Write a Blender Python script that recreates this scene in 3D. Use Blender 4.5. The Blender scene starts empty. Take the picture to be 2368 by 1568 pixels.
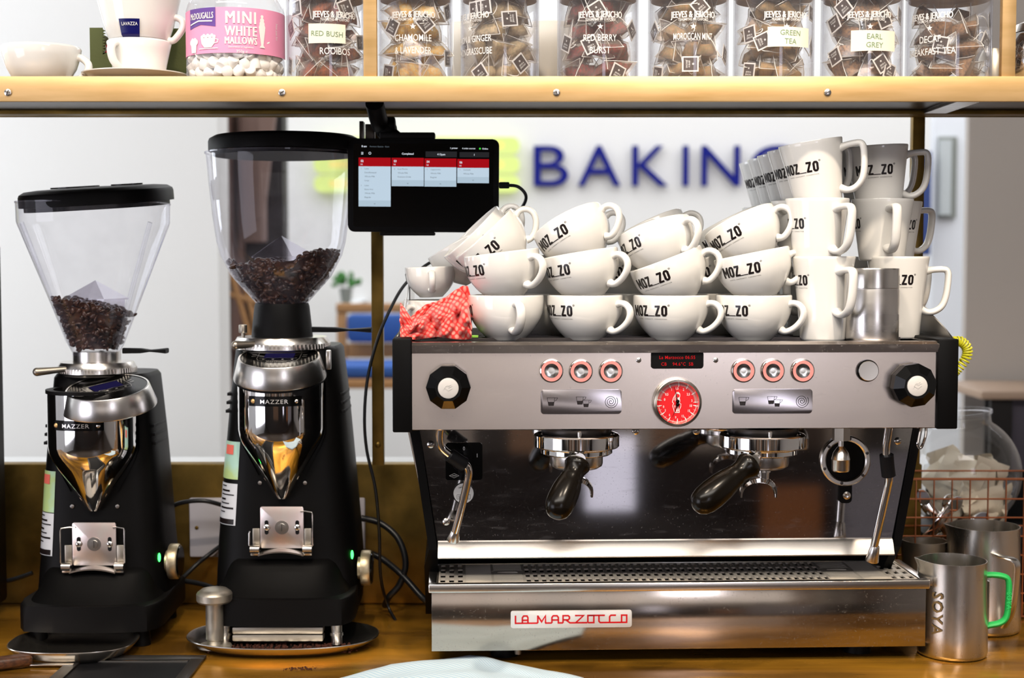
import bpy, bmesh, math, random
from math import sin, cos, pi, radians as R, sqrt, atan2
from mathutils import Vector, Matrix, noise

random.seed(7)
SC = bpy.context.scene
COL = SC.collection
SC.view_settings.view_transform = 'Standard'
SC.view_settings.look = 'None'
SC.view_settings.gamma = 1
SC.view_settings.use_curve_mapping = False
SC.view_settings.exposure = 0.0
SC.cycles.max_bounces = 10
SC.cycles.diffuse_bounces = 3
SC.cycles.glossy_bounces = 5
SC.cycles.transmission_bounces = 4
SC.cycles.transparent_max_bounces = 40
SC.cycles.sample_clamp_indirect = 4
SC.cycles.caustics_reflective = False
SC.cycles.caustics_refractive = False
SC.cycles.blur_glossy = 0.3
SC.cycles.use_adaptive_sampling = True
SC.cycles.adaptive_threshold = 0.04
SC.cycles.use_denoising = True

# ---------------------------------------------------------------- camera
FPX = 3310.0
CAMZ = 1.448
CAMP = Vector((0, -1.8, CAMZ))
PITCH = math.atan(184 / FPX)
FW = Vector((0, cos(PITCH), -sin(PITCH)))
UP = Vector((0, sin(PITCH), cos(PITCH)))
cd = bpy.data.cameras.new('camera')
cam = bpy.data.objects.new('camera', cd)
COL.objects.link(cam)
cam.location = CAMP
cam.rotation_euler = (pi / 2 - PITCH, 0, 0)
cd.sensor_width = 36
cd.lens = 36 * FPX / 2368
cd.clip_start = 0.05
cd.dof.use_dof = True
cd.dof.focus_distance = 1.86
cd.dof.aperture_fstop = 4.2
SC.camera = cam

# ---------------------------------------------------------------- light
w = bpy.data.worlds.new('world')
SC.world = w
w.use_nodes = True
w.node_tree.nodes['Background'].inputs[0].default_value = (0.85, 0.92, 1.0, 1)
w.node_tree.nodes['Background'].inputs[1].default_value = 0.25


def area(name, loc, target, sx, sy, power, color, spread=180):
    l = bpy.data.lights.new(name, 'AREA')
    l.shape = 'RECTANGLE'
    l.size = sx
    l.size_y = sy
    l.energy = power
    l.color = color
    l.spread = R(spread)
    o = bpy.data.objects.new(name, l)
    COL.objects.link(o)
    o.location = loc
    o.rotation_euler = (Vector(target) - Vector(loc)).to_track_quat('-Z', 'Y').to_euler()
    return o


def spot(name, loc, target, power, color, ang=50, rad=0.03, blend=0.5):
    l = bpy.data.lights.new(name, 'SPOT')
    l.energy = power
    l.color = color
    l.spot_size = R(ang)
    l.spot_blend = blend
    l.shadow_soft_size = rad
    o = bpy.data.objects.new(name, l)
    COL.objects.link(o)
    o.location = loc
    o.rotation_euler = (Vector(target) - Vector(loc)).to_track_quat('-Z', 'Y').to_euler()
    return o


WARM = (1.0, 0.84, 0.66)
DAY = (0.90, 0.95, 1.0)
area('dining_daylight', (0.3, 3.4, 2.85), (0.3, 3.6, 0), 6.0, 3.2, 128, (0.97, 0.98, 1.0))
area('left_window_light', (-2.9, 1.0, 1.9), (-0.6, 0.6, 1.3), 1.6, 1.6, 50, DAY)
area('bar_window_light', (1.1, -3.85, 1.75), (0.3, 0, 1.2), 0.6, 1.1, 9, (0.86, 0.86, 1.0))
area('long_reflect_light', (0.1, -3.9, 1.15), (0.1, 0, 1.15), 4.2, 0.62, 6.0, (1.0, 0.93, 0.90))  # added wide dim strip behind the camera for the steel face to reflect
area('splash_patch_light', (0.73, -3.9, 0.54), (0.73, 0, 0.54), 0.21, 0.32, 0.24, (0.86, 0.84, 1.0))  # small added light making the pale patch mirrored in the splash panel
area('side_fill_light', (-2.7, -1.9, 1.15), (0.0, 0.2, 1.35), 1.5, 1.3, 24, (0.88, 0.88, 1.0))  # added cool fill from the left for the shelf and cup sides
area('bar_ceiling_panel', (-0.2, -1.7, 2.82), (0.0, 0.1, 1.2), 2.8, 0.6, 62, (1.0, 0.93, 0.84))
for i_, (x_, p_) in enumerate([(-1.0, 26), (-0.1, 52), (0.65, 76), (1.35, 34)]):
    spot('counter_spot', (x_, -0.95, 2.75), (x_ * 0.8 + 0.05, 0.08, 1.25), p_, WARM, 46, 0.035)


# ---------------------------------------------------------------- pixel -> place
def ray(px, py):
    u = (px - 1184) / FPX
    v = -(py - 784) / FPX
    return FW + UP * v + Vector((u, 0, 0))


def P(px, py, dep):
    """point seen at (px,py) at distance dep in front of the camera (measured along y)"""
    d = ray(px, py)
    return CAMP + d * (dep / d.y)


def PX(px, dep, py=784):
    return P(px, py, dep).x


def PZ(py, dep):
    return P(1184, py, dep).z


# ---------------------------------------------------------------- objects
def tag(o, label=None, cat=None, group=None, kind=None):
    if label: o['label'] = label
    if cat: o['category'] = cat
    if group: o['group'] = group
    if kind: o['kind'] = kind
    return o


def thing(name, label, cat, loc=(0, 0, 0), rotz=0.0, group=None, mat=None):
    o = bpy.data.objects.new(name, None)
    o.empty_display_size = 0.02
    COL.objects.link(o)
    if mat is not None:
        o.matrix_world = mat
    else:
        o.location = loc
        o.rotation_euler = (0, 0, rotz)
    return tag(o, label, cat, group)


def rootmat(o):
    while o.parent:
        o = o.parent
    return Matrix.Translation(o.location) @ o.rotation_euler.to_matrix().to_4x4()


def finish(bm, sharp=38):
    bmesh.ops.remove_doubles(bm, verts=bm.verts, dist=1e-6)
    bm.normal_update()
    th = R(sharp)
    for e in bm.edges:
        if len(e.link_faces) == 2:
            try:
                if e.calc_face_angle() > th: e.smooth = False
            except ValueError:
                pass
    for f in bm.faces:
        f.smooth = True


def obj(name, mb, mat, parent=None, world=False, sharp=38, recalc=True):
    bm = mb.bm if isinstance(mb, MB) else mb
    if world and parent is not None:
        bm.transform(rootmat(parent).inverted())
    if recalc and bm.faces:
        bmesh.ops.recalc_face_normals(bm, faces=bm.faces)
    finish(bm, sharp)
    me = bpy.data.meshes.new(name)
    bm.to_mesh(me)
    bm.free()
    if mat is not None:
        for m_ in (mat if isinstance(mat, (list, tuple)) else [mat]):
            me.materials.append(m_)
    o = bpy.data.objects.new(name, me)
    COL.objects.link(o)
    if parent: o.parent = parent
    return o


def solo(name, mb, mat, label, cat, loc, group=None, kind=None, sharp=38):
    """a top-level thing that is one mesh built in world coordinates"""
    bm = mb.bm
    loc = Vector(loc)
    bm.transform(Matrix.Translation(-loc))
    o = obj(name, mb, mat, None, sharp=sharp)
    o.location = loc
    return tag(o, label, cat, group, kind)


def struct(name, mb, mat, parent=None):
    o = obj(name, mb, mat, parent)
    if parent is None: o['kind'] = 'structure'
    return o


CH = {}


def kids(o):
    return list(o.children)


def copy_tree(o, parent=None):
    c = o.copy()
    COL.objects.link(c)
    if parent: c.parent = parent
    for ch in kids(o): copy_tree(ch, c)
    return c


# ---------------------------------------------------------------- mesh builder
class MB:
    def __init__(s):
        s.bm = bmesh.new()

    def _x(s, vs, m):
        if m is not None:
            bmesh.ops.transform(s.bm, matrix=m, verts=vs)

    def box(s, lo, hi, bev=0.0, seg=2, m=None):
        lo, hi = Vector(lo), Vector(hi)
        r = bmesh.ops.create_cube(s.bm, size=1)
        vs = r['verts']
        c = (lo + hi) / 2
        d = hi - lo
        for v in vs:
            v.co = Vector((c.x + v.co.x * d.x, c.y + v.co.y * d.y, c.z + v.co.z * d.z))
        if bev > 0:
            es = list({e for v in vs for e in v.link_edges})
            r = bmesh.ops.bevel(s.bm, geom=es, offset=bev, segments=seg, profile=0.5, affect='EDGES')
            vs = list({v for v in r['verts']} | {v for v in vs if v.is_valid})
        s._x(vs, m)
        return s

    def lathe(s, prof, seg=48, m=None, a0=0.0, a1=2 * pi, cap0=True, cap1=True, sq=2.0, sy=1.0):
        """prof: list of (r, z); sq: superellipse exponent"""
        full = abs(a1 - a0 - 2 * pi) < 1e-6
        n = seg if full else seg + 1
        rings = []
        allv = []
        for r_, z_ in prof:
            if r_ < 1e-7:
                v = s.bm.verts.new((0, 0, z_))
                rings.append([v]); allv.append(v)
            else:
                ring = []
                for i in range(n):
                    a = a0 + (a1 - a0) * i / seg
                    ca, sa = cos(a), sin(a)
                    if sq != 2.0:
                        k = (abs(ca) ** sq + abs(sa) ** sq) ** (-1 / sq)
                    else:
                        k = 1
                    v = s.bm.verts.new((r_ * ca * k, r_ * sa * k * sy, z_))
                    ring.append(v); allv.append(v)
                rings.append(ring)
        for A, B in zip(rings[:-1], rings[1:]):
            la, lb = len(A), len(B)
            cnt = seg
            if la == 1 and lb == 1: continue
            for i in range(cnt):
                j = (i + 1) % n if full else i + 1
                try:
                    if la == 1: s.bm.faces.new((A[0], B[j], B[i]))
                    elif lb == 1: s.bm.faces.new((A[i], A[j], B[0]))
                    else: s.bm.faces.new((A[i], A[j], B[j], B[i]))
                except ValueError:
                    pass
        if full:
            if cap0 and len(rings[0]) > 1: s.bm.faces.new(rings[0])
            if cap1 and len(rings[-1]) > 1: s.bm.faces.new(rings[-1])
        s._x(allv, m)
        return s

    def cyl(s, p0, p1, r0, r1=None, seg=24, cap=True, bev=0):
        p0, p1 = Vector(p0), Vector(p1)
        if r1 is None: r1 = r0
        d = p1 - p0
        L = d.length
        q = Vector((0, 0, 1)).rotation_difference(d.normalized()).to_matrix().to_4x4()
        m = Matrix.Translation(p0) @ q
        if bev:
            prof = [(0, 0), (r0 - bev, 0), (r0 - bev * .3, bev * .3), (r0, bev), (r1, L - bev), (r1 - bev * .3, L - bev * .3), (r1 - bev, L), (0, L)]
        elif cap:
            prof = [(0, 0), (r0, 0), (r1, L), (0, L)]
        else:
            prof = [(r0, 0), (r1, L)]
        return s.lathe(prof, seg, m, cap0=False, cap1=False)

    def tube(s, pts, r, seg=10, closed=False, ry=None, up=None, caps=True, radii=None):
        pts = [Vector(p) for p in pts]
        n = len(pts)
        ry = ry or r
        rings = []
        prev = None
        for i, p in enumerate(pts):
            if closed:
                t = pts[(i + 1) % n] - pts[i - 1]
            else:
                t = pts[min(i + 1, n - 1)] - pts[max(i - 1, 0)]
            if t.length < 1e-9: t = Vector((0, 0, 1))
            t.normalize()
            if up is not None:
                a = Vector(up) - t * t.dot(Vector(up))
            elif prev is None:
                a = Vector((0, 0, 1)) if abs(t.z) < .9 else Vector((1, 0, 0))
                a = a - t * a.dot(t)
            else:
                a = prev - t * prev.dot(t)
            a.normalize()
            prev = a
            b = t.cross(a)
            k = radii[i] if radii else 1.0
            rings.append([s.bm.verts.new(p + a * (r * k * cos(2 * pi * j / seg)) + b * (ry * k * sin(2 * pi * j / seg))) for j in range(seg)])
        rng = range(n) if closed else range(n - 1)
        for i in rng:
            A, B = rings[i], rings[(i + 1) % n]
            for j in range(seg):
                s.bm.faces.new((A[j], A[(j + 1) % seg], B[(j + 1) % seg], B[j]))
        if caps and not closed:
            s.bm.faces.new(rings[0][::-1]); s.bm.faces.new(rings[-1])
        return s

    def prism(s, poly, z0, z1, m=None, bev=0):
        """poly in xy extruded z0..z1"""
        a = [s.bm.verts.new((x, y, z0)) for x, y in poly]
        b = [s.bm.verts.new((x, y, z1)) for x, y in poly]
        n = len(poly)
        s.bm.faces.new(a[::-1]); s.bm.faces.new(b)
        for i in range(n):
            s.bm.faces.new((a[i], a[(i + 1) % n], b[(i + 1) % n], b[i]))
        vs = a + b
        if bev:
            es = list({e for v in b for e in v.link_edges if e.other_vert(v) in b})
            r = bmesh.ops.bevel(s.bm, geom=es, offset=bev, segments=2, profile=.5, affect='EDGES')
            vs = list(set(r['verts']) | {v for v in vs if v.is_valid})
        s._x(vs, m)
        return s

    def quad(s, a, b, c, d):
        s.bm.faces.new([s.bm.verts.new(v) for v in (a, b, c, d)])
        return s

    def loft(s, rings, closed=True, caps=True):
        R_ = [[s.bm.verts.new(p) for p in r] for r in rings]
        n = len(R_[0])
        for A, B in zip(R_[:-1], R_[1:]):
            for j in range(n if closed else n - 1):
                k = (j + 1) % n
                s.bm.faces.new((A[j], A[k], B[k], B[j]))
        if caps and closed:
            s.bm.faces.new(R_[0][::-1]); s.bm.faces.new(R_[-1])
        return s

    def ball(s, c, r, seg=16, sc=(1, 1, 1), rot=None):
        rr = bmesh.ops.create_uvsphere(s.bm, u_segments=seg, v_segments=max(6, seg // 2), radius=1)
        m = Matrix.Translation(Vector(c)) @ (rot or Matrix.Identity(4)) @ Matrix.Diagonal((r * sc[0], r * sc[1], r * sc[2], 1))
        bmesh.ops.transform(s.bm, matrix=m, verts=rr['verts'])
        return s

    def add(s, other_bm, m=None):
        me = bpy.data.meshes.new('tmp')
        other_bm.to_mesh(me)
        if m is not None: me.transform(m)
        s.bm.from_mesh(me)
        bpy.data.meshes.remove(me)
        return s


def rrect(w_, h_, r, n=5, cx=0, cy=0):
    pts = []
    for qx, qy, a0 in ((1, 1, 0), (-1, 1, pi / 2), (-1, -1, pi), (1, -1, 3 * pi / 2)):
        for i in range(n + 1):
            a = a0 + pi / 2 * i / n
            pts.append((cx + qx * (w_ / 2 - r) + r * cos(a), cy + qy * (h_ / 2 - r) + r * sin(a)))
    return pts


def circ(r, n=24, cx=0, cy=0):
    return [(cx + r * cos(2 * pi * i / n), cy + r * sin(2 * pi * i / n)) for i in range(n)]


def smooth_path(pts, n=8, closed=False):
    pts = [Vector(p) for p in pts]
    out = []
    N = len(pts)
    for i in range(N if closed else N - 1):
        if closed:
            p0, p1, p2, p3 = pts[i - 1], pts[i], pts[(i + 1) % N], pts[(i + 2) % N]
        else:
            p0, p1, p2, p3 = pts[max(i - 1, 0)], pts[i], pts[i + 1], pts[min(i + 2, N - 1)]
        for k in range(n):
            t = k / n
            out.append(0.5 * ((2 * p1) + (-p0 + p2) * t + (2 * p0 - 5 * p1 + 4 * p2 - p3) * t * t + (-p0 + 3 * p1 - 3 * p2 + p3) * t ** 3))
    if not closed: out.append(pts[-1])
    return out


# face toward the camera: local x->x, y->z, z->-y
def facing(p, tiltx=0.0, roll=0.0):
    """2d drawing plane at p: drawing x = world x, drawing y = world z, thickness toward -y"""
    return Matrix.Translation(Vector(p)) @ Matrix.Rotation(tiltx, 4, 'X') @ Matrix.Rotation(pi / 2, 4, 'X') @ Matrix.Rotation(roll, 4, 'Z')


# ---------------------------------------------------------------- writing
_tc = {}


def text2d(s_, h, bold=0.0, xs=1.0, align='C', gap=1.0, res=2):
    """flat bmesh of the text in xy, capital height h, centred vertically on its capitals"""
    key = (s_, bold, gap, res)
    if key not in _tc:
        c = bpy.data.curves.new('writing', 'FONT')
        c.body = s_
        c.size = 1
        c.offset = bold
        c.space_character = gap
        c.resolution_u = res
        o = bpy.data.objects.new('writing', c)
        me = o.to_mesh()
        co = [(v.co.x, v.co.y) for v in me.vertices]
        fs = [tuple(p.vertices) for p in me.polygons]
        o.to_mesh_clear()
        bpy.data.objects.remove(o)
        bpy.data.curves.remove(c)
        _tc[key] = (co, fs)
    co, fs = _tc[key]
    x0 = min(c[0] for c in co); x1 = max(c[0] for c in co)
    k = h / 0.729
    ox = {'C': (x0 + x1) / 2, 'L': x0, 'R': x1}[align]
    bm = bmesh.new()
    vs = [bm.verts.new(((x - ox) * k * xs, (y - 0.365) * k, 0)) for x, y in co]
    for f in fs:
        try: bm.faces.new([vs[i] for i in f])
        except ValueError: pass
    return bm


def textw(s_, h, **k):
    bm = text2d(s_, h, **k)
    xs_ = [v.co.x for v in bm.verts]
    bm.free()
    return max(xs_) - min(xs_)


def stroke(bm, pts, w_, closed=False, step=None):
    pts = [Vector((p[0], p[1], 0)) for p in pts]
    if step:
        q = []
        N = len(pts)
        for i in range(N if closed else N - 1):
            a, b = pts[i], pts[(i + 1) % N]
            k = max(1, int((b - a).length / step))
            for j in range(k): q.append(a.lerp(b, j / k))
        if not closed: q.append(pts[-1])
        pts = q
    N = len(pts)
    L, Rr = [], []
    for i in range(N):
        if closed:
            a, b = pts[i - 1], pts[(i + 1) % N]
            d1 = (pts[i] - a).normalized(); d2 = (b - pts[i]).normalized()
        else:
            d1 = (pts[i] - pts[i - 1]).normalized() if i > 0 else (pts[1] - pts[0]).normalized()
            d2 = (pts[i + 1] - pts[i]).normalized() if i < N - 1 else d1
        n1 = Vector((-d1.y, d1.x, 0)); n2 = Vector((-d2.y, d2.x, 0))
        m_ = (n1 + n2)
        if m_.length < 1e-6: m_ = n1
        m_.normalize()
        k = min(2.2, 1 / max(0.3, m_.dot(n1)))
        L.append(bm.verts.new(pts[i] + m_ * (w_ / 2 * k)))
        Rr.append(bm.verts.new(pts[i] - m_ * (w_ / 2 * k)))
    for i in range(N if closed else N - 1):
        j = (i + 1) % N
        bm.faces.new((L[i], Rr[i], Rr[j], L[j]))
    return bm


def fill(bm, pts):
    try: bm.faces.new([bm.verts.new((p[0], p[1], 0)) for p in pts])
    except ValueError: pass
    return bm


def shift(bm, dx, dy, sc=1.0, rot=0):
    bm.transform(Matrix.Translation((dx, dy, 0)) @ Matrix.Rotation(rot, 4, 'Z') @ Matrix.Scale(sc, 4))
    return bm


def merge(dst, *srcs):
    for b in srcs:
        me = bpy.data.meshes.new('t'); b.to_mesh(me); b.free()
        dst.from_mesh(me)
        bpy.data.meshes.remove(me)
    return dst


def flat(bm, m, up=0.0):
    """place a drawn bmesh with matrix m, lifted by up"""
    bm.transform(m @ Matrix.Translation((0, 0, up)))
    return bm


def wrap(bm, rad, a0, z0, cx=0, cy=0, eps=0.0004, maxlen=0.004):
    """wrap drawing on a z-axis surface; rad: number or function of z. a measured from -y toward +x"""
    for _ in range(2):
        es = [e for e in bm.edges if e.calc_length() > maxlen]
        if es: bmesh.ops.subdivide_edges(bm, edges=es, cuts=1)
    bmesh.ops.triangulate(bm, faces=bm.faces)
    rf = rad if callable(rad) else (lambda z: rad)
    R0 = rf(z0)
    for v in bm.verts:
        a = a0 + v.co.x / R0
        z = z0 + v.co.y
        r_ = rf(z) + eps
        v.co = Vector((cx + r_ * sin(a), cy - r_ * cos(a), z))
    return bm


# ---------------------------------------------------------------- materials
MT = {}


def mat(name, col, rough=0.5, metal=0.0, bump=None, var=None, spec=0.5, coat=0.0, trans=0, ior=1.45, emit=None, es=0, alpha=1, scale=None, rvar=None, aniso=0, stretch=(1, 1, 1), sheen=0):
    """var: (colour2, noise scale, low, high)  bump: (scale, strength)  rvar: (scale, lo, hi)"""
    m = bpy.data.materials.new(name)
    m.use_nodes = True
    nt = m.node_tree
    b = nt.nodes['Principled BSDF']
    b.inputs['Base Color'].default_value = (*col, 1)
    b.inputs['Roughness'].default_value = rough
    b.inputs['Metallic'].default_value = metal
    b.inputs['Specular IOR Level'].default_value = spec
    b.inputs['Coat Weight'].default_value = coat
    b.inputs['Transmission Weight'].default_value = trans
    b.inputs['IOR'].default_value = ior
    if aniso: b.inputs['Anisotropic'].default_value = aniso
    if sheen: b.inputs['Sheen Weight'].default_value = sheen
    if emit:
        b.inputs['Emission Color'].default_value = (*emit, 1)
        b.inputs['Emission Strength'].default_value = es
    if var or bump or rvar:
        tc = nt.nodes.new('ShaderNodeTexCoord')
        mp = nt.nodes.new('ShaderNodeMapping')
        mp.inputs['Scale'].default_value = stretch
        nt.links.new(tc.outputs['Object'], mp.inputs['Vector'])

    def nz(s_, det=4):
        n = nt.nodes.new('ShaderNodeTexNoise')
        n.inputs['Scale'].default_value = s_
        n.inputs['Detail'].default_value = det
        nt.links.new(mp.outputs[0], n.inputs['Vector'])
        return n
    if var:
        n = nz(var[1])
        cr = nt.nodes.new('ShaderNodeValToRGB')
        cr.color_ramp.elements[0].position = var[2]
        cr.color_ramp.elements[1].position = var[3]
        cr.color_ramp.elements[0].color = (*col, 1)
        cr.color_ramp.elements[1].color = (*var[0], 1)
        nt.links.new(n.outputs['Fac'], cr.inputs[0])
        nt.links.new(cr.outputs[0], b.inputs['Base Color'])
    if rvar:
        n = nz(rvar[0], 6)
        mr = nt.nodes.new('ShaderNodeMapRange')
        mr.inputs['From Min'].default_value = .3
        mr.inputs['From Max'].default_value = .7
        mr.inputs['To Min'].default_value = rvar[1]
        mr.inputs['To Max'].default_value = rvar[2]
        nt.links.new(n.outputs['Fac'], mr.inputs['Value'])
        nt.links.new(mr.outputs[0], b.inputs['Roughness'])
    if bump:
        n = nz(bump[0])
        bp = nt.nodes.new('ShaderNodeBump')
        bp.inputs['Strength'].default_value = bump[1]
        bp.inputs['Distance'].default_value = 0.001
        nt.links.new(n.outputs['Fac'], bp.inputs['Height'])
        nt.links.new(bp.outputs[0], b.inputs['Normal'])
    MT[name] = m
    return m


def scuffs(m, col=(.5, .48, .46), specks=0.5, smear=0.10, streak=(1, 1, 1)):
    """dust specks, water spots and smears lying on a metal sheet"""
    nt = m.node_tree
    b = nt.nodes['Principled BSDF']
    out = nt.nodes['Material Output']
    d = nt.nodes.new('ShaderNodeBsdfDiffuse'); d.inputs[0].default_value = (*col, 1)
    tc = nt.nodes.new('ShaderNodeTexCoord')
    mp = nt.nodes.new('ShaderNodeMapping'); mp.inputs['Scale'].default_value = streak
    nt.links.new(tc.outputs['Object'], mp.inputs[0])

    def ramp(scale, det, lo, hi, mx_, src=None):
        n = nt.nodes.new('ShaderNodeTexNoise'); n.inputs['Scale'].default_value = scale; n.inputs['Detail'].default_value = det
        nt.links.new((src or tc.outputs['Object']), n.inputs['Vector'])
        r_ = nt.nodes.new('ShaderNodeMapRange'); r_.inputs['From Min'].default_value = lo; r_.inputs['From Max'].default_value = hi; r_.inputs['To Max'].default_value = mx_
        nt.links.new(n.outputs['Fac'], r_.inputs['Value'])
        return r_
    a1 = ramp(420, 2, .64, .72, specks)
    a2 = ramp(11, 6, .45, .75, smear, mp.outputs[0])
    a3 = ramp(60, 4, .60, .72, specks * .35, mp.outputs[0])
    s1 = nt.nodes.new('ShaderNodeMath'); s1.operation = 'ADD'; nt.links.new(a1.outputs[0], s1.inputs[0]); nt.links.new(a2.outputs[0], s1.inputs[1])
    s2 = nt.nodes.new('ShaderNodeMath'); s2.operation = 'ADD'; s2.use_clamp = True; nt.links.new(s1.outputs[0], s2.inputs[0]); nt.links.new(a3.outputs[0], s2.inputs[1])
    mx = nt.nodes.new('ShaderNodeMixShader')
    nt.links.new(s2.outputs[0], mx.inputs[0]); nt.links.new(b.outputs[0], mx.inputs[1]); nt.links.new(d.outputs[0], mx.inputs[2])
    nt.links.new(mx.outputs[0], out.inputs[0])
    return m


def thin_glass(name, tint=(1, 1, 1), edge=(0.55, 0.57, 0.62), rough=0.03, f0=0.06, f1=0.75, dirt=0.0, body=0.0):
    """a thin clear sheet: mostly transparent, mirror-like and slightly milky towards grazing angles"""
    m = bpy.data.materials.new(name)
    m.use_nodes = True
    nt = m.node_tree
    nt.nodes.remove(nt.nodes['Principled BSDF'])
    out = nt.nodes['Material Output']
    tr = nt.nodes.new('ShaderNodeBsdfTransparent')
    tr.inputs[0].default_value = (*tint, 1)
    gl = nt.nodes.new('ShaderNodeBsdfGlossy')
    gl.inputs['Roughness'].default_value = rough
    gl.inputs['Color'].default_value = (.95, .95, 1, 1)
    df = nt.nodes.new('ShaderNodeBsdfDiffuse')
    df.inputs[0].default_value = (*edge, 1)
    lw = nt.nodes.new('ShaderNodeLayerWeight')
    lw.inputs['Blend'].default_value = 0.5
    pw = nt.nodes.new('ShaderNodeMath'); pw.operation = 'POWER'
    pw.inputs[1].default_value = 3.0
    nt.links.new(lw.outputs['Facing'], pw.inputs[0])
    mr = nt.nodes.new('ShaderNodeMapRange')
    mr.inputs['To Min'].default_value = f0
    mr.inputs['To Max'].default_value = f1
    nt.links.new(pw.outputs[0], mr.inputs['Value'])
    mx = nt.nodes.new('ShaderNodeMixShader')
    nt.links.new(mr.outputs[0], mx.inputs[0])
    nt.links.new(tr.outputs[0], mx.inputs[1])
    mx0 = nt.nodes.new('ShaderNodeMixShader')
    mx0.inputs[0].default_value = 0.4
    nt.links.new(gl.outputs[0], mx0.inputs[1])
    nt.links.new(df.outputs[0], mx0.inputs[2])
    nt.links.new(mx0.outputs[0], mx.inputs[2])
    last = mx
    if dirt or body:
        n = nt.nodes.new('ShaderNodeTexNoise')
        n.inputs['Scale'].default_value = 25
        tc = nt.nodes.new('ShaderNodeTexCoord')
        nt.links.new(tc.outputs['Object'], n.inputs['Vector'])
        m2 = nt.nodes.new('ShaderNodeMapRange')
        m2.inputs['From Min'].default_value = .35
        m2.inputs['From Max'].default_value = .75
        m2.inputs['To Min'].default_value = body
        m2.inputs['To Max'].default_value = body + dirt
        nt.links.new(n.outputs['Fac'], m2.inputs['Value'])
        mx2 = nt.nodes.new('ShaderNodeMixShader')
        nt.links.new(m2.outputs[0], mx2.inputs[0])
        nt.links.new(mx.outputs[0], mx2.inputs[1])
        nt.links.new(df.outputs[0], mx2.inputs[2])
        last = mx2
    nt.links.new(last.outputs[0], out.inputs[0])
    MT[name] = m
    return m


def emis(name, col, st):
    m = bpy.data.materials.new(name)
    m.use_nodes = True
    nt = m.node_tree
    nt.nodes.remove(nt.nodes['Principled BSDF'])
    e = nt.nodes.new('ShaderNodeEmission')
    e.inputs[0].default_value = (*col, 1)
    e.inputs[1].default_value = st
    nt.links.new(e.outputs[0], nt.nodes['Material Output'].inputs[0])
    MT[name] = m
    return m


porcelain = mat('porcelain', (0.86, 0.84, 0.80), 0.07, spec=0.5, coat=0.3)
print_black = mat('print_black', (0.012, 0.008, 0.008), 0.25)
steel = mat('steel_brushed', (0.66, 0.63, 0.60), 0.3, 1.0, rvar=(9, 0.24, 0.36), stretch=(.25, 1, 5))
steel_face = mat('steel_face', (0.72, 0.64, 0.59), 0.24, 1.0)
steel_mirror = mat('steel_mirror', (0.56, 0.54, 0.53), 0.05, 1.0)
scuffs(steel_mirror, (.34, .31, .30), .34, .07, (.5, 1, 2.5))
scuffs(steel_face, (.50, .46, .43), .26, .14, (.5, 1, 1.6))
steel_tray = mat('steel_tray', (0.52, 0.46, 0.40), 0.13, 1.0)
scuffs(steel_tray, (.30, .26, .22), .25, .07, (.4, 1, 1.8))
chrome = mat('chrome', (0.86, 0.84, 0.82), 0.05, 1.0)
steel_soft = mat('steel_soft', (0.72, 0.69, 0.65), 0.24, 1.0)
steel_dull = mat('steel_dull', (0.42, 0.38, 0.32), 0.40, 1.0)
zinc = mat('zinc_plate', (0.78, 0.70, 0.66), 0.33, 1.0, var=((0.80, 0.62, 0.58), 30, .45, .7))
brass = mat('brass', (0.76, 0.50, 0.23), 0.45, 0.6, var=((0.60, 0.37, 0.14), 30, .40, .75), stretch=(.25, 1, 2))
brass_old = mat('brass_aged', (0.24, 0.15, 0.035), 0.45, 0.9, var=((0.13, 0.085, 0.02), 22, .35, .72), rvar=(12, .35, .6), bump=(60, .1))
counter_m = mat('counter_sheet', (0.66, 0.31, 0.030), 0.2, 0.55, var=((0.20, 0.09, 0.012), 6, .38, .62), rvar=(11, .10, .30), stretch=(.45, 2.2, 1))
black_pl = mat('black_plastic', (0.004, 0.0036, 0.0036), 0.5, spec=.14)
black_paint = mat('black_paint', (0.003, 0.0028, 0.0028), 0.45, spec=.14)
black_gloss = mat('black_gloss', (0.002, 0.002, 0.002), 0.14, spec=.22)
bakelite = mat('bakelite', (0.005, 0.0035, 0.002), 0.22, spec=.28)
rubber = mat('rubber', (0.005, 0.005, 0.006), 0.55, spec=.2)
dark_steel = mat('dark_steel', (0.09, 0.08, 0.075), 0.35, 0.9)
white_print = mat('white_print', (0.85, 0.83, 0.80), 0.5)
silver_print = mat('silver_print', (0.75, 0.72, 0.68), 0.3, 0.8)
hopper_plastic = thin_glass('clear_hopper', (0.97, 0.97, 0.985), (.62, .60, .72), 0.04, 0.03, 0.85, dirt=0.05)
jar_glass = thin_glass('clear_jar', (0.98, 0.98, 0.985), (.70, .72, .78), 0.04, 0.05, 0.8)
bowl_glass = thin_glass('clear_bowl', (0.95, 0.95, 0.94), (.55, .52, .48), 0.02, 0.05, 0.9)
red_dial = mat('dial_red', (0.75, 0.008, 0.012), 0.35)
led_green = emis('led_green', (0.05, 1.0, 0.12), 5)
ring_glow = emis('ring_glow', (1.0, 0.33, 0.27), 1.15)
red_pix = emis('display_red', (0.9, 0.015, 0.02), 0.8)
cable_m = mat('cable', (0.008, 0.009, 0.011), 0.35)

# ---------------------------------------------------------------- the room
wall_m = mat('wall_paint', (0.80, 0.80, 0.79), 0.7, bump=(80, .05))
wall_grey = mat('wall_paint_grey', (0.50, 0.46, 0.43), 0.75)
wall_cool = mat('wall_paint_cool', (0.74, 0.77, 0.82), 0.7)
floor_m = mat('floor_boards', (0.24, 0.22, 0.21), 0.35, var=((0.34, 0.31, 0.29), 3, .4, .6))
floor_bar = mat('floor_bar', (0.05, 0.035, 0.025), 0.4)


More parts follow.
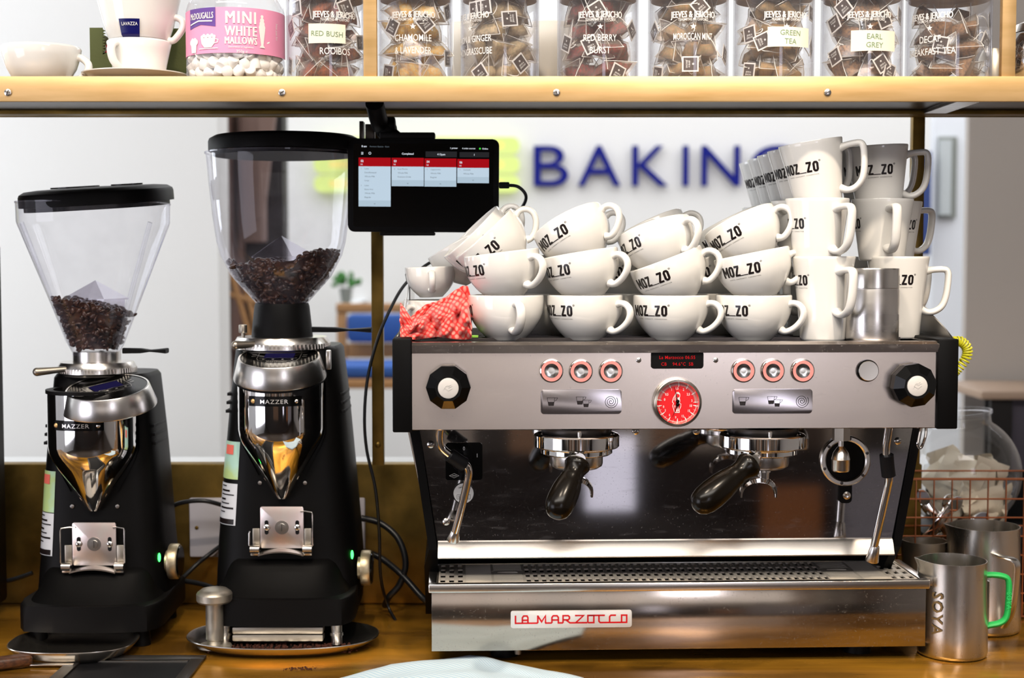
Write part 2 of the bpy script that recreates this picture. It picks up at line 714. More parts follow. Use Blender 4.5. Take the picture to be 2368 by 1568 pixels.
def wall_stripes_mat():
    """wall of upright boards made up to streak the chrome reflections, in mixed tones (cream, rust, brown, near-black)"""
    m = bpy.data.materials.new('reflected_stripes')
    m.use_nodes = True
    nt = m.node_tree
    b = nt.nodes['Principled BSDF']
    b.inputs['Roughness'].default_value = .6
    tc = nt.nodes.new('ShaderNodeTexCoord')
    sp = nt.nodes.new('ShaderNodeSeparateXYZ')
    nt.links.new(tc.outputs['Object'], sp.inputs[0])
    mu = nt.nodes.new('ShaderNodeMath'); mu.operation = 'MULTIPLY'; mu.inputs[1].default_value = 6.5
    nt.links.new(sp.outputs['X'], mu.inputs[0])
    fl = nt.nodes.new('ShaderNodeMath'); fl.operation = 'FLOOR'
    nt.links.new(mu.outputs[0], fl.inputs[0])
    wn = nt.nodes.new('ShaderNodeTexWhiteNoise'); wn.noise_dimensions = '1D'
    nt.links.new(fl.outputs[0], wn.inputs['W'])
    cr = nt.nodes.new('ShaderNodeValToRGB')
    cr.color_ramp.interpolation = 'CONSTANT'
    els = [(0, (.05, .035, .025)), (.22, (.30, .13, .06)), (.36, (.52, .40, .30)), (.52, (.62, .50, .40)), (.64, (.10, .06, .04)), (.74, (.75, .68, .60)), (.88, (.45, .24, .13))]
    e = cr.color_ramp.elements
    e[0].position, e[0].color = 0, (*els[0][1], 1)
    e[1].position, e[1].color = els[1][0], (*els[1][1], 1)
    for p_, c_ in els[2:]:
        q = e.new(p_); q.color = (*c_, 1)
    nt.links.new(wn.outputs['Value'], cr.inputs[0])
    nt.links.new(cr.outputs[0], b.inputs['Base Color'])
    return m


stripes = wall_stripes_mat()
X0, X1, Y0, Y1, ZC = -3.2, 3.4, -4.0, 5.0, 2.95
mb = MB().box((X0, Y0, -.1), (X1, 0.6, 0)); struct('floor', mb, floor_bar)
mb = MB().box((X0, 0.6, -.1), (X1, Y1, 0)); struct('floor_dining', mb, floor_m)
mb = MB().box((X0, Y0, ZC), (X1, Y1, ZC + .1)); struct('ceiling', mb, wall_m)
mb = MB().box((X0, Y1, 0), (X1, Y1 + .1, ZC)); struct('wall_far', mb, wall_m)
mb = MB().box((X0 - .1, Y0, 0), (X0, Y1, ZC)); struct('wall_left', mb, wall_cool)
mb = MB().box((X1, Y0, 0), (X1 + .1, Y1, ZC)); struct('wall_right', mb, wall_grey)
mb = MB().box((X0, Y0 - .1, 0.62), (X1, Y0, ZC)); struct('wall_back', mb, stripes)  # unseen wall, its striped tones invented for the chrome
mb = MB().box((X0, Y0 - .1, 0), (X1, Y0 + .03, 0.62)); struct('wall_back_dado', mb, mat('dado_dark', (.03, .02, .017), .5))  # unseen lower wall, made dark so the splash panel mirrors darkness
mb = MB().box((1.40, Y0 + .031, .20), (1.66, Y0 + .06, .47)); struct('reflect_panel_1', mb, mat('reflect_rust', (.55, .20, .07), .6))  # unseen panel added as the orange patch in the splash mirror
mb = MB().box((1.76, Y0 + .031, .10), (2.6, Y0 + .06, .61)); struct('reflect_panel_2', mb, mat('reflect_grey', (.50, .46, .50), .6))  # added pale panel for the grey zone of the splash reflection
mb = MB().box((-1.2, Y0 + .031, .30), (-.25, Y0 + .06, .61)); struct('reflect_panel_3', mb, mat('reflect_brown', (.22, .12, .07), .6))  # unseen brown panel, added like the two above to be mirrored
# white partition on the left, ends where the photo shows its edge
xe = PX(507, 3.9)
mb = MB().box((X0, 2.1, 0), (xe, 2.25, ZC)); struct('wall_partition', mb, wall_m)
# grey pillar on the right
x0 = PX(2232, 3.7)
mb = MB().box((x0, 1.9, 0), (X1, 1.93, ZC)); struct('wall_pillar', mb, wall_grey)

# pale upright door frame and window right of the post
pane_m = mat('window_pane', (0.55, 0.60, 0.62), 0.1)
frame_w = mat('frame_white', (0.82, 0.86, 0.92), 0.4)
frame_g = mat('frame_grey', (0.25, 0.27, 0.25), 0.4)
D = 5.6
t = MB().box((PX(2150, D), 3.78, 0), (PX(2225, D), 3.84, ZC)); dr = struct('door_1', t, frame_w)
t = MB().box((PX(2163, D - .03), 3.76, PZ(505, D)), (PX(2204, D - .03), 3.785, PZ(318, D))); struct('pane_frame', t, frame_g, dr)
t = MB().box((PX(2167, D - .05), 3.74, PZ(498, D)), (PX(2192, D - .05), 3.765, PZ(326, D))); struct('pane', t, pane_m, dr)
notice_m = mat('notice_blue', (0.03, 0.06, 0.22), 0.6)
t = MB().box((PX(2118, 5.5), 3.70, PZ(590, 5.5)), (PX(2148, 5.5), 3.76, PZ(350, 5.5)))
solo('blue_banner', t, notice_m, 'dark blue upright banner in the dining room, right of the rear shelf post', 'banner', P(2133, 590, 5.5))

# counter, upstand
CZ = 0.9
UY = 0.45   # front of the upstand
xu = PX(2138, UY + 1.8)
mb = MB().box((-1.75, -0.14, CZ - .04), (1.75, UY + .40, CZ), .004)
ct = solo('worktop', mb, counter_m, 'golden brown sheet metal worktop under the coffee machine and grinders', 'worktop', (0, 0, CZ - .04))
mb = MB().box((-1.75, -0.11, 0.0), (1.75, UY + .38, CZ - .041))
cab = solo('bar_cabinet', mb, floor_bar, 'dark bar cabinet carrying the golden worktop', 'cabinet', (0, 0, 0))
zu = PZ(1073, UY + 1.8)
mb = MB().box((-1.75, UY, CZ + .001), (xu, UY + .028, zu), .003)
up_ = solo('upstand', mb, brass_old, 'aged brass upstand panel running behind the worktop', 'splashback', (0, UY, CZ))
mb = MB().box((-1.75, UY + .032, CZ + .001), (xu, UY + .30, zu - .03), .003)
solo('serving_ledge', mb, wall_m, 'pale serving ledge beyond the brass upstand', 'ledge', (0, UY + .1, 0.86))

# sockets on the upstand
sock_m = mat('socket_plastic', (0.62, 0.60, 0.66), 0.35)
for k, (a, b_, lab) in enumerate([(300, 398, 'white wall socket plate right behind the smaller grinder'), (440, 590, 'white wall socket plate between the two grinders'), (712, 846, 'white wall socket plate behind the right side of the larger grinder')]):
    D = UY + 1.8
    c = P((a + b_) / 2, 1218, D)
    t = thing('socket_plate', lab, 'socket', (c.x, UY, c.z), group='wall sockets on the brass upstand')
    W = PX(b_, D) - PX(a, D); H = PZ(1150, D) - PZ(1286, D)
    obj('plate', MB().box((c.x - W / 2, UY - .010, c.z - H / 2), (c.x + W / 2, UY - .0005, c.z + H / 2), .003), sock_m, t, world=True)
    for sx in (-1, 1):
        if k != 1 and sx < 0: continue
        xx = c.x + sx * (W / 2 - .012)
        obj('screw', MB().ball((xx, UY - .010, c.z), .0032, 12, (1, .6, 1)), brass_old, t, world=True)
    obj('rocker', MB().box((c.x + .012, UY - .014, c.z - .02), (c.x + .034, UY - .0105, c.z + .01), .001), sock_m, t, world=True)

# ---------------------------------------------------------------- shelf
SD = 1.78
sz0, sz1 = PZ(235, SD), PZ(176, SD)
SY = SD - 1.8
RD = 2.16; RY = RD - 1.8
shelf = thing('shelf', 'brass edged metal shelf above the coffee machine, holding jars and cups', 'shelf', (0, SY, sz0))
obj('front_bar', MB().box((-1.7, SY, sz0), (1.7, SY + .006, sz1), .0012), brass, shelf, world=True)
SHZ = sz1 - .001
plate_z = PZ(250, RD)
obj('shelf_board', MB().box((-1.7, SY + .007, SHZ - .004), (1.7, RY + .01, SHZ - .0012)), dark_steel, shelf, world=True)
obj('brass_sheet', MB().box((-1.7, SY + .007, SHZ - .0011), (1.7, RY + .01, SHZ)), brass, shelf, world=True)
b = MB()
for sx in (18, 652, 1287, 1914):
    c = P(sx, 214, SD - .001)
    screw = MB()
    screw.lathe([(0, 0), (.0045, 0), (.0042, .0008), (.003, .0013), (0, .0014)], 20, facing(c))
    s_ = obj('screw', screw, steel_soft, shelf, world=True)
    g = MB().box((-.0038, -.0005, .0013), (.0038, .0005, .0017), 0, m=facing(c, roll=R(random.uniform(20, 160))))
    obj('screw_slot', g, dark_steel, s_, world=True)
# rear rails: an angle section
obj('rear_rail', MB().box((-1.7, RY, PZ(271, RD)), (1.7, RY + .004, SHZ - .0045), .0008).box((-1.7, RY - .034, SHZ - .0105), (1.7, RY - .0002, SHZ - .0045), .0005), brass_old, shelf, world=True)
for sx in (48, 424, 933, 1313, 1712, 2082):
    c = P(sx, 264, RD - .001)
    obj('rivet', MB().ball(c, .0036, 10, (1, .5, 1)), brass_old, shelf, world=True)
    c2 = P(sx, 245, RD - .04)
for (px, wpx, z0_, lab) in ((874, 27, 1073, None), (2114, 28, 1073, None)):
    D = RD + .02
    xa, xb = PX(px - wpx / 2, D, 650), PX(px + wpx / 2, D, 650)
    zt = PZ(1071, D)
    obj('rear_post', MB().box((xa, RY + .006, PZ(1073, RD + .02)), (xb, RY + .022, SHZ - .005), .001), brass_old, shelf, world=True)
    obj('rivet', MB().ball(P(px, 1028, D - .015), .0045, 10, (1, .5, 1)), brass_old, shelf, world=True)
for (xa, xb) in ((844, 875), (2304, 2336)):
    D = SD + .008
    obj('front_post', MB().box((PX(xa, D), SY + .0075, SHZ), (PX(xb, D), SY + .018, SHZ + .5), .001), brass, shelf, world=True)
# tranverse bearers beneath the board
xb_ = PX(2114, RD + .02)
bz = PZ(268, RD)
tb = MB().box((xb_ - .006, SY + .01, bz + .003), (xb_ - .001, RY - .001, SHZ - .0045)).box((xb_ - .006, SY + .01, bz), (xb_ + .026, RY - .001, bz + .003))
obj('cross_bearer', tb, steel, shelf, world=True)
for k in range(3):
    p = Vector((xb_ + .0, RY - .13 + k * .018, bz + .014))
    obj('bolt', MB().cyl(p + Vector((0, 0, 0)), p + Vector((.012, 0, 0)), .004, seg=12), steel_dull, shelf, world=True)

# ---------------------------------------------------------------- espresso machine
MO = Vector((PX(1560, 1.8), 0, CZ))
MYAW = R(2.2)
MROOT = Matrix.Translation(MO) @ Matrix.Rotation(MYAW, 4, 'Z')
MINV = MROOT.inverted()


def PM(px, py, d):
    """pixel -> point in the machine's own frame on its plane y=d"""
    o = MINV @ CAMP
    v = MINV.to_3x3() @ ray(px, py)
    return o + v * ((d - o.y) / v.y)


def FM(px, py, d, roll=0, tilt=0):
    return facing(PM(px, py, d), tilt, roll)


S0 = 1.8 / FPX   # metres per pixel on the face
mach = thing('espresso_machine', 'two group stainless steel espresso machine with black end panels on the golden worktop', 'espresso machine', MO, MYAW)

fl_, fr_ = PM(953, 890, 0), PM(2168, 890, 0)
FX0, FX1 = fl_.x, fr_.x
FZT = PM(1560, 789, 0.004).z
FZB = PM(1560, 991, 0).z
BD = 0.40  # body depth
# header: folded steel fascia with a sloped top lip
zl = PM(1560, 815, 0).z
prof = [(-.004, zl), (0, zl - .0006), (0, FZB), (.004, FZB - .0015), (.03, FZB - .0015), (.03, FZT - .004), (.004, FZT), (-.001, FZT - .0005), (-.0055, FZT - .004)]
b = MB()
b.loft([[(x, y, z) for y, z in prof] for x in (FX0, FX1)])
fascia = obj('fascia', b, steel_face, mach, sharp=25)
obj('top_deck', MB().box((FX0, .0305, FZB), (FX1, BD, FZT - .0045), .001), black_pl, mach)
for x_, n_, pxa, pxb, ya, yb in ((0, 'l', 907, 953, 783, 1000), (1, 'r', 2168, 2214, 784, 992)):
    a = PM(pxa, ya, -.004); c = PM(pxb, yb, -.004)
    b = MB().box((a.x + (.0003 if x_ else 0), -.005, c.z), (c.x - (0 if x_ else .0003), BD, a.z), .002)
    e_ = obj('end_panel', b, black_paint, mach)
TOPZ = CZ + FZT - .0045   # world z of the cup deck
# rails and brackets that fence the cup deck
b = MB()
a0_, a1_ = PM(918, 778, .03), PM(945, 655, .22)
b.loft([[(a0_.x, .02, FZT - .004), (a0_.x + .0015, .02, FZT - .004), (a0_.x + .0015, .034, FZT), (a0_.x, .034, FZT)],
        [(a0_.x + .010, .20, FZT + .075), (a0_.x + .0115, .20, FZT + .075), (a0_.x + .0115, .235, FZT + .075), (a0_.x + .010, .235, FZT + .075)]])
b.box((a0_.x, .02, FZT - .004), (a0_.x + .0015, BD, FZT + .006))
b.box((a0_.x + .010, .20, FZT), (a0_.x + .0115, BD, FZT + .075))
obj('deck_rail', b, steel_soft, mach)
b = MB()
rx = PM(2200, 775, .03).x
poly = [(.035, FZT), (.05, FZT), (.29, FZT), (.29, FZT + .082), (.275, FZT + .088), (.262, FZT + .084), (.05, FZT + .016)]
poly = [(.02, FZT - .002), (.36, FZT - .002), (.36, FZT + .062), (.30, FZT + .070), (.22, FZT + .064), (.05, FZT + .012), (.03, FZT + .004)]
b.prism(poly, -.001, .001, Matrix(((0, 0, 1, rx), (1, 0, 0, 0), (0, 1, 0, 0), (0, 0, 0, 1))))
b.box((rx - .035, .018, FZT - .0035), (rx, .36, FZT - .0015))
obj('deck_rail', b, steel_soft, mach)
cr_ = PM(1560, 780, 0)
b = MB()
for k in range(9):
    b.box((FX0 + .03, .06 + k * .034, FZT - .004), (FX1 - .03, .064 + k * .034, FZT + .0015))
obj('deck_grille', b, dark_steel, mach)


def decagon_knob(px, py, roll):
    m = FM(px, py, -.001, roll)
    r_ = 52 * S0 * .985
    b = MB()
    prof = [(r_ * .93, 0), (r_ * .93, .004), (r_, .008), (r_, .021), (r_ * .60, .030), (r_ * .50, .030), (r_ * .48, .028), (0, .028)]
    b.lathe([(p[0], p[1]) for p in prof], 10, m)
    kn = obj('knob', b, black_gloss, mach, sharp=8)
    b = MB().lathe([(0, .0285), (r_ * .465, .0285), (r_ * .455, .0305), (r_ * .40, .0312), (0, .0316)], 32, m)
    cp = obj('knob_cap', b, mat('cap_white', (.66, .63, .60), .4) if 'cap_white' not in MT else MT['cap_white'], kn)
    g = bmesh.new()
    for pts in ([(-.006, -.002), (-.003, .003), (.001, .001), (.005, .003)], [(-.005, .001), (0, -.003), (.005, 0)], [(-.002, .004), (.001, .003), (.004, .005)]):
        stroke(g, pts, .0005)
    obj('cap_emblem', flat(g, m, .0320), MT['emb'] if 'emb' in MT else mat('emb', (.62, .60, .57), .5), cp)


decagon_knob(1037, 893, 0)
decagon_knob(2104, 888, R(9))

# brew buttons
btn_dome = mat('button_dome', (.80, .80, .78), .16, 1.0)
for (px, py) in ((1275, 857), (1343, 858), (1412, 858), (1718, 857), (1786, 857), (1855, 857)):
    m = FM(px, py, -.0002)
    b = MB().lathe([(.0150, 0), (.0150, .004), (.0143, .0055), (.0132, .0060), (.0132, .003)], 40, m, cap0=False, cap1=False)
    bb = obj('brew_button', b, chrome, mach)
    b = MB().lathe([(.0132, .0042), (.0128, .0052), (.0100, .0052), (.0093, .0030)], 40, m, cap0=False, cap1=False)
    obj('light_ring', b, ring_glow, bb)
    b = MB().lathe([(.0094, .002), (.0091, .0050), (.0060, .0042), (.003, .0040), (0, .0044)], 40, m, cap0=False, cap1=False)
    obj('button_face', b, btn_dome, bb)
# hot water button
m = FM(2005, 857, 0)
b = MB().lathe([(.0140, 0), (.0140, .0035), (.0130, .0045), (.0128, .0035)], 40, m, cap0=False, cap1=False)
bb = obj('water_button', b, black_gloss, mach)
obj('button_face', MB().lathe([(.0126, .001), (.0126, .0075), (.0120, .0082), (0, .0080)], 48, m, cap0=False), steel_soft, bb)

# display
m = FM(1566, 832, -.0002)
b = MB().prism(rrect(.0665, .0225, .004), 0, .0008, m)
dsp = obj('display', b, black_pl, mach)
g = merge(bmesh.new(), shift(text2d('La Marzocco 06:55', .0043, bold=.004, xs=.92, gap=1.1), 0, .0032), shift(text2d('CB    94.6\u00b0C  SB', .0043, bold=.004, xs=.92, gap=1.1), 0, -.0052))
obj('display_text', flat(g, m, .0010), red_pix, dsp)


def screw_head(px, py, d, r_=.0052, parent=mach, M_=None, mt=None):
    m = M_ or FM(px, py, d)
    b = MB().lathe([(r_, 0), (r_ * .92, r_ * .28), (r_ * .6, r_ * .5), (0, r_ * .58)], 20, m, cap0=False)
    s_ = obj('screw', b, mt or steel_soft, parent)
    g = MB().box((-r_ * .8, -r_ * .12, r_ * .45), (r_ * .8, r_ * .12, r_ * .62), m=m @ Matrix.Rotation(random.uniform(.3, 1.2), 4, 'Z'))
    obj('screw_slot', g, dark_steel, s_)


for px in (1477, 1655): screw_head(px, 833, 0, .0034)

# icon plates
plate_m = mat('icon_plate', (.58, .54, .56), .24, 1.0)
bezel_m = mat('gauge_bezel', (.86, .82, .74), .16, 1.0)


def cup_icon(dx, dy, sc):
    g = bmesh.new()
    fill(g, [(-.0032, -.0045), (.0028, -.0045), (.0036, .0), (-.0042, .0)])
    o = [(-.0033, -.0048), (-.0052, .0052), (.0044, .0052), (.0030, -.0048)]
    stroke(g, o, .0005, True)
    stroke(g, [(.0044, .0052), (.0078, .0050), (.0066, .0022), (.0038, .0008)], .0005)
    return shift(g, dx, dy, sc)


for (px, py) in ((1344, 929), (1786, 928)):
    m = FM(px, py, -.0001)
    b = MB().prism(rrect(188 * S0, 58 * S0, .005), 0, .0007, m, bev=.0003)
    pl = obj('icon_plate', b, plate_m, mach)
    obj('single_cup_icon', flat(cup_icon(-.0378, 0, 1), m, .0009), print_black, pl)
    obj('double_cup_icon', flat(merge(bmesh.new(), cup_icon(-.0015, .0012, .95), cup_icon(.0062, -.0025, .85)), m, .0009), print_black, pl)
    sp = bmesh.new()
    pts = []
    for i in range(100):
        a = i / 99 * 2 * pi * 3.1
        r_ = .0007 + .0080 * i / 99
        pts.append((r_ * cos(a) + .0375, r_ * sin(a)))
    stroke(sp, pts, .0007)
    obj('spiral_icon', flat(sp, m, .0009), print_black, pl)

# twin pressure gauge
m = FM(1565, 930, -.0002)
r_ = 56 * S0
b = MB().lathe([(r_ * .92, 0), (r_, .006), (r_ * 1.0, .0085), (r_ * .96, .0115), (r_ * .88, .0120), (r_ * .84, .0095), (r_ * .80, .0062)], 72, m, cap0=False, cap1=False)
ga = obj('pressure_gauge', b, bezel_m, mach)
obj('dial', MB().lathe([(r_ * .82, .0058), (0, .0060)], 60, m, cap0=False), red_dial, ga)
g = bmesh.new()
rr = r_ * .79


def tick(ang, l, wd):
    a = R(ang)
    d = Vector((cos(a), sin(a), 0)); n = Vector((-d.y, d.x, 0))
    p0 = d * rr; p1 = d * (rr - l)
    g.faces.new([g.verts.new(v) for v in (p0 + n * wd, p0 - n * wd, p1 - n * wd * .3, p1 + n * wd * .3)])


for i in range(61):
    ang = 172 - i * 2.85
    big = i % 10 == 0
    tick(ang, .0040 if big else .0028, .0007 if big else .00022)
for i in range(13):
    ang = 190 + i * (350 - 190) / 12
    tick(ang, .0042 if i % 2 == 0 else .0024, .0008 if i % 2 == 0 else .0002)
arc = [(rr * cos(R(188 + i * 5.2)), rr * sin(R(188 + i * 5.2))) for i in range(32)]
stroke(g, arc, .0003)
for s_, ang, rad_ in (('0', 166, .70), ('0,5', 142, .72), ('1', 114, .76), ('1,5', 92, .76), ('2', 66, .76), ('2,5', 38, .72), ('3', 8, .76), ('0', 196, .76), ('3', 212, .76), ('6', 237, .76), ('9', 263, .78), ('12', 292, .76), ('15', 325, .74), ('18', 347, .72)):
    a = R(ang)
    merge(g, shift(text2d(s_, .0032, bold=.01, xs=.8), rr * rad_ * cos(a), rr * rad_ * sin(a)))
# seated heraldic lion
L_ = bmesh.new()
stroke(L_, [(-.0036, -.0125), (-.0062, -.004), (-.0050, -.0008), (-.0066, .0010), (-.0052, .0060), (-.0034, .0090), (-.0018, .0122), (.0012, .0130), (.0028, .0112), (.0030, .0085), (.0024, .0060), (.0030, .0030), (.0026, -.0010), (.0044, -.0016), (.0042, -.0050), (.0022, -.0095), (.0026, -.0122)], .0007)
stroke(L_, [(-.0044, .0030), (-.0034, .0066), (-.0020, .0092), (-.0010, .0115)], .0005)
stroke(L_, [(-.0030, .0016), (-.0022, .0056), (-.0010, .0078)], .0005)
stroke(L_, [(-.0036, -.0124), (.0026, -.0124)], .0010)
fill(L_, [(-.0024, .0125), (.0006, .0136), (.0030, .0118), (.0026, .0100), (.0004, .0110)])
fill(L_, [(.0000, .0062), (.0022, .0068), (.0026, -.0010), (.0006, -.0012), (-.0006, .0010)])
fill(L_, [(-.0020, -.0112), (-.0004, -.0060), (.0002, -.0112)])
stroke(L_, [(.0008, -.0040), (.0012, -.0110)], .0009)
stroke(L_, [(-.0034, -.0030), (-.0034, -.0072)], .0005)
stroke(L_, [(-.0046, -.0046), (-.0022, -.0046)], .0005)
merge(g, L_)
obj('dial_print', flat(g, m, .0063), white_print, ga)
for cx_, cy_, ang, ln in ((0, .0018, 103, .0185), (0, -.0022, 248, .0170)):
    n_ = bmesh.new()
    a = R(ang)
    d = Vector((cos(a), sin(a))); q = Vector((-d.y, d.x))
    c0 = Vector((cx_, cy_))
    fill(n_, [c0 + q * .0006, c0 - q * .0006, c0 + d * ln - q * .00015, c0 + d * ln + q * .00015])
    nb = MB(); nb.add(flat(n_, m, .0074)); nb.lathe([(.0022, .0065), (.0022, .0085), (0, .0092)], 20, m @ Matrix.Translation((cx_, cy_, 0)), cap0=False)
    obj('needle', nb, black_gloss, ga)

# splash panel: upright mirror sheet, narrower towards its foot
SPY = .155
SB_ = .262
tl, tr_ = PM(966, 992, SPY), PM(2117, 992, SPY)
bl, br = PM(1012, 1252, SPY), PM(2062, 1248, SPY)
zt, zb = FZB - .0005, (bl.z + br.z) / 2
sl0, sl1 = (bl.x - tl.x) / (tl.z - bl.z), (br.x - tr_.x) / (tr_.z - br.z)
xt0, xt1, xb0, xb1 = tl.x, tr_.x, bl.x, br.x
xs0, xs1 = xb0, xb1
ARR = lambda t0, t1, y, z: [(t0, y, z), (t1, y, z)]
b = MB().loft([[(xt0, SPY, zt), (xt1, SPY, zt), (xt1, SPY + .003, zt), (xt0, SPY + .003, zt)],
               [(xb0, SPY, zb), (xb1, SPY, zb), (xb1, SPY + .003, zb), (xb0, SPY + .003, zb)]])
splash = obj('splash_panel', b, steel_mirror, mach)
l2 = (PM(1015, 1291, SPY - .014).z + PM(2060, 1284, SPY - .014).z) / 2
b = MB()
prof = [(SPY, zb + .002), (SPY - .005, zb + .001), (SPY - .008, zb - .003), (SPY - .016, l2 + .0015), (SPY - .0155, l2), (SPY - .012, l2 - .001), (SPY + .004, l2 + .004), (SPY + .004, zb)]
b.loft([[(x, y, z) for y, z in prof] for x in (xb0 + .0005, xb1 - .0005)])
obj('splash_ledge', b, mat('ledge_steel', (.50, .47, .44), .26, 1.0), mach, sharp=20)


def on_splash(px, py, lift=0.0):
    return FM(px, py, SPY - lift)


for px, py in ((996, 1028), (1032, 1207), (2076, 1020), (1470, 997), (1610, 997)):
    screw_head(px, py, 0, .0052, M_=on_splash(px, py, .0004))
# black side legs
for sx, xt, xb in ((0, xt0, xb0), (1, xt1, xb1)):
    w_ = .0115
    o0, o1 = (-w_ - .0004, -.0004) if sx == 0 else (.0004, w_ + .0004)
    b = MB().loft([[(xt + o0, SPY - .004, FZB - .0003), (xt + o1, SPY - .004, FZB - .0003), (xt + o1, .40, FZB - .0003), (xt + o0, .40, FZB - .0003)],
                   [(xb + o0, SPY - .004, zb - .01), (xb + o1, SPY - .004, zb - .01), (xb + o1, .40, zb - .01), (xb + o0, .40, zb - .01)],
                   [(xb + o0 * 1.6, SPY + .03, l2 - .02), (xb + o1, SPY + .03, l2 - .02), (xb + o1, .40, l2 - .02), (xb + o0 * 1.6, .40, l2 - .02)],
                   [(xb + o0 * 1.6, SB_, .035), (xb + o1, SB_, .035), (xb + o1, .40, .035), (xb + o0 * 1.6, .40, .035)]])
    obj('side_leg', b, black_paint, mach)
    if sx == 0:
        obj('leg_trim', MB().tube([(xt + o0 - .0035, SPY + .002, FZB - .002), (xb + o0 - .0025, SPY + .01, zb + .035)], .0022), steel_soft, mach)
b = MB().loft([[(x0_, SPY + .006, FZB - .001), (x0_, .40, FZB - .001), (x1_, .40, l2 + .006), (x1_, SPY + .006, l2 + .006)] for x0_, x1_ in ((xt0, xb0), (xt1, xb1))])
obj('back_housing', b, black_pl, mach)
obj('lower_housing', MB().box((xb0, SB_ + .014, .035), (xb1, .40, l2 + .005)), black_pl, mach)

# switch plate with its turning grip and the round sticker
m = on_splash(1073, 1067, .0006)
sc_ = 1.96 / FPX
b = MB().prism(rrect(85 * sc_, 87 * sc_, .004), 0, .0012, m)
sw = obj('switch_plate', b, black_gloss, mach)
obj('switch_grip', MB().lathe([(.012, .001), (.011, .008), (.0, .009)], 30, m @ Matrix.Translation((-.004, -.002, 0))).box((-.0035, -.013, .003), (.0035, .013, .014), .001, m=m @ Matrix.Translation((-.004, -.002, 0))), black_pl, sw)
g = merge(bmesh.new(), shift(text2d('0', .0055, xs=.8), 0, .018), shift(text2d('1', .0055), .018, .0085))
stroke(g, [(-.020, -.0195), (-.0135, -.0165), (-.007, -.0195), (-.0135, -.0225)], .0004, True)
merge(g, shift(text2d('ORMO', .0016, bold=.01), -.0135, -.0195))
obj('switch_print', flat(g, m, .0014), white_print, sw)
m = on_splash(1072, 1141, .0006)
st = obj('round_sticker', MB().lathe([(0, .0002), (.0152, .0002), (.0152, 0)], 40, m, cap1=False), print_black, mach)
so = obj('sticker_field', MB().lathe([(0, .0005), (.0137, .0005), (.0137, .0003)], 40, m, cap1=False), white_print, st)
g = merge(bmesh.new(), shift(text2d('S        A', .0036, bold=.015, xs=.8), 0, -.0048), shift(text2d('HAN', .0022, bold=.01), -.0035, .0085, rot=.25))
stroke(g, [(-.009, -.0078), (.009, -.0078), (.009, -.0018), (-.009, -.0018)], .0004, True)
for k in range(7):
    a = pi * k / 6
    stroke(g, [(.001 + .002 * cos(a), .001 + .002 * sin(a)), (.001 + .0042 * cos(a), .001 + .0042 * sin(a))], .0005)
obj('sticker_print', flat(g, m, .0007), print_black, so)

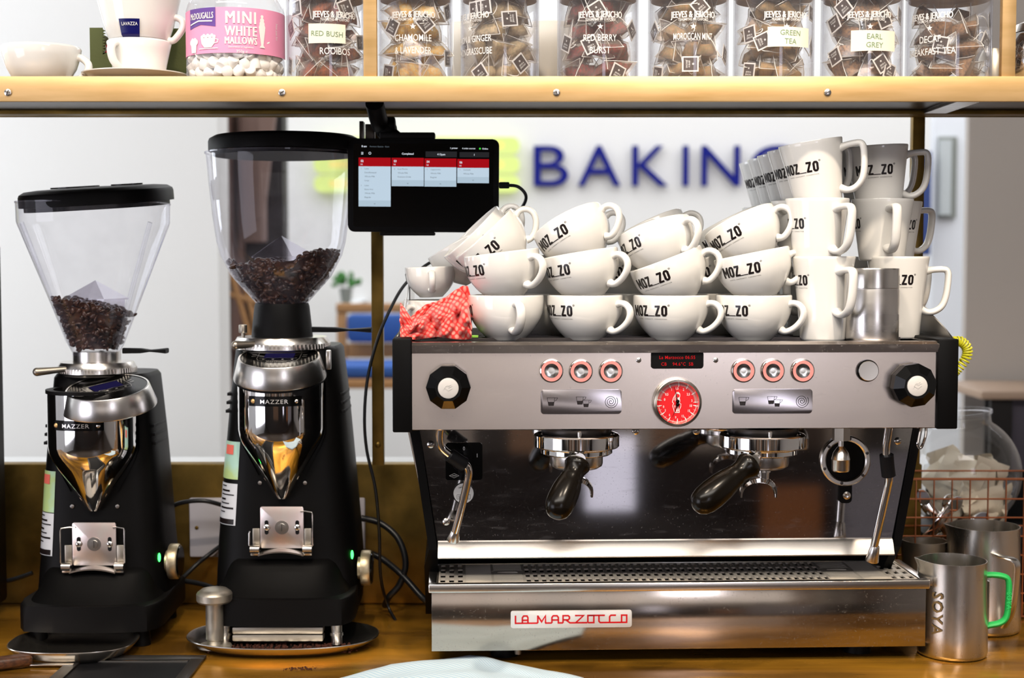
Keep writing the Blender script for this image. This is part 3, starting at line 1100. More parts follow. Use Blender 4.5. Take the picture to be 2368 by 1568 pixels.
# groups
def group_head(pxc, hdl, spout):
    d = .045
    c = PM(pxc, 1010, d)
    k = (1.8 + d) / FPX
    gc = Vector((c.x, d + .0, 0))
    T_ = lambda z: Matrix.Translation((c.x, gc.y, z))
    def zz(py): return PM(pxc, py, d).z
    b = MB()
    R1 = 99 * k
    b.lathe([(R1 * .86, zz(985)), (R1 * .80, zz(1003)), (0, zz(1003))], 56, Matrix.Translation((c.x, gc.y, 0)), cap0=False)
    grp = obj('group_head', b, dark_steel, mach)
    M0 = Matrix.Translation((c.x, gc.y, 0))
    b = MB().lathe([(R1 * .90, zz(1001)), (R1 * .97, zz(1002)), (R1, zz(1005)), (R1, zz(1030)), (R1 * .97, zz(1033)), (R1 * .86, zz(1035)), (R1 * .84, zz(1037)), (R1 * .84, zz(1046)), (R1 * .78, zz(1050)), (0, zz(1050))], 72, M0, cap0=False)
    obj('locking_collar', b, chrome, grp)
    b = MB().cyl((c.x, gc.y - R1 * .82, zz(990)), (c.x, gc.y - R1 * .82, zz(1002)), .003, seg=12)
    obj('stud', b, steel_soft, grp)
    # portafilter
    b = MB().lathe([(R1 * .62, zz(1048)), (R1 * .62, zz(1070)), (R1 * .60, zz(1076)), (R1 * .50, zz(1082)), (0, zz(1084))], 56, M0, cap0=False)
    pf = obj('portafilter', b, steel_soft, mach)
    # handle
    h0 = PM(hdl[0], hdl[1], d - .055)
    h1 = PM(hdl[2], hdl[3], d - .055 - hdl[4])
    ax = (h1 - h0)
    Ln = ax.length
    ax.normalize()
    root = Vector((c.x, gc.y, zz(1063)))
    st_ = h0 - ax * .004
    b = MB().cyl(root + (h0 - root) * .45, st_, .0085, .0075, seg=20)
    obj('neck', b, steel_soft, pf)
    q = Vector((0, 0, 1)).rotation_difference(ax).to_matrix().to_4x4()
    u = Ln / 100
    prof = [(0, 0), (17, 0), (19, 3), (19.5, 7), (18, 11), (15.5, 17), (15.5, 26), (17, 30), (16.6, 32), (19, 40), (21, 55), (21.5, 70), (20.5, 82), (17.5, 91), (12, 97), (6, 99.5), (0, 100)]
    kk = hdl[5]
    b = MB().lathe([(a_ * u * kk, z_ * u) for a_, z_ in prof], 36, Matrix.Translation(h0) @ q)
    obj('handle', b, bakelite, pf)
    # spout
    sx, arc0, arc1 = spout
    z0_, z1_ = zz(1080), zz(1108)
    xx = PM(sx, 1090, d).x
    b = MB().cyl((xx, gc.y, z0_ + .002), (xx, gc.y, zz(1112)), .0088, .0072, seg=24)
    b.cyl((xx, gc.y, zz(1086)), (xx, gc.y, zz(1091)), .0100, .0100, seg=24)
    obj('spout_stem', b, steel_soft, pf)
    pts = []
    xl, xr = PM(arc0, 1140, d).x, PM(arc1, 1140, d).x
    xm = (xl + xr) / 2; hw = (xr - xl) / 2
    zb_, ztp = zz(1150), zz(1113)
    rings = []
    NN = 24
    for i in range(NN + 1):
        t_ = pi * i / NN
        cx_, cz_ = xm - hw * cos(t_) * .93, zb_ + (ztp - zb_) * sin(t_) ** .8
        rad_ = Vector((-cos(t_), 0, sin(t_) * .9)).normalized()
        wd = .0035 + .006 * sin(t_)
        th = .0018 + .003 * sin(t_) if True else 0
        prof2 = [(-wd, 0), (-wd * .9, th), (0, th * 1.5), (wd * .9, th), (wd, 0), (wd * .8, -th * .2), (0, th * .3), (-wd * .8, -th * .2)]
        rings.append([Vector((cx_, gc.y + a_, cz_)) + rad_ * h_ for a_, h_ in prof2])
    obj('double_spout', MB().loft(rings), chrome, pf)
    return grp


group_head(1333, (1338, 1068, 1281, 1196, .045, 1.02), (1333, 1299, 1369))
group_head(1763, (1738, 1070, 1606, 1176, .035, .88), (1765, 1712, 1795))

# steam wands
def wand(pts, grip, tip, name='steam_wand', r_=.0052):
    """pts: (px,py,d)"""
    wp = [PM(*p) for p in pts]
    w_ = obj(name, MB().tube(smooth_path(wp, 8), r_, 16), chrome, mach)
    g_ = [PM(*p) for p in grip]
    obj('rubber_grip', MB().tube(smooth_path(g_, 4), r_ * 1.75, 16), rubber, w_)
    t0_, t1_ = PM(*tip[0]), PM(*tip[1])
    obj('steam_tip', MB().cyl(t0_, t1_, r_ * 1.15, r_ * 1.7, seg=24, bev=.001), steel_soft, w_)


wand([(1020, 985, .03), (1017, 1010, .035), (1021, 1034, .04), (1040, 1052, .045), (1062, 1066, .05), (1079, 1078, .052), (1084, 1095, .055), (1080, 1120, .06), (1066, 1180, .07), (1052, 1232, .08)],
     [(1040, 1052, .045), (1062, 1067, .049), (1074, 1074, .052)], [(1053, 1228, .08), (1047, 1250, .085)])
wand([(2057, 985, .03), (2052, 1015, .034), (2049, 1040, .038), (2052, 1080, .042), (2056, 1105, .045), (2052, 1130, .05), (2044, 1165, .056), (2034, 1210, .062), (2022, 1262, .07)],
     [(2050, 1052, .039), (2052, 1076, .042), (2055, 1100, .045)], [(2024, 1262, .07), (2016, 1298, .075)])
obj('steam_lever', MB().tube(smooth_path([PM(2142, 985, .03), PM(2140, 1010, .03), PM(2130, 1035, .03), PM(2123, 1028, .03), PM(2126, 1005, .03), PM(2131, 985, .03)], 6), .002, 8), chrome, mach)

# hot water spout over the round window
d = .045
cc = on_splash(1954, 1065, .001)
k_ = 1.93 / FPX
ring = obj('round_bracket', MB().lathe([(47 * k_, 0), (60 * k_, 0), (60 * k_, .003), (57 * k_, .0045), (50 * k_, .0045), (47 * k_, .003)], 64, cc, cap0=False, cap1=False), steel_soft, mach)
obj('bracket_disc', MB().lathe([(47.5 * k_, .001), (0, .001)], 48, cc, cap0=False), black_pl, ring)
for i in range(6):
    a = R(20 + 60 * i)
    obj('bracket_screw', MB().lathe([(.0022, .0045), (.002, .0056), (0, .006)], 12, cc @ Matrix.Translation((53.5 * k_ * cos(a), 53.5 * k_ * sin(a), 0)), cap0=False), dark_steel, ring)
tm = on_splash(1954, 1138, .001)
tb_ = obj('bracket_tab', MB().prism(rrect(.018, .030, .006), 0, .003, tm), black_pl, ring)
obj('tab_bolt', MB().lathe([(.0055, .003), (.0055, .006), (.003, .007), (0, .006)], 18, tm @ Matrix.Translation((0.001, -.004, 0)), cap0=False), steel_soft, tb_)
c = PM(1945, 1005, d)
b = MB()
z_ = lambda py: PM(1945, py, d).z
b.lathe([(.0118, z_(980)), (.0118, z_(1018)), (0, z_(1018))], 6, Matrix.Translation((c.x, d, 0)) @ Matrix.Rotation(R(30), 4, 'Z'), cap0=False)
hw_ = obj('water_spout', b, steel_dull, mach, sharp=20)
b = MB().lathe([(.0035, z_(1017)), (.0035, z_(1032)), (.006, z_(1037)), (.010, z_(1047)), (.0118, z_(1060)), (.0122, z_(1062)), (.0118, z_(1063)), (.0118, z_(1086)), (.0105, z_(1090)), (0, z_(1090))], 36, Matrix.Translation((c.x, d, 0)), cap0=False)
obj('spout_nozzle', b, steel_soft, hw_)

# drip tray
TF = .118   # front of the tray
tl_, tr2 = PM(998, 1400, TF), PM(2141, 1400, TF)
tx0, tx1 = tl_.x, tr2.x
lipz = (PM(1000, 1352, TF).z + PM(2148, 1337, TF).z) / 2
botz = (PM(1000, 1509, TF).z + PM(2140, 1492, TF).z) / 2
lipb = lipz - .0125
GZ = lipz + .001
TB = SB_ - .022
b = MB()
b.box((tx0, TF, botz), (tx1, TF + .0015, lipb + .001), .0004)
b.box((tx0, TF + .0018, botz), (tx0 + .0015, TB + .06, lipb))
b.box((tx1 - .0015, TF + .0018, botz), (tx1, TB + .06, lipb))
tray = obj('drip_tray', b, steel_tray, mach)
lipo = .0045
b = MB()
yl0, yl1 = TF - lipo, TB + .01
xl0, xl1 = tx0 - lipo, tx1 + lipo
b.box((xl0, yl0, lipb), (xl1, yl0 + .010, lipz), .0022, 3)
b.box((xl0, yl0 + .0102, lipb), (xl0 + .012, yl1, lipz), .002)
b.box((xl1 - .012, yl0 + .0102, lipb), (xl1, yl1, lipz), .002)
b.box((xl0, yl1 - .006, lipb), (xl1, yl1, lipz), .002)
obj('tray_rim', b, steel_soft, tray)
obj('tray_pan', MB().box((xl0 + .013, yl0 + .011, lipb - .01), (xl1 - .013, yl1 - .007, lipb - .007)), dark_steel, tray)
# grate: plate pierced in sections
gx0, gx1, gy0, gy1 = xl0 + .0135, xl1 - .0135, yl0 + .0115, yl1 - .0075
gz0, gz1 = lipz - .0035, lipz - .0012
b = MB()


def pierce(xa, xb, nx, ny, ya=gy0, yb=gy1, fx=.5, fy=.45, stag=0.0):
    """lattice of bars leaving nx*ny openings"""
    dx = (xb - xa) / nx; dy = (yb - ya) / ny
    for j in range(ny + 1):
        y_ = ya + dy * j
        h_ = dy * (1 - fy) / 2
        b.box((xa, max(ya, y_ - h_), gz0), (xb, min(yb, y_ + h_), gz1))
    for j in range(ny):
        for i in range(nx + 1):
            x_ = xa + dx * i + (stag * dx * (j % 2))
            h_ = dx * (1 - fx) / 2
            if x_ - h_ > xb - .0005: continue
            b.box((max(xa, x_ - h_), ya + dy * (j + .5 - fy / 2) - .0001, gz0), (min(xb, x_ + h_), ya + dy * (j + .5 + fy / 2) + .0001, gz1))


gw = gx1 - gx0
pierce(gx0, gx0 + .036, 3, 4, fx=.55, fy=.68)
pierce(gx0 + .036, gx0 + .074, 1, 26, fx=.93, fy=.4)
# drain ends with an oval opening
for (qa, qb) in ((gx0 + .074, gx0 + .118), (gx1 - .118, gx1 - .074)):
    ym = gy0 + (gy1 - gy0) * .52
    hw2 = .014
    pierce(qa, qb, 1, 10, gy0, ym - .010, .9, .4)
    pierce(qa, qb, 1, 6, ym + .012, gy1, .9, .4)
    xm = (qa + qb) / 2
    outer = [(qa, ym - .010), (qb, ym - .010), (qb, ym + .012), (qa, ym + .012)]
    NN = 32
    ro = []
    ri = []
    for i in range(NN):
        a = 2 * pi * i / NN
        ri.append((xm + hw2 * max(-1, min(1, 1.25 * cos(a))), ym + .001 + .0055 * sin(a)))
        k = min(abs((qb - qa) / 2 / (cos(a) or 1e-9)), abs(.011 / (sin(a) or 1e-9)))
        ro.append((xm + k * cos(a), ym + .001 + k * sin(a)))
    vo = [b.bm.verts.new((x, y, gz1)) for x, y in ro]; vi = [b.bm.verts.new((x, y, gz1)) for x, y in ri]
    vd = [b.bm.verts.new((x, y, gz0 - .004)) for x, y in ri]
    for i in range(NN):
        j = (i + 1) % NN
        b.bm.faces.new((vo[i], vo[j], vi[j], vi[i])); b.bm.faces.new((vi[i], vi[j], vd[j], vd[i]))
pierce(gx0 + .118, gx1 - .118, int(round((gx1 - gx0 - .236) / .0104)), 4, fx=.58, fy=.68)
pierce(gx1 - .074, gx1 - .036, 1, 26, fx=.93, fy=.4)
pierce(gx1 - .036, gx1, 3, 4, fx=.55, fy=.68)
obj('drip_grate', b, mat('grate_steel', (.76, .69, .59), .45, .2), tray)

# name badge
m = FM(1321, 1431, TF - .0002)
kb = (1.8 + TF) / FPX
b = MB().prism(rrect(283 * kb, 40 * kb, .0028), 0, .0022, m, bev=.0005)
bad = obj('name_badge', b, mat('badge_silver', (.78, .76, .74), .4, .25), mach)
g = bmesh.new()
W_ = 263 * kb; H_ = 19 * kb; sw_ = 3.7 * kb
# letters drawn on a 0..26.3 x 0..1.9 grid joined along the base line
u = kb * 10
def L2(pts, dx=0): stroke(g, [((x + dx - 13.15) * u, (y - .95) * u) for x, y in pts], sw_)
L2([(.1, 1.9), (.1, .1), (5.3, .1)])
L2([(1.7, .1), (1.7, 1.4), (2.0, 1.8), (2.8, 1.8), (3.0, 1.4), (3.0, .1)]); L2([(1.7, .8), (3.0, .8)])
L2([(5.3, 1.9), (5.3, .1)]); L2([(5.3, 1.8), (6.2, .4), (7.1, 1.8), (7.1, .1)]); L2([(7.0, .1), (8.6, .1)])
L2([(8.6, .1), (8.6, 1.4), (8.9, 1.8), (9.8, 1.8), (10.1, 1.4), (10.1, .1), (11.2, .1)]); L2([(8.6, .8), (10.1, .8)])
L2([(11.2, .1), (11.2, 1.8), (12.4, 1.8), (12.7, 1.5), (12.7, 1.1), (12.4, .8), (11.2, .8)]); L2([(11.9, .8), (12.8, .1), (16.9, .1)])
L2([(14.0, 1.8), (16.0, 1.8), (14.2, .15)])
L2([(17.0, .1), (18.4, .1), (18.4, 1.8), (17.0, 1.8), (17.0, .1)]); L2([(17.2, 1.8), (21.0, 1.8)])
L2([(19.6, 1.8), (19.6, .4), (19.9, .1), (25.0, .1)])
L2([(23.6, 1.8), (22.4, 1.8), (22.1, 1.5), (22.1, .1)])
L2([(24.9, .1), (26.1, .1), (26.1, 1.8), (24.9, 1.8), (24.9, .1)])
obj('badge_letters', flat(g, m, .0024), mat('badge_red', (.62, .008, .012), .3), bad)
for fx_, fy_ in ((tx0 + .10, TF + .05), (tx1 - .08, TF + .05), (tx0 + .06, .36), (tx1 - .06, .36)):
    obj('foot', MB().cyl((fx_, fy_, 0.0005), (fx_, fy_, .036), .019, .016, seg=28), black_pl, mach)
obj('base_frame', MB().box((tx0 + .01, TF + .02, .032), (tx1 - .01, SB_ + .008, lipb - .0105)), black_pl, mach)
obj('drain_stub', MB().cyl(PM(1198, 1512, TF + .03), PM(1198, 1502, TF + .03), .005, seg=14), steel_dull, mach)

# ---------------------------------------------------------------- cups
def wordmark(h):
    """heavy condensed lettering with a line under the gap, and the small line of words below; width about 4.2 h"""
    g = bmesh.new()
    w_ = .19
    x = 0.0
    st = .12
    # M
    for pts in ([(0.09, 0), (.09, 1)], [(.53, 0), (.53, 1)]): stroke(g, pts, w_ * 1.05, step=st)
    stroke(g, [(.10, .93), (.31, .40), (.52, .93)], w_ * .85)
    # O
    def O(x0):
        stroke(g, [(x0 + .085, .22), (x0 + .085, .78), (x0 + .16, .90), (x0 + .24, .915), (x0 + .32, .90), (x0 + .395, .78), (x0 + .395, .22), (x0 + .32, .10), (x0 + .24, .085), (x0 + .16, .10)], w_, True)
    def Z(x0):
        stroke(g, [(x0, .915), (x0 + .44, .915)], w_); stroke(g, [(x0 + .355, .86), (x0 + .10, .14)], w_ * .95); stroke(g, [(x0, .085), (x0 + .46, .085)], w_)
    O(.70); Z(1.25)
    stroke(g, [(1.68, .035), (2.36, .035)], .075, step=st)
    Z(2.40); O(2.96)
    stroke(g, [(3.56 + .075 * cos(i * pi / 5), 1.02 + .075 * sin(i * pi / 5)) for i in range(10)], .022, True)
    merge(g, shift(text2d('R', .085), 3.56, 1.02))
    merge(g, shift(text2d('COFFEE. COMMUNITY. CONNECTION.', .105, align='C', gap=1.35, xs=.92), 1.95, -.26))
    g.transform(Matrix.Diagonal((1.13, 1, 1, 1)))
    return shift(g, -1.98 * h, -.5 * h, h)


def make_cup(kind, name, s_=1.0):
    """handle toward +x, lettering to the left of the camera side"""
    root = thing(name, None, None)
    if kind == 'bowl':
        out = [(.0215, .0), (.0232, .0006), (.0240, .0020), (.0290, .0065), (.0345, .0120), (.0385, .0170), (.0425, .0230), (.0458, .0295), (.0480, .0360), (.0491, .0430), (.0496, .0500), (.0496, .0575), (.0493, .0592), (.0484, .0597)]
        inn = [(.0474, .0590), (.0468, .0570), (.0464, .0480), (.0448, .0370), (.0405, .0250), (.0335, .0140), (.0240, .0075), (0, .0060)]
        h = .0597
        lr, lz, lh = .046, .0400, .0138
        pts = [(.0455, .0475), (.0530, .0495), (.0600, .0480), (.0655, .0425), (.0668, .0350), (.0640, .0270), (.0575, .0195), (.0500, .0145), (.0430, .0125), (.0370, .0150)]
        ra, rb = .0042, .0062
    elif kind == 'mug':
        out = [(.0270, 0), (.0293, .0010), (.0300, .0030), (.0325, .0210), (.0352, .0400), (.0380, .0600), (.0408, .0780), (.0412, .0815), (.0408, .0828)]
        inn = [(.0398, .0824), (.0388, .0780), (.0350, .0500), (.0315, .0250), (.0285, .0090), (.020, .0060), (0, .0055)]
        h = .0828
        lr, lz, lh = .038, .0500, .0132
        pts = [(.0375, .0690), (.0460, .0710), (.0600, .0715), (.0655, .0690), (.0668, .0600), (.0640, .0380), (.0590, .0240), (.0500, .0160), (.0400, .0140), (.0305, .0175)]
        ra, rb = .0043, .0062
    else:
        out = [(.0265, 0), (.0285, .0010), (.0292, .0035), (.0315, .0300), (.0345, .0600), (.0380, .0880), (.0408, .1060), (.0411, .1085), (.0406, .1098)]
        inn = [(.0398, .1094), (.0388, .1050), (.0345, .0700), (.0310, .0380), (.0280, .0100), (.020, .0060), (0, .0055)]
        h = .1098
        lr, lz, lh = .037, .0790, .0132
        pts = [(.0370, .0905), (.0460, .0920), (.0600, .0925), (.0650, .0895), (.0660, .0800), (.0635, .0580), (.0585, .0440), (.0500, .0370), (.0400, .0350), (.0310, .0385)]
        ra, rb = .0043, .0062
    prof_o = [(a * s_, z * s_) for a, z in out]
    inn = [(a * s_, z * s_) for a, z in inn]
    b = MB().lathe([(0, prof_o[0][1])] + prof_o + inn, 56, cap0=False, cap1=False)
    body = obj('body', b, porcelain, root, sharp=60)
    hp = smooth_path([Vector((x * s_, 0, z * s_)) for x, z in pts], 5)
    n_ = len(hp)
    rad = [1.35 - .35 * min(1, min(i, n_ - 1 - i) / 5) for i in range(n_)]
    obj('handle', MB().tube(hp, rb * s_, 14, ry=ra * s_, up=(0, 1, 0), radii=rad), porcelain, root, sharp=60)

    def rf(z):
        for (a0, z0), (a1, z1) in zip(prof_o[:-1], prof_o[1:]):
            if z0 <= z <= z1 and z1 > z0: return a0 + (a1 - a0) * (z - z0) / (z1 - z0)
        return prof_o[-1][0]
    g = wordmark(lh * s_)
    g = wrap(g, rf, R(-21 if kind == 'bowl' else -16), lz * s_, eps=.00035, maxlen=.006 * s_)
    obj('lettering', g, print_black, root)
    root['h'] = h * s_
    return root


BLK = {k: None for k in ('bowl', 'mug', 'tall', 'demi', 'lbowl')}


def cup(kind, label, cat, group, base=None, phi=90, tilt=0, pitch=0, centre=None):
    """base: world point under the cup (upright pivot) or centre: world point of the cup's middle.
    phi: where the handle points, 0 toward the camera, 90 to the right"""
    nm = {'bowl': 'coffee_cup', 'mug': 'coffee_mug', 'tall': 'tall_mug', 'demi': 'small_cup', 'lbowl': 'coffee_cup'}[kind]
    if BLK[kind] is None:
        if kind == 'demi': BLK[kind] = make_cup('bowl', nm, .70)
        elif kind == 'lbowl': BLK[kind] = make_cup('bowl', nm, .84)
        else: BLK[kind] = make_cup(kind, nm)
        BLK[kind]['_h'] = BLK[kind]['h']
        del BLK[kind]['h']
        H_[kind] = BLK[kind]['_h']
        del BLK[kind]['_h']
        o = BLK[kind]
    else:
        o = copy_tree(BLK[kind])
    h = H_[kind]
    Rr = Matrix.Rotation(R(-tilt), 4, 'Y') @ Matrix.Rotation(R(pitch), 4, 'X') @ Matrix.Rotation(R(phi - 90), 4, 'Z')
    if centre is not None:
        m = Matrix.Translation(centre) @ Rr @ Matrix.Translation((0, 0, -h / 2))
    else:
        m = Matrix.Translation(base) @ Rr
    o.matrix_world = m
    o.rotation_euler = m.to_euler()
    o.location = m.to_translation()
    tag(o, label, cat, group)
    return o


H_ = {}
CG = 'white cappuccino cups piled on the coffee machine'
MG = 'white conical mugs stacked on the coffee machine'
T = TOPZ + .0015 + .0002


def bp(px, dep, z=None): 
    p = P(px, 788, dep)
    p.z = T if z is None else z
    return p


SP1, SP2 = .0555, .0560
# bottom row
cols = [(1170, 17), (1352, 58), (1551, 68), (1742, 62)]
names = ['first', 'second', 'third', 'fourth']
pos = ['beside the red cloth', 'second from the red cloth', 'third from the red cloth', 'beside the tall mugs']
for (px, ph), ps in zip(cols, pos):
    cup('bowl', 'white cup standing upright at the bottom of the front pile ' + ps, 'cup', CG, bp(px, 1.872), ph)
T2 = T + SP1
cup('bowl', 'white cup resting in the bottom cup beside the red cloth, handle front right', 'cup', CG, centre=P(1165, 636, 1.872), phi=50, tilt=7)
cup('bowl', 'white cup resting in the bottom cup of the second front pile', 'cup', CG, centre=P(1349, 637, 1.872), phi=58, tilt=9, pitch=-2)
cup('bowl', 'white cup wedged aslant in the middle of the third front pile', 'cup', CG, centre=P(1556, 646, 1.872), phi=72, tilt=21)
cup('bowl', 'white cup showing its whole lettering, middle of the pile beside the tall mugs', 'cup', CG, centre=P(1747, 637, 1.872), phi=80, tilt=11, pitch=-2)
# third level, tipped
cup('bowl', 'white cup tipped steeply above the red cloth pile, front one of two', 'cup', CG, centre=P(1152, 578, 1.895), phi=86, tilt=42, pitch=4)
cup('bowl', 'white cup tipped steeply above the red cloth pile, rear one of two', 'cup', CG, centre=P(1123, 572, 1.925), phi=88, tilt=44, pitch=6)
cup('bowl', 'white cup lying tilted on top of the second front pile', 'cup', CG, centre=P(1335, 557, 1.880), phi=72, tilt=27, pitch=-14)
cup('bowl', 'white cup lying tilted on top of the third front pile', 'cup', CG, centre=P(1527, 576, 1.880), phi=48, tilt=17, pitch=-12)
cup('bowl', 'white cup lying tilted on top of the fourth front pile, beside the conical mugs', 'cup', CG, centre=P(1730, 557, 1.885), phi=68, tilt=25, pitch=-12)
# rear rows: what shows between and above
for (px, dep, py, ph, ti, pi_, lb) in ((1340, 1.985, 560, 80, 22, -10, 'white cup at the back, its handle tip showing above the second front pile'),
                                       (1520, 1.985, 562, 86, 24, -8, 'shaded white cup at the back above the third front pile, handle to the right'),
                                       (1700, 1.985, 558, 80, 26, -8, 'shaded white cup at the back between the third and fourth piles'),
                                       (1085, 2.0, 600, 120, 30, 0, 'grey shaded cup at the back left, under the black cable')):
    cup('bowl', lb, 'cup', CG, centre=P(px, py, dep), phi=ph, tilt=ti, pitch=pi_)
for px in (1268, 1455, 1645):
    cup('bowl', 'shaded cup standing in the second row, half hidden between front piles near ' + {1268: 'the red cloth', 1455: 'the middle', 1645: 'the tall mugs'}[px], 'cup', CG, bp(px, 1.978), 60)
for px, py in ((1262, 640), (1452, 640), (1648, 640)):
    cup('bowl', 'shaded cup raised in the second row, glimpsed between front piles near ' + {1262: 'the red cloth', 1452: 'the middle', 1648: 'the tall mugs'}[px], 'cup', CG, centre=P(px, py, 1.978), phi=70, tilt=14)
# small cups on the left
cup('lbowl', 'grey shaded cup standing behind the red cloth, lower one of two', 'cup', CG, bp(1003, 1.975), -42)
o_ = cup('demi', 'small grey shaded cup on top of the cup behind the red cloth', 'cup', CG, centre=P(996, 652, 1.972), phi=6, tilt=2)

# conical mugs
t1 = bp(1902, 1.868)
cup('tall', 'tall white mug at the front, between the cappuccino cups and the steel shaker', 'mug', MG, t1, 22)
t2 = bp(2074, 1.925)
cup('tall', 'tall white mug behind the steel shaker with its handle to the right', 'mug', MG, t2, 84)
cup('tall', 'tall white mug in the second row, a sliver showing left of the shaker', 'mug', MG, bp(2035, 2.015), 60)
zt_ = T + .1098 - .008
m3 = P(1889, 560, 1.868); m3.z = zt_
cup('mug', 'white mug resting on the front tall mug, middle of the front stack', 'mug', MG, m3, 28)
m4 = P(2039, 560, 1.935); m4.z = zt_ + .002
cup('mug', 'shaded white mug with its handle toward the viewer, middle of the right stack', 'mug', MG, m4, 2)
m4b = P(2062, 560, 2.02); m4b.z = zt_ + .002
cup('mug', 'shaded white mug behind the right stack, a sliver at its right edge', 'mug', MG, m4b, 110)
z5 = zt_ + .0828 - .011
m5 = P(1880, 400, 1.868)
cup('mug', 'white mug tilted on top of the front stack, handle to the right', 'mug', MG, centre=P(1884, 402, 1.868), phi=64, tilt=9)
cup('mug', 'white mug on top of the right stack beneath the shelf, handle to the far right', 'mug', MG, centre=P(2030, 410, 1.935), phi=84, tilt=3)
m6b = P(2010, 410, 2.03)
cup('mug', 'shaded white mug at the back between the two top mugs', 'mug', MG, centre=P(2003, 412, 2.03), phi=80, tilt=2)
# receding row of top mugs
x5 = P(1884, 402, 1.868)
for k, nm_ in enumerate(('nearest', 'second', 'third', 'farthest')):
    c = Vector((x5.x, x5.y + .081 * (k + 1), x5.z))
    cup('mug', 'shaded mug in the row running back behind the tilted top mug, ' + nm_ + ' of the four', 'mug', MG, centre=c, phi=64, tilt=9)
    c2 = Vector((m3.x - .004, c.y, m3.z))
    cup('mug', 'shaded mug below the receding row of top mugs, ' + nm_ + ' of the four', 'mug', MG, c2, -50)
    c3 = Vector((t1.x, c.y, T))
    cup('tall', 'tall mug standing in the shade behind the front tall mug', 'mug', 'tall mugs hidden behind the front one', c3, -40)

# shaker tin
c = P(2015, 788, 1.857)
tin = thing('shaker_tin', 'brushed steel cocoa shaker with screw lid standing before the tall mugs', 'shaker', (c.x, c.y, T))
k = 1.857 / FPX
r_ = 61.5 * k
hh = 168 * k
b = MB().lathe([(0, 0), (r_ * .93, 0), (r_ * .985, .002), (r_, .005), (r_, hh * .70), (r_ * .985, hh * .715), (r_ * .985, hh * .73)], 64, cap0=False, cap1=False)
obj('body', b, steel, tin)
b = MB().lathe([(r_ * .97, hh * .728), (r_ * 1.0, hh * .735), (r_ * 1.0, hh * .98), (r_ * .985, hh), (r_ * .90, hh * 1.0), (r_ * .88, hh * .985), (0, hh * .985)], 64, cap0=False)
obj('lid', b, steel_soft, tin)

# ---------------------------------------------------------------- grinders
sticker_g = mat('sticker_teal', (.42, .66, .56), .4, var=((.45, .60, .25), 18, .45, .6))
sticker_w = mat('sticker_silver', (.62, .64, .68), .35)
pink = mat('sticker_red', (.80, .16, .12), .5)
lcd = emis('lcd_glow', (.10, .08, .40), .12)
bean_m = mat('coffee_bean', (.075, .026, .012), .35, var=((.035, .012, .006), 40, .4, .6), coat=.2)


def superpt(ax, by, n, a):
    ca, sa = cos(a), sin(a)
    return ax * math.copysign(abs(ca) ** (2 / n), ca), by * math.copysign(abs(sa) ** (2 / n), sa)


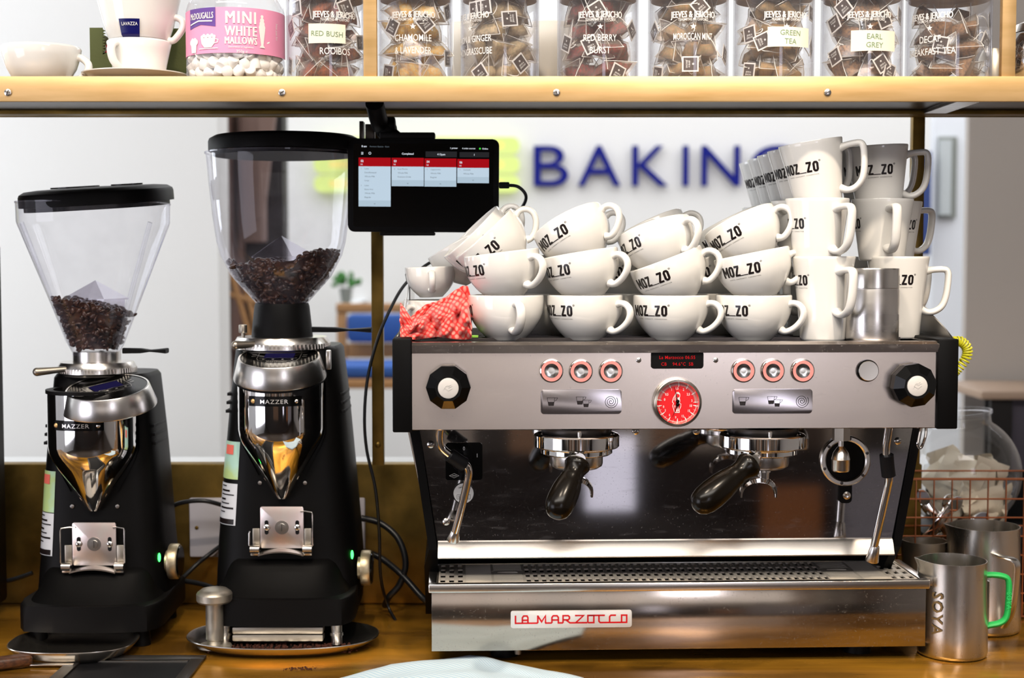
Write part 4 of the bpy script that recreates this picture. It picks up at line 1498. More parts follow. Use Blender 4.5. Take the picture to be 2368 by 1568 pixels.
def grinder(name, label, cx, J, D0):
    """J: rows of the picture for the parts; D0: distance of the spout axis"""
    DH = D0 + .055     # hopper / motor axis
    x0 = PX(cx, D0, 1000)
    y0 = D0 - 1.8
    yh = DH - 1.8
    k0 = D0 / FPX
    root = thing(name, label, 'coffee grinder', (x0, yh, CZ), group=None)

    def Z(py, dep=D0): return PZ(py, dep)
    bz = J['base_bot']
    # motor housing: loft of rounded sections
    secs = []
    for (py, hw, yf, yb) in J['house']:
        secs.append((Z(py, 1.8 + yf + y0), hw, y0 + yf, y0 + yb))

    def section(s_, n=40):
        z, hw, yf, yb = s_
        cy = (yf + yb) / 2; by = (yb - yf) / 2
        out = []
        for i in range(n):
            x, y = superpt(hw, by, 4.0, 2 * pi * i / n)
            out.append(Vector((x0 + x, cy + y, z)))
        return out
    b = MB().loft([section(s_) for s_ in secs])
    obj('housing', b, black_paint, root, world=True, sharp=50)

    def on_house(z, a, off=.0006):
        for s0, s1 in zip(secs[:-1], secs[1:]):
            if s1[0] <= z <= s0[0]:
                t = (s0[0] - z) / (s0[0] - s1[0])
                s_ = [p + (q - p) * t for p, q in zip(s0, s1)]
                x, y = superpt(s_[1] + off, (s_[3] - s_[2]) / 2 + off, 4.0, a)
                return Vector((x0 + x, (s_[2] + s_[3]) / 2 + y, z))
        return Vector((x0, y0, z))

    def patch(za, zb, a0, a1, off, nz=5, na=8):
        b = MB()
        rows = [[on_house(za + (zb - za) * i / nz, a0 + (a1 - a0) * j / na, off) for j in range(na + 1)] for i in range(nz + 1)]
        b.loft(rows, closed=False, caps=False)
        return b
    AL = R(180 + 20), R(180 + 62)
    s1 = obj('sticker', patch(Z(J['st1'][0]), Z(J['st1'][1]), AL[0], AL[1], .0008), sticker_g, root, world=True)
    b = patch(Z(J['st1'][0] + 8), Z(J['st1'][0] + 30), R(212), R(232), .0014, 2, 3)
    obj('sticker_mark', b, pink, s1, world=True)
    s2 = obj('rating_label', patch(Z(J['st2'][0]), Z(J['st2'][1]), AL[0], AL[1], .0008), sticker_w, root, world=True)
    b = MB()
    for i in range(7):
        za = Z(J['st2'][0] + 5 + i * 10)
        p_ = patch(za, za - .0016 - .001 * (i % 2), R(208), R(208 + 14 + 8 * (i % 3)), .0013, 1, 3)
        b.add(p_.bm); p_.bm.free()
    p_ = patch(Z(J['st2'][1] - 14), Z(J['st2'][1] - 2), AL[0] + .04, AL[1] - .04, .0013, 1, 5)
    b.add(p_.bm); p_.bm.free()
    obj('label_print', b, print_black, s2, world=True)
    for sx in (-1, 1):
        b = MB()
        for i in range(3):
            zz = Z(J['vent'] + i * 20)
            a = on_house(zz, R(-25) if sx > 0 else R(205), .0003)
            c = on_house(zz, R(8) if sx > 0 else R(172), .0003)
            b.box((min(a.x, c.x) - .002, min(a.y, c.y), zz - .0022), (max(a.x, c.x) + .0006, max(a.y, c.y), zz + .0022), .0005)
        obj('vents', b, rubber, root, world=True)
    # base
    zb0, zb1 = Z(J['base_bot'], D0 - .06), Z(J['base_top'], D0 - .06)
    yf = y0 - .062
    yb = y0 + .16
    hw = J['base_hw']
    pts = []
    for i in range(25):
        t = -1 + 2 * i / 24
        pts.append((x0 + t * hw * .86, yf + .010 * t * t))
    pts += [(x0 + hw * .97, yf + .030), (x0 + hw, yf + .055), (x0 + hw * .96, yb - .02), (x0 + hw * .85, yb), (x0 - hw * .85, yb), (x0 - hw * .96, yb - .02), (x0 - hw, yf + .055), (x0 - hw * .97, yf + .030)]
    b = MB().prism(pts, zb0, zb1, None, bev=.004)
    base = obj('base', b, black_pl, root, world=True)
    # flare between base and housing
    zf = Z(J['flare'], D0 - .02)
    r0_ = [Vector((x0 + x * 1.0, y0 + .058 + y, zb1 - .001)) for x, y in [superpt(hw * .93, .108, 4, 2 * pi * i / 40) for i in range(40)]]
    r1_ = [Vector((x0 + x, y0 + .064 + y, zb1 + (zf - zb1) * .35)) for x, y in [superpt(hw * .84, .092, 4, 2 * pi * i / 40) for i in range(40)]]
    r2_ = [Vector((x0 + x, y0 + .068 + y, zb1 + (zf - zb1) * .8)) for x, y in [superpt(hw * .80, .080, 4, 2 * pi * i / 40) for i in range(40)]]
    r3_ = [Vector((x0 + x, y0 + .072 + y, zf)) for x, y in [superpt(hw * .78, .074, 4.5, 2 * pi * i / 40) for i in range(40)]]
    obj('foot_flare', MB().loft([r0_, r1_, r2_, r3_]), black_paint, root, world=True, sharp=60)
    lvl = CZ + (.0048 if J.get('feet') else .0005)
    for sx in (-1, 1):
        for yy in (yf + .035, yb - .03):
            if J.get('feet') and yy < y0: continue
            xx = x0 + sx * hw * .72
            obj('foot', MB().cyl((xx, yy, lvl), (xx, yy, zb0), .013, .011, seg=20), black_pl, root, world=True)
    if J.get('feet'):
        for px in (-127, 136):
            xx = x0 + px * (D0 - .05) / FPX
            ft = MB().cyl((xx, yf + .022, lvl), (xx, yf + .022, zb0), .0080, seg=24).cyl((xx, yf + .022, (lvl + zb0) / 2 - .002), (xx, yf + .022, (lvl + zb0) / 2 + .002), .0095, seg=24)
            obj('steel_foot', ft, steel_soft, root, world=True)
        xa, xb = x0 - 104 * k0, x0 + 104 * k0
        za, zb_ = zb0 - .002, zb0 - .0235
        obj('drawer_lip', MB().box((xa, yf + .012, zb_ + .0105), (xb, yf + .03, za - .001), .002).box((xa, yf + .012, zb_), (xb, yf + .03, zb_ + .0095), .002), steel_dull, root, world=True)
    # chrome funnel
    rc = J['rc']
    zt_, zc_, ztip = Z(J['fun_top']), Z(J['fun_bend']), Z(J['fun_tip'])
    prof = [(rc, zt_), (rc, zc_ + .014), (rc * .975, zc_ + .004), (rc * .90, zc_ - .007), (rc * .80, zc_ - .018), (rc * .16 + .001, ztip + .004), (rc * .13, ztip), (rc * .10, ztip + .004)]
    M0 = Matrix.Translation((x0, y0, 0))
    obj('funnel', MB().lathe(prof, 72, M0, cap0=False, cap1=False), chrome, root, world=True, sharp=30)
    # black saddle that holds the funnel at its sides
    b = MB().lathe([(rc * 1.03, zt_), (rc * 1.04, zc_ + .006), (rc * .93, zc_ - .012), (rc * .55, zc_ - .055)], 60, M0, a0=R(4), a1=R(176), cap0=False, cap1=False)
    obj('saddle', b, black_gloss, root, world=True)
    # name plate
    za = Z(J['plate'])
    ap = J.get('plate_a', 0)
    g = bmesh.new(); fill(g, rrect(.0775 * D0 / 2.04, .0138, .0008, 2))
    bmesh.ops.triangulate(g, faces=g.faces)
    b = MB()
    hw_ = .0388; hh_ = .0069; NN = 16
    rows = []
    for zz in (za - hh_, za + hh_):
        rows.append([Vector((x0 + (rc + .0012) * sin(ap + (-hw_ + 2 * hw_ * i / NN) / rc), y0 - (rc + .0012) * cos(ap + (-hw_ + 2 * hw_ * i / NN) / rc), zz)) for i in range(NN + 1)])
    b.loft(rows, closed=False, caps=False)
    g.free()
    npl = obj('name_plate', b, black_gloss, root, world=True)
    g = text2d('MAZZER', .0060, bold=.004, xs=1.15, gap=1.12)
    wrap(g, rc, ap, za, x0, y0, eps=.0018)
    obj('plate_letters', g, silver_print, npl, world=True)
    for sx in (-1, 1):
        a = ap + sx * .031 / rc
        obj('screw', MB().ball((x0 + (rc + .001) * sin(a), y0 - (rc + .001) * cos(a), za), .0034, 12, (1, .6, 1)), brass if sx < 0 else steel_soft, npl, world=True)
    # top of the funnel
    if J.get('open_cup'):
        obj('funnel_rim', MB().lathe([(rc * .86, zt_ - .004), (rc * .86, zt_ + .001), (rc * 1.03, zt_ + .001), (rc * 1.03, zt_ - .004)], 60, M0, cap0=False, cap1=False), black_pl, root, world=True)
        obj('funnel_inside', MB().lathe([(rc * .9, zt_ - .004), (0, zt_ - .02)], 40, M0, cap0=False), rubber, root, world=True)
    # display head
    hx, hy, hz, hr, hh, tl_, rt_ = J['head']
    hc = P(hx, hy, D0 - (.022 if J.get('open_cup') else .004))
    Mh = Matrix.Translation(hc) @ Matrix.Rotation(R(J.get('roll', 0)), 4, 'Y') @ Matrix.Rotation(R(tl_), 4, 'X') @ Matrix.Rotation(R(rt_), 4, 'Z')
    b = MB().lathe([(hr * 1.0, 0), (hr * 1.005, .002), (hr * .885, hh - .001), (hr * .875, hh), (hr * .84, hh)], 72, Mh, cap0=False, cap1=False)
    if not J.get('open_cup'):
        b2 = MB().lathe([(hr * .97, -.004), (hr * .97, .001)], 72, Mh, cap0=False, cap1=False)
    head = obj('display_head', b, mat('spun_steel', (.74, .71, .68), .26, 1.0) if 'spun_steel' not in MT else MT['spun_steel'], root, world=True)
    if not J.get('open_cup'): obj('head_gasket', b2, rubber, head, world=True)
    obj('head_underside', MB().lathe([(hr * .99, .001), (0, .001)], 40, Mh, cap0=False), black_pl, head, world=True)
    tp = obj('touch_panel', MB().lathe([(hr * .845, hh - .0008), (0, hh - .0004)], 60, Mh, cap0=False), black_gloss, head, world=True)
    sc = MB().quad(*[Mh @ Vector((x, y, hh + .0002)) for x, y in ((-.021, -.008), (.021, -.008), (.021, .018), (-.021, .018))])
    obj('screen', sc, lcd, tp, world=True)
    g = bmesh.new()
    stroke(g, [(-.027, -.021), (.027, -.021), (.030, -.012), (.030, .020), (-.030, .020), (-.030, -.012)], .0004, True)
    stroke(g, [(-.027, -.011), (-.018, -.011), (-.015, -.0085), (-.006, -.011), (.004, -.0085), (.013, -.011), (.027, -.0095)], .0005)
    for i in range(4):
        fill(g, circ(.0017, 10, -.020 + i * .0135, -.0155))
    for sx in (-1, 1):
        for dy in (-.002, .006):
            stroke(g, [(sx * .036 - .003, dy), (sx * .036 + .003, dy + .001)], .0012)
    merge(g, shift(text2d('ELECTRONIC', .0026, bold=.006, xs=1.25, gap=1.1), 0, -.0255))
    g.transform(Mh @ Matrix.Translation((0, 0, hh + .0004)))
    obj('panel_print', g, silver_print, tp, world=True)
    # adjusting collar under the hopper
    DHc = DH
    cz0, cz1, cr = Z(J['col'][1], DHc), Z(J['col'][0], DHc), J['col'][2]
    MH = Matrix.Translation((x0 + J.get('hdx', 0), yh, 0))
    rib = []
    b = MB().lathe([(cr * .80, cz0 - .003), (cr * .97, cz0), (cr, cz0 + .001), (cr, cz0 + (cz1 - cz0) * .55), (cr * .93, cz1), (cr * .6, cz1)], 72, MH, cap0=True, cap1=True)
    col = obj('adjusting_collar', b, steel_soft, root, world=True)
    b = MB()
    for i in range(66):
        a = 2 * pi * i / 72 + pi / 2 + .3
        p = Vector((cos(a) * cr, sin(a) * cr, 0)); t_ = Vector((-sin(a), cos(a), 0)) * .0011
        zc = (cz0 + .0018, cz0 + (cz1 - cz0) * .5)
        m_ = MH @ Matrix.Translation((p.x, p.y, 0)) @ Matrix.Rotation(a, 4, 'Z')
        b.box((-.0004, -.0012, zc[0]), (.0009, .0012, zc[1]), m=m_)
    obj('collar_teeth', b, steel_soft, col, world=True)
    # bar of the collar, pointing to the left front
    h0 = P(J['bar'][2], J['bar'][3], DHc - cr * .75); h1 = P(J['bar'][0], J['bar'][1], DHc - cr * 1.05)
    dd = (h1 - h0).normalized()
    b = MB().cyl(h0, h1, .0036, .0062, seg=20).ball(h1, .0063, 16)
    obj('collar_handle', b, steel_dull, col, world=True)
    if J.get('peg'):
        p = P(J['peg'][0], J['peg'][1], DHc - .02)
        obj('lock_pin', MB().cyl(p, p + Vector((0, 0, .012)), .006, seg=20, bev=.001).cyl(p - Vector((0, 0, .010)), p, .0025, seg=12), steel_dull, col, world=True)
        p = P(760, 832, DHc - .05)
        obj('side_latch', MB().box(p + Vector((-.0035, -.004, -.014)), p + Vector((.0035, .004, .014)), .0015), steel_soft, root, world=True)
    # neck
    nk = J['neck']
    zz = [Z(p_[0], DHc) for p_ in nk]
    b = MB().lathe([(0, zz[0])] + [(p_[1], z) for p_, z in zip(nk, zz)] + [(0, zz[-1])], 56, MH, cap0=False, cap1=False)
    obj('neck', b, black_pl if J.get('neck_black') else steel_soft, root, world=True, sharp=25)
    l0 = P(J['lever'][0], J['lever'][1], DHc - .03); l1 = P(J['lever'][2], J['lever'][3], DHc - .03)
    b = MB()
    dx = l1 - l0
    rings = []
    for t, wz, wy in ((0, .004, .006), (.4, .0036, .007), (.62, .0015, .009), (.8, .0025, .009), (.97, .0038, .010), (1, .0036, .010)):
        c = l0 + dx * t
        rings.append([c + Vector((0, a_ * wy, b_ * wz)) for a_, b_ in ((-1, -.6), (-.6, -1), (.6, -1), (1, -.6), (1, .6), (.6, 1), (-.6, 1), (-1, .6))])
    obj('shutter_lever', b.loft(rings), black_pl, root, world=True)
    # hopper
    hpz = [(Z(p_[0], DHc), p_[1]) for p_ in J['hop']]
    MH2 = MH
    b = MB().lathe([(r_, z) for z, r_ in hpz], 72, MH2, cap0=False, cap1=False, sq=J.get('sq', 2))
    hop = obj('hopper', b, hopper_plastic, root, world=True, sharp=20)
    b = MB()
    for z, r_ in (hpz[0], hpz[1]):
        pass
    z, r_ = hpz[0]
    b.lathe([(r_ * .985, z - .002), (r_ * 1.005, z - .002), (r_ * 1.005, z), (r_ * .985, z)], 72, MH2, cap0=False, cap1=False, sq=J.get('sq', 2))
    obj('hopper_rim', b, hopper_plastic, hop, world=True)
    if J.get('inner'):
        # thick moulded corner ribs
        for sx in (-1, 1):
            (za, ra), (zb_, rb) = J['inner']
            p0 = Vector((x0 + J.get('hdx', 0) + sx * (ra * .90), yh - ra * .42, Z(za, DHc)))
            p1 = Vector((x0 + J.get('hdx', 0) + sx * (rb * .90), yh - rb * .42, Z(zb_, DHc)))
            obj('hopper_rib', MB().tube([p0, p1], .0035, 8), hopper_plastic, hop, world=True)
    # lid
    lc = P(J['lid'][0], J['lid'][1], DHc)
    Ml = Matrix.Translation(lc) @ Matrix.Rotation(R(-J['lid'][4]), 4, 'Y') @ Matrix.Rotation(R(J['lid'][5]), 4, 'X')
    lr, lh = J['lid'][2], J['lid'][3]
    b = MB().lathe([(lr * .94, -.006), (lr * .94, 0), (lr, .0005), (lr, lh * .62), (lr * .985, lh * .78), (lr * .92, lh * .95), (lr * .75, lh * 1.02), (0, lh * 1.08)], 80, Ml, cap0=True, sq=J.get('sq', 2))
    lid = obj('lid', b, black_pl, root, world=True, sharp=30)
    if J.get('sq'):
        for dx, sc_ in ((-.30, .34), (.42, .22)):
            mm = Ml @ Matrix.Translation((lr * dx, 0, lh * 1.045))
            obj('lid_recess', MB().lathe([(lr * sc_, 0), (lr * sc_, .0022), (lr * sc_ * .92, .0022), (lr * sc_ * .9, .0008), (0, .0008)], 40, mm, cap0=False, sy=.55), black_gloss, lid, world=True)
    # clear cone inside the hopper
    cn = J['cone']
    zc0, zc1, zc2 = Z(cn[0], DHc), Z(cn[1], DHc), Z(cn[2], DHc)
    b = MB().lathe([(0, zc0), (cn[3], zc1), (cn[3], zc1 - .002), (cn[3] * .9, zc1 - .002), (cn[3] * .85, zc2)], 5 if not J.get('sq') else 4, MH @ Matrix.Rotation(R(8 if not J.get('sq') else 30), 4, 'Z'), cap0=False, cap1=False)
    obj('hopper_cone', b, thin_glass('cone_plastic', (.84, .82, .87), (.40, .37, .45), .1, .10, .6) if 'cone_plastic' not in MT else MT['cone_plastic'], hop, world=True, sharp=10)
    # fork plate for the portafilter
    yfp = secs[-3][2] - .006
    fD = yfp + 1.8
    fx0, fx1, fy0, fy1 = J['fork']
    kf = fD / FPX
    c = P((fx0 + fx1) / 2, (fy0 + fy1) / 2, fD)
    Wf, Hf = (fx1 - fx0) * kf, (fy1 - fy0) * kf
    m = facing(c)
    b = MB().prism(rrect(Wf, Hf, .003), 0, .0022, m, bev=.0005)
    fk = obj('fork_plate', b, zinc, root, world=True)
    for sx in (-1, 1):
        g = MB().prism(rrect(.0055, .0205, .0027, 4, sx * Wf * .355, 0), .0015, .0027, m)
        sl = obj('slot', g, rubber, fk, world=True)
        g = MB().lathe([(.0046, .0026), (.0043, .0040), (.0025, .0052), (0, .0054)], 20, m @ Matrix.Translation((sx * Wf * .355, 0, 0)), cap0=False)
        sr = obj('screw', g, steel_soft, fk, world=True)
        g = MB().box((-.0026, -.0005, .005), (.0026, .0005, .0057), m=m @ Matrix.Translation((sx * Wf * .355, 0, 0)) @ Matrix.Rotation(.7, 4, 'Z')).box((-.0005, -.0026, .005), (.0005, .0026, .0057), m=m @ Matrix.Translation((sx * Wf * .355, 0, 0)) @ Matrix.Rotation(.7, 4, 'Z'))
        obj('screw_cross', g, rubber, sr, world=True)
    g = MB().lathe([(.0100, .0022), (.0100, .0030), (.0058, .0031), (.0056, .0042), (0, .0044)], 32, m, cap0=False)
    cs = obj('centre_screw', g, steel_soft, fk, world=True)
    obj('screw_slot', MB().box((-.0004, -.0052, .004), (.0004, .0052, .0047), m=m), dark_steel, cs, world=True)
    # side brackets
    for sx in (-1, 1):
        top_ = (Hf / 2 - .007) if (sx > 0 or J.get('both')) else -.004
        bx = sx * (Wf / 2 + .006)
        q = [Vector((sx * (Wf / 2 - .004), top_, .003)), Vector((sx * (Wf / 2 + .003), top_ + .001, .006)), Vector((sx * (Wf / 2 + .0135), top_, .010)), Vector((sx * (Wf / 2 + .0145), top_ - .003, .011)), Vector((sx * (Wf / 2 + .0145), -Hf / 2 + .006, .012)), Vector((sx * (Wf / 2 + .011), -Hf / 2 + .002, .010))]
        if top_ < 0: q = q[2:]
        b = MB().tube([m @ v for v in q], .0011, 8)
        obj('wire_clip', b, steel_soft, fk, world=True)
        b = MB().box((bx - .005, -Hf / 2 + .001, .001), (bx + .0055, -Hf * .02, .0035), .001, m=m)
        obj('side_cheek', b, steel_dull, fk, world=True)
        rx = sx * (Wf / 2 + .0065)
        cc_ = m @ Vector((rx - .0065, -Hf / 2 + .000, .010)); c2 = m @ Vector((rx + .0065, -Hf / 2 + .000, .010))
        b = MB().cyl(cc_, c2, .0062, seg=24).box((rx - .0062, -Hf / 2 - .009, .004), (rx + .0062, -Hf / 2 - .001, .012), .001, m=m)
        obj('roller', b, steel_soft, fk, world=True)
    b = MB()
    n_ = 14
    rings = []
    for i in range(n_ + 1):
        t = -1 + 2 * i / n_
        x_ = t * Wf * .52
        z_ = -Hf / 2 - .004 - .005 * t * t * 1.0
        rings.append([m @ Vector((x_, z_ + .004, .002)), m @ Vector((x_, z_ + .002, .016)), m @ Vector((x_, z_, .016)), m @ Vector((x_, z_ + .001, .002))])
    obj('fork', b.loft(rings), steel_soft, fk, world=True)
    # two front screws of the panel
    for sx in (-1, 1):
        zz_ = Z(J['fscrew'], D0)
        a = Vector((x0 + sx * .0325, secs[3][2] - .001 + 0, zz_))
        yy = on_house(zz_, R(270), .0004).y
        a.y = yy
        obj('panel_screw', MB().lathe([(.0032, 0), (.0028, .0012), (0, .0015)], 16, facing(a), cap0=False), steel_soft, root, world=True)
    # switch knob and lamp on the right
    kx, ky = J['knob']
    c = P(kx, ky, D0 + .045)
    hwz = on_house(c.z, R(0), 0).x
    b = MB().lathe([(0, 0), (.016, 0), (.016, .004), (.0255, .005), (.026, .007), (.026, .017), (.0245, .019), (.0, .0190)], 40, Matrix.Translation((hwz - .001, c.y, c.z)) @ Matrix.Rotation(pi / 2, 4, 'Y') @ Matrix.Rotation(0, 4, 'Z'), cap0=False)
    kn = obj('switch_knob', b, mat('knob_metal', (.50, .42, .28), .4, .9, bump=(200, .3)) if 'knob_metal' not in MT else MT['knob_metal'], root, world=True)
    b = MB().lathe([(0, .0192), (.023, .0192), (.022, .021), (0, .0215)], 32, Matrix.Translation((hwz - .001, c.y, c.z)) @ Matrix.Rotation(pi / 2, 4, 'Y'), cap0=False)
    obj('knob_face', b, black_gloss, kn, world=True)
    lp = P(J['led'][0], J['led'][1], 1.8 + on_house(c.z, R(-38), 0).y)
    pp = on_house(lp.z, R(-30), .0008)
    obj('power_lamp', MB().ball(pp, .0060, 14, (.35, .5, 1.1)), led_green, root, world=True)
    # gap filler: collar seat
    obj('collar_seat', MB().lathe([(cr * .9, Z(J['house'][0][0], 2.0) - .002), (cr * .86, cz0 - .0035), (0, cz0 - .0035)], 48, MH, cap0=True, cap1=False), steel_dull, root, world=True)
    return root, (x0 + J.get('hdx', 0), yh), lambda py: Z(py, DHc), hpz


KH = 2.095 / FPX
J2 = dict(base_bot=1450, base_top=1388, base_hw=.105, flare=1300,
          house=[(803, .072, .022, .165), (812, .076, .018, .17), (905, .083, .014, .172), (1000, .0885, .010, .174), (1100, .094, .006, .176), (1250, .102, .002, .178), (1330, .105, .000, .18), (1395, .106, -.004, .18)],
          st1=(1025, 1112), st2=(1122, 1218), vent=918, rc=.0615, fun_top=884, fun_bend=1012, fun_tip=1152, plate=919,
          head=(648, 872, 0, .0655, .031, 13, 0), hdx=-.0065, col=(778, 806, .0695), bar=(545, 798, 606, 795), peg=(562, 770),
          neck=[(778, .0447), (745, .0425), (708, .0400), (701, .0385)], neck_black=True, lever=(722, 762, 860, 763),
          hop=[(354, .1085), (362, .1065), (420, .1035), (500, .0985), (560, .0930), (590, .0880), (640, .0715), (705, .0350), (712, .0350)],
          lid=(659, 352, .1095, .0235, .4, 0), cone=(545, 593, 640, .052), fork=(602, 703, 1170, 1268), fscrew=1118, knob=(825, 1313), led=(792, 1285), feet=True)
GD = 2.04
g2, hx2, Zh2, hp2 = grinder('coffee_grinder', 'taller black coffee grinder in the middle, with rounded hopper, standing in an oval tray', 651, J2, GD)
J1 = dict(base_bot=1464, base_top=1404, base_hw=.101, flare=1320,
          house=[(866, .067, .022, .145), (876, .071, .018, .15), (940, .075, .014, .152), (1020, .080, .010, .154), (1100, .084, .006, .156), (1250, .090, .002, .158), (1330, .094, .000, .16), (1408, .098, -.004, .16)],
          st1=(1093, 1188), st2=(1190, 1288), vent=992, rc=.0622, fun_top=900, fun_bend=1050, fun_tip=1180, plate=974, plate_a=-.10, open_cup=True,
          head=(254, 940, 0, .0655, .029, 14, 38), roll=-2, col=(836, 862, .0565), bar=(86, 860, 158, 853),
          neck=[(838, .0345), (815, .0345), (812, .0345)], lever=(285, 811, 387, 811), hdx=-.009,
          hop=[(469, .1045), (476, .1040), (514, .1035), (520, .1025), (795, .0385), (815, .0325), (820, .0325)], sq=2.7,
          inner=((516, .102), (790, .040)),
          lid=(227, 472, .1050, .024, 3.2, 4), cone=(648, 690, 735, .048), fork=(168, 270, 1207, 1308), both=True, fscrew=1172, knob=(378, 1298), led=(337, 1291))
g1, hx1, Zh1, hp1 = grinder('coffee_grinder', 'shorter black coffee grinder on the left, with straight sided hopper and askew lid', 215, J1, GD)


def beans(name, label, cx, cy, Zf, hp, surf, n, seed, sq=2.0, zbot=None):
    rnd = random.Random(seed)

    def rad(z):
        for (z0, r0), (z1, r1) in zip(hp[:-1], hp[1:]):
            if z1 <= z <= z0: return r1 + (r0 - r1) * (z - z1) / (z0 - z1 + 1e-9)
        return hp[-1][1]
    pb = MB()
    # one bean: flattened ellipsoid with a groove
    r = bmesh.ops.create_uvsphere(pb.bm, u_segments=10, v_segments=7, radius=1)
    for v in r['verts']:
        if v.co.z < -.15: v.co.z = -.15 - (v.co.z + .15) * .2
        if abs(v.co.y) < .15 and v.co.z < 0: v.co.z += .35
    me = bpy.data.meshes.new('b'); pb.bm.to_mesh(me); pb.bm.free()
    V = [v.co.copy() for v in me.vertices]; Fs = [tuple(p.vertices) for p in me.polygons]
    bpy.data.meshes.remove(me)
    bm = bmesh.new()
    zlo = zbot
    zhi = max(surf(-1), surf(1), surf(0))
    cnt = 0
    while cnt < n:
        z = zlo + (zhi - zlo) * rnd.random() ** .8
        R0 = rad(z) - .0058
        shell = rnd.random()
        if shell < .72:
            a = rnd.uniform(pi, 2 * pi) if rnd.random() < .8 else rnd.uniform(0, pi)
            rr_ = R0 * (1 - rnd.random() * .06)
        else:
            a = rnd.uniform(0, 2 * pi); rr_ = R0 * sqrt(rnd.random())
        k = (abs(cos(a)) ** sq + abs(sin(a)) ** sq) ** (-1 / sq)
        x, y = rr_ * cos(a) * k, rr_ * sin(a) * k
        zs = surf(x / .1)
        if shell >= .72: z = zs - rnd.random() * .006
        if z > zs: continue
        c = Vector((cx + x, cy + y, z))
        q = Matrix.Rotation(rnd.uniform(0, 6.3), 4, 'Z') @ Matrix.Rotation(rnd.uniform(0, 3.1), 4, 'X') @ Matrix.Rotation(rnd.uniform(0, 6.3), 4, 'Z')
        m_ = Matrix.Translation(c) @ q @ Matrix.Diagonal((.0060 * rnd.uniform(.85, 1.1), .0043, .0034, 1))
        vs = [bm.verts.new(m_ @ v) for v in V]
        for f in Fs: bm.faces.new([vs[i] for i in f])
        cnt += 1
    # dark mass inside
    rings = []
    for i in range(7):
        t = i / 6
        ring = []
        for j in range(28):
            a = 2 * pi * j / 28
            k = (abs(cos(a)) ** sq + abs(sin(a)) ** sq) ** (-1 / sq)
            zt_ = surf((rad(zhi) * cos(a)) / .1) - .008
            z = zlo + (zt_ - zlo) * t
            R0 = max(.002, rad(z) - .0085)
            ring.append(Vector((cx + R0 * cos(a) * k, cy + R0 * sin(a) * k, z)))
        rings.append(ring)
    b = MB(); b.bm.free(); b.bm = bm
    b.loft(rings)
    return solo(name, b, bean_m, label, 'coffee beans', (cx, cy, zlo), kind='stuff')


zz2 = lambda py: Zh2(py)
beans('coffee_beans', 'roasted coffee beans heaped in the rounded hopper of the middle grinder', hx2[0], hx2[1], Zh2, hp2,
      lambda u: Zh2(607) + (Zh2(575) - Zh2(607)) * max(0, min(1, (u * .1 - .01) / .07)) - .004 * sin(u * 9), 640, 3, zbot=Zh2(703))
beans('coffee_beans', 'roasted coffee beans low in the straight hopper of the left grinder', hx1[0], hx1[1], Zh1, hp1,
      lambda u: Zh1(700) + (Zh1(688) - Zh1(700)) * max(0, min(1, (-u * .1) / .05)) - (.014 * max(0, u * .1) / .05), 420, 5, sq=2.7, zbot=Zh1(805))

# ---------------------------------------------------------------- things on the shelf
ST_ = SHZ + .0003
rnd = random.Random(11)


def sp_(px, dep, z=None):
    p = P(px, 175, dep); p.z = ST_ if z is None else z
    return p


def plain_cup(label, px, dep, prof_px, z0=None, handle=None, group='plain white cups on the shelf', hang=90, wall=.003, name='white_cup'):
    """prof_px: list of (half width px, py) from the foot up"""
    c = sp_(px, dep, z0)
    k = dep / FPX
    zb_ = P(px, prof_px[0][1], dep).z
    prof = [(w_ * k, P(px, y, dep).z - zb_) for w_, y in prof_px]
    root = thing(name, label, 'cup', c, 0, group)
    inn = [(max(.001, r_ - wall), z + .0005) for r_, z in prof[::-1]][:-1]
    b = MB().lathe([(0, 0)] + prof + [(prof[-1][0] - wall * .5, prof[-1][1] + .001)] + inn + [(0, wall + .002)], 56, cap0=False, cap1=False)
    obj('body', b, porcelain, root, sharp=50)
    if handle:
        pts = [Vector(((x - px) * k, 0, P(px, y, dep).z - zb_)) for x, y in handle[0]]
        hp = smooth_path(pts, 5)
        hb = MB().tube(hp, handle[1], 14, ry=handle[1] * .7, up=(0, 1, 0))
        hb.bm.transform(Matrix.Rotation(R(hang - 90), 4, 'Z'))
        obj('handle', hb, porcelain, root, sharp=60)
    return root


c1_ = plain_cup('wide white cup standing at the left end of the shelf, second cup rim behind it', 96, 1.86,
                [(40, 176), (52, 174), (66, 160), (78, 140), (86, 115), (90, 95), (88, 91)],
                handle=([(165, 120), (185, 114), (203, 128), (202, 146), (186, 162), (160, 168)], .0068))
plain_cup('white cup at the left end of the shelf, its rim showing behind the wide cup', 100, 1.97,
          [(40, 181), (50, 178), (60, 150), (62, 100), (61, 94)])
# saucer with two cups
c = sp_(313, 1.865)
sau = thing('saucer', 'white saucer under the stacked espresso cups on the shelf', 'saucer', c)
k = 1.865 / FPX
obj('plate', MB().lathe([(0, 0), (50 * k, 0), (60 * k, .003), (100 * k, .0085), (119 * k, .0125), (119.5 * k, .0138), (112 * k, .0125), (60 * k, .0060), (0, .0050)], 64, cap0=False), porcelain, sau)
d_ = 1.865
lower = plain_cup('plain white conical cup on the saucer on the shelf', 323, d_, [(52, 156), (56, 153), (62, 120), (69, 88), (73, 72), (72, 69)], z0=ST_ + .0065,
                  handle=([(375, 82), (398, 80), (408, 95), (402, 118), (386, 132), (372, 138)], .0062), hang=-32)
zc_ = ST_ + .0065 + (P(323, 69, d_).z - P(323, 156, d_).z) - .002
upper = plain_cup('white cup with a navy label, resting on the conical cup above the saucer', 323, d_, [(54, 67), (68, 58), (80, 20), (88, -10), (95, -40)], z0=zc_,
                  handle=([(378, 52), (398, 60), (412, 48), (424, 28), (420, 12), (404, 6), (388, 12)], .0062))
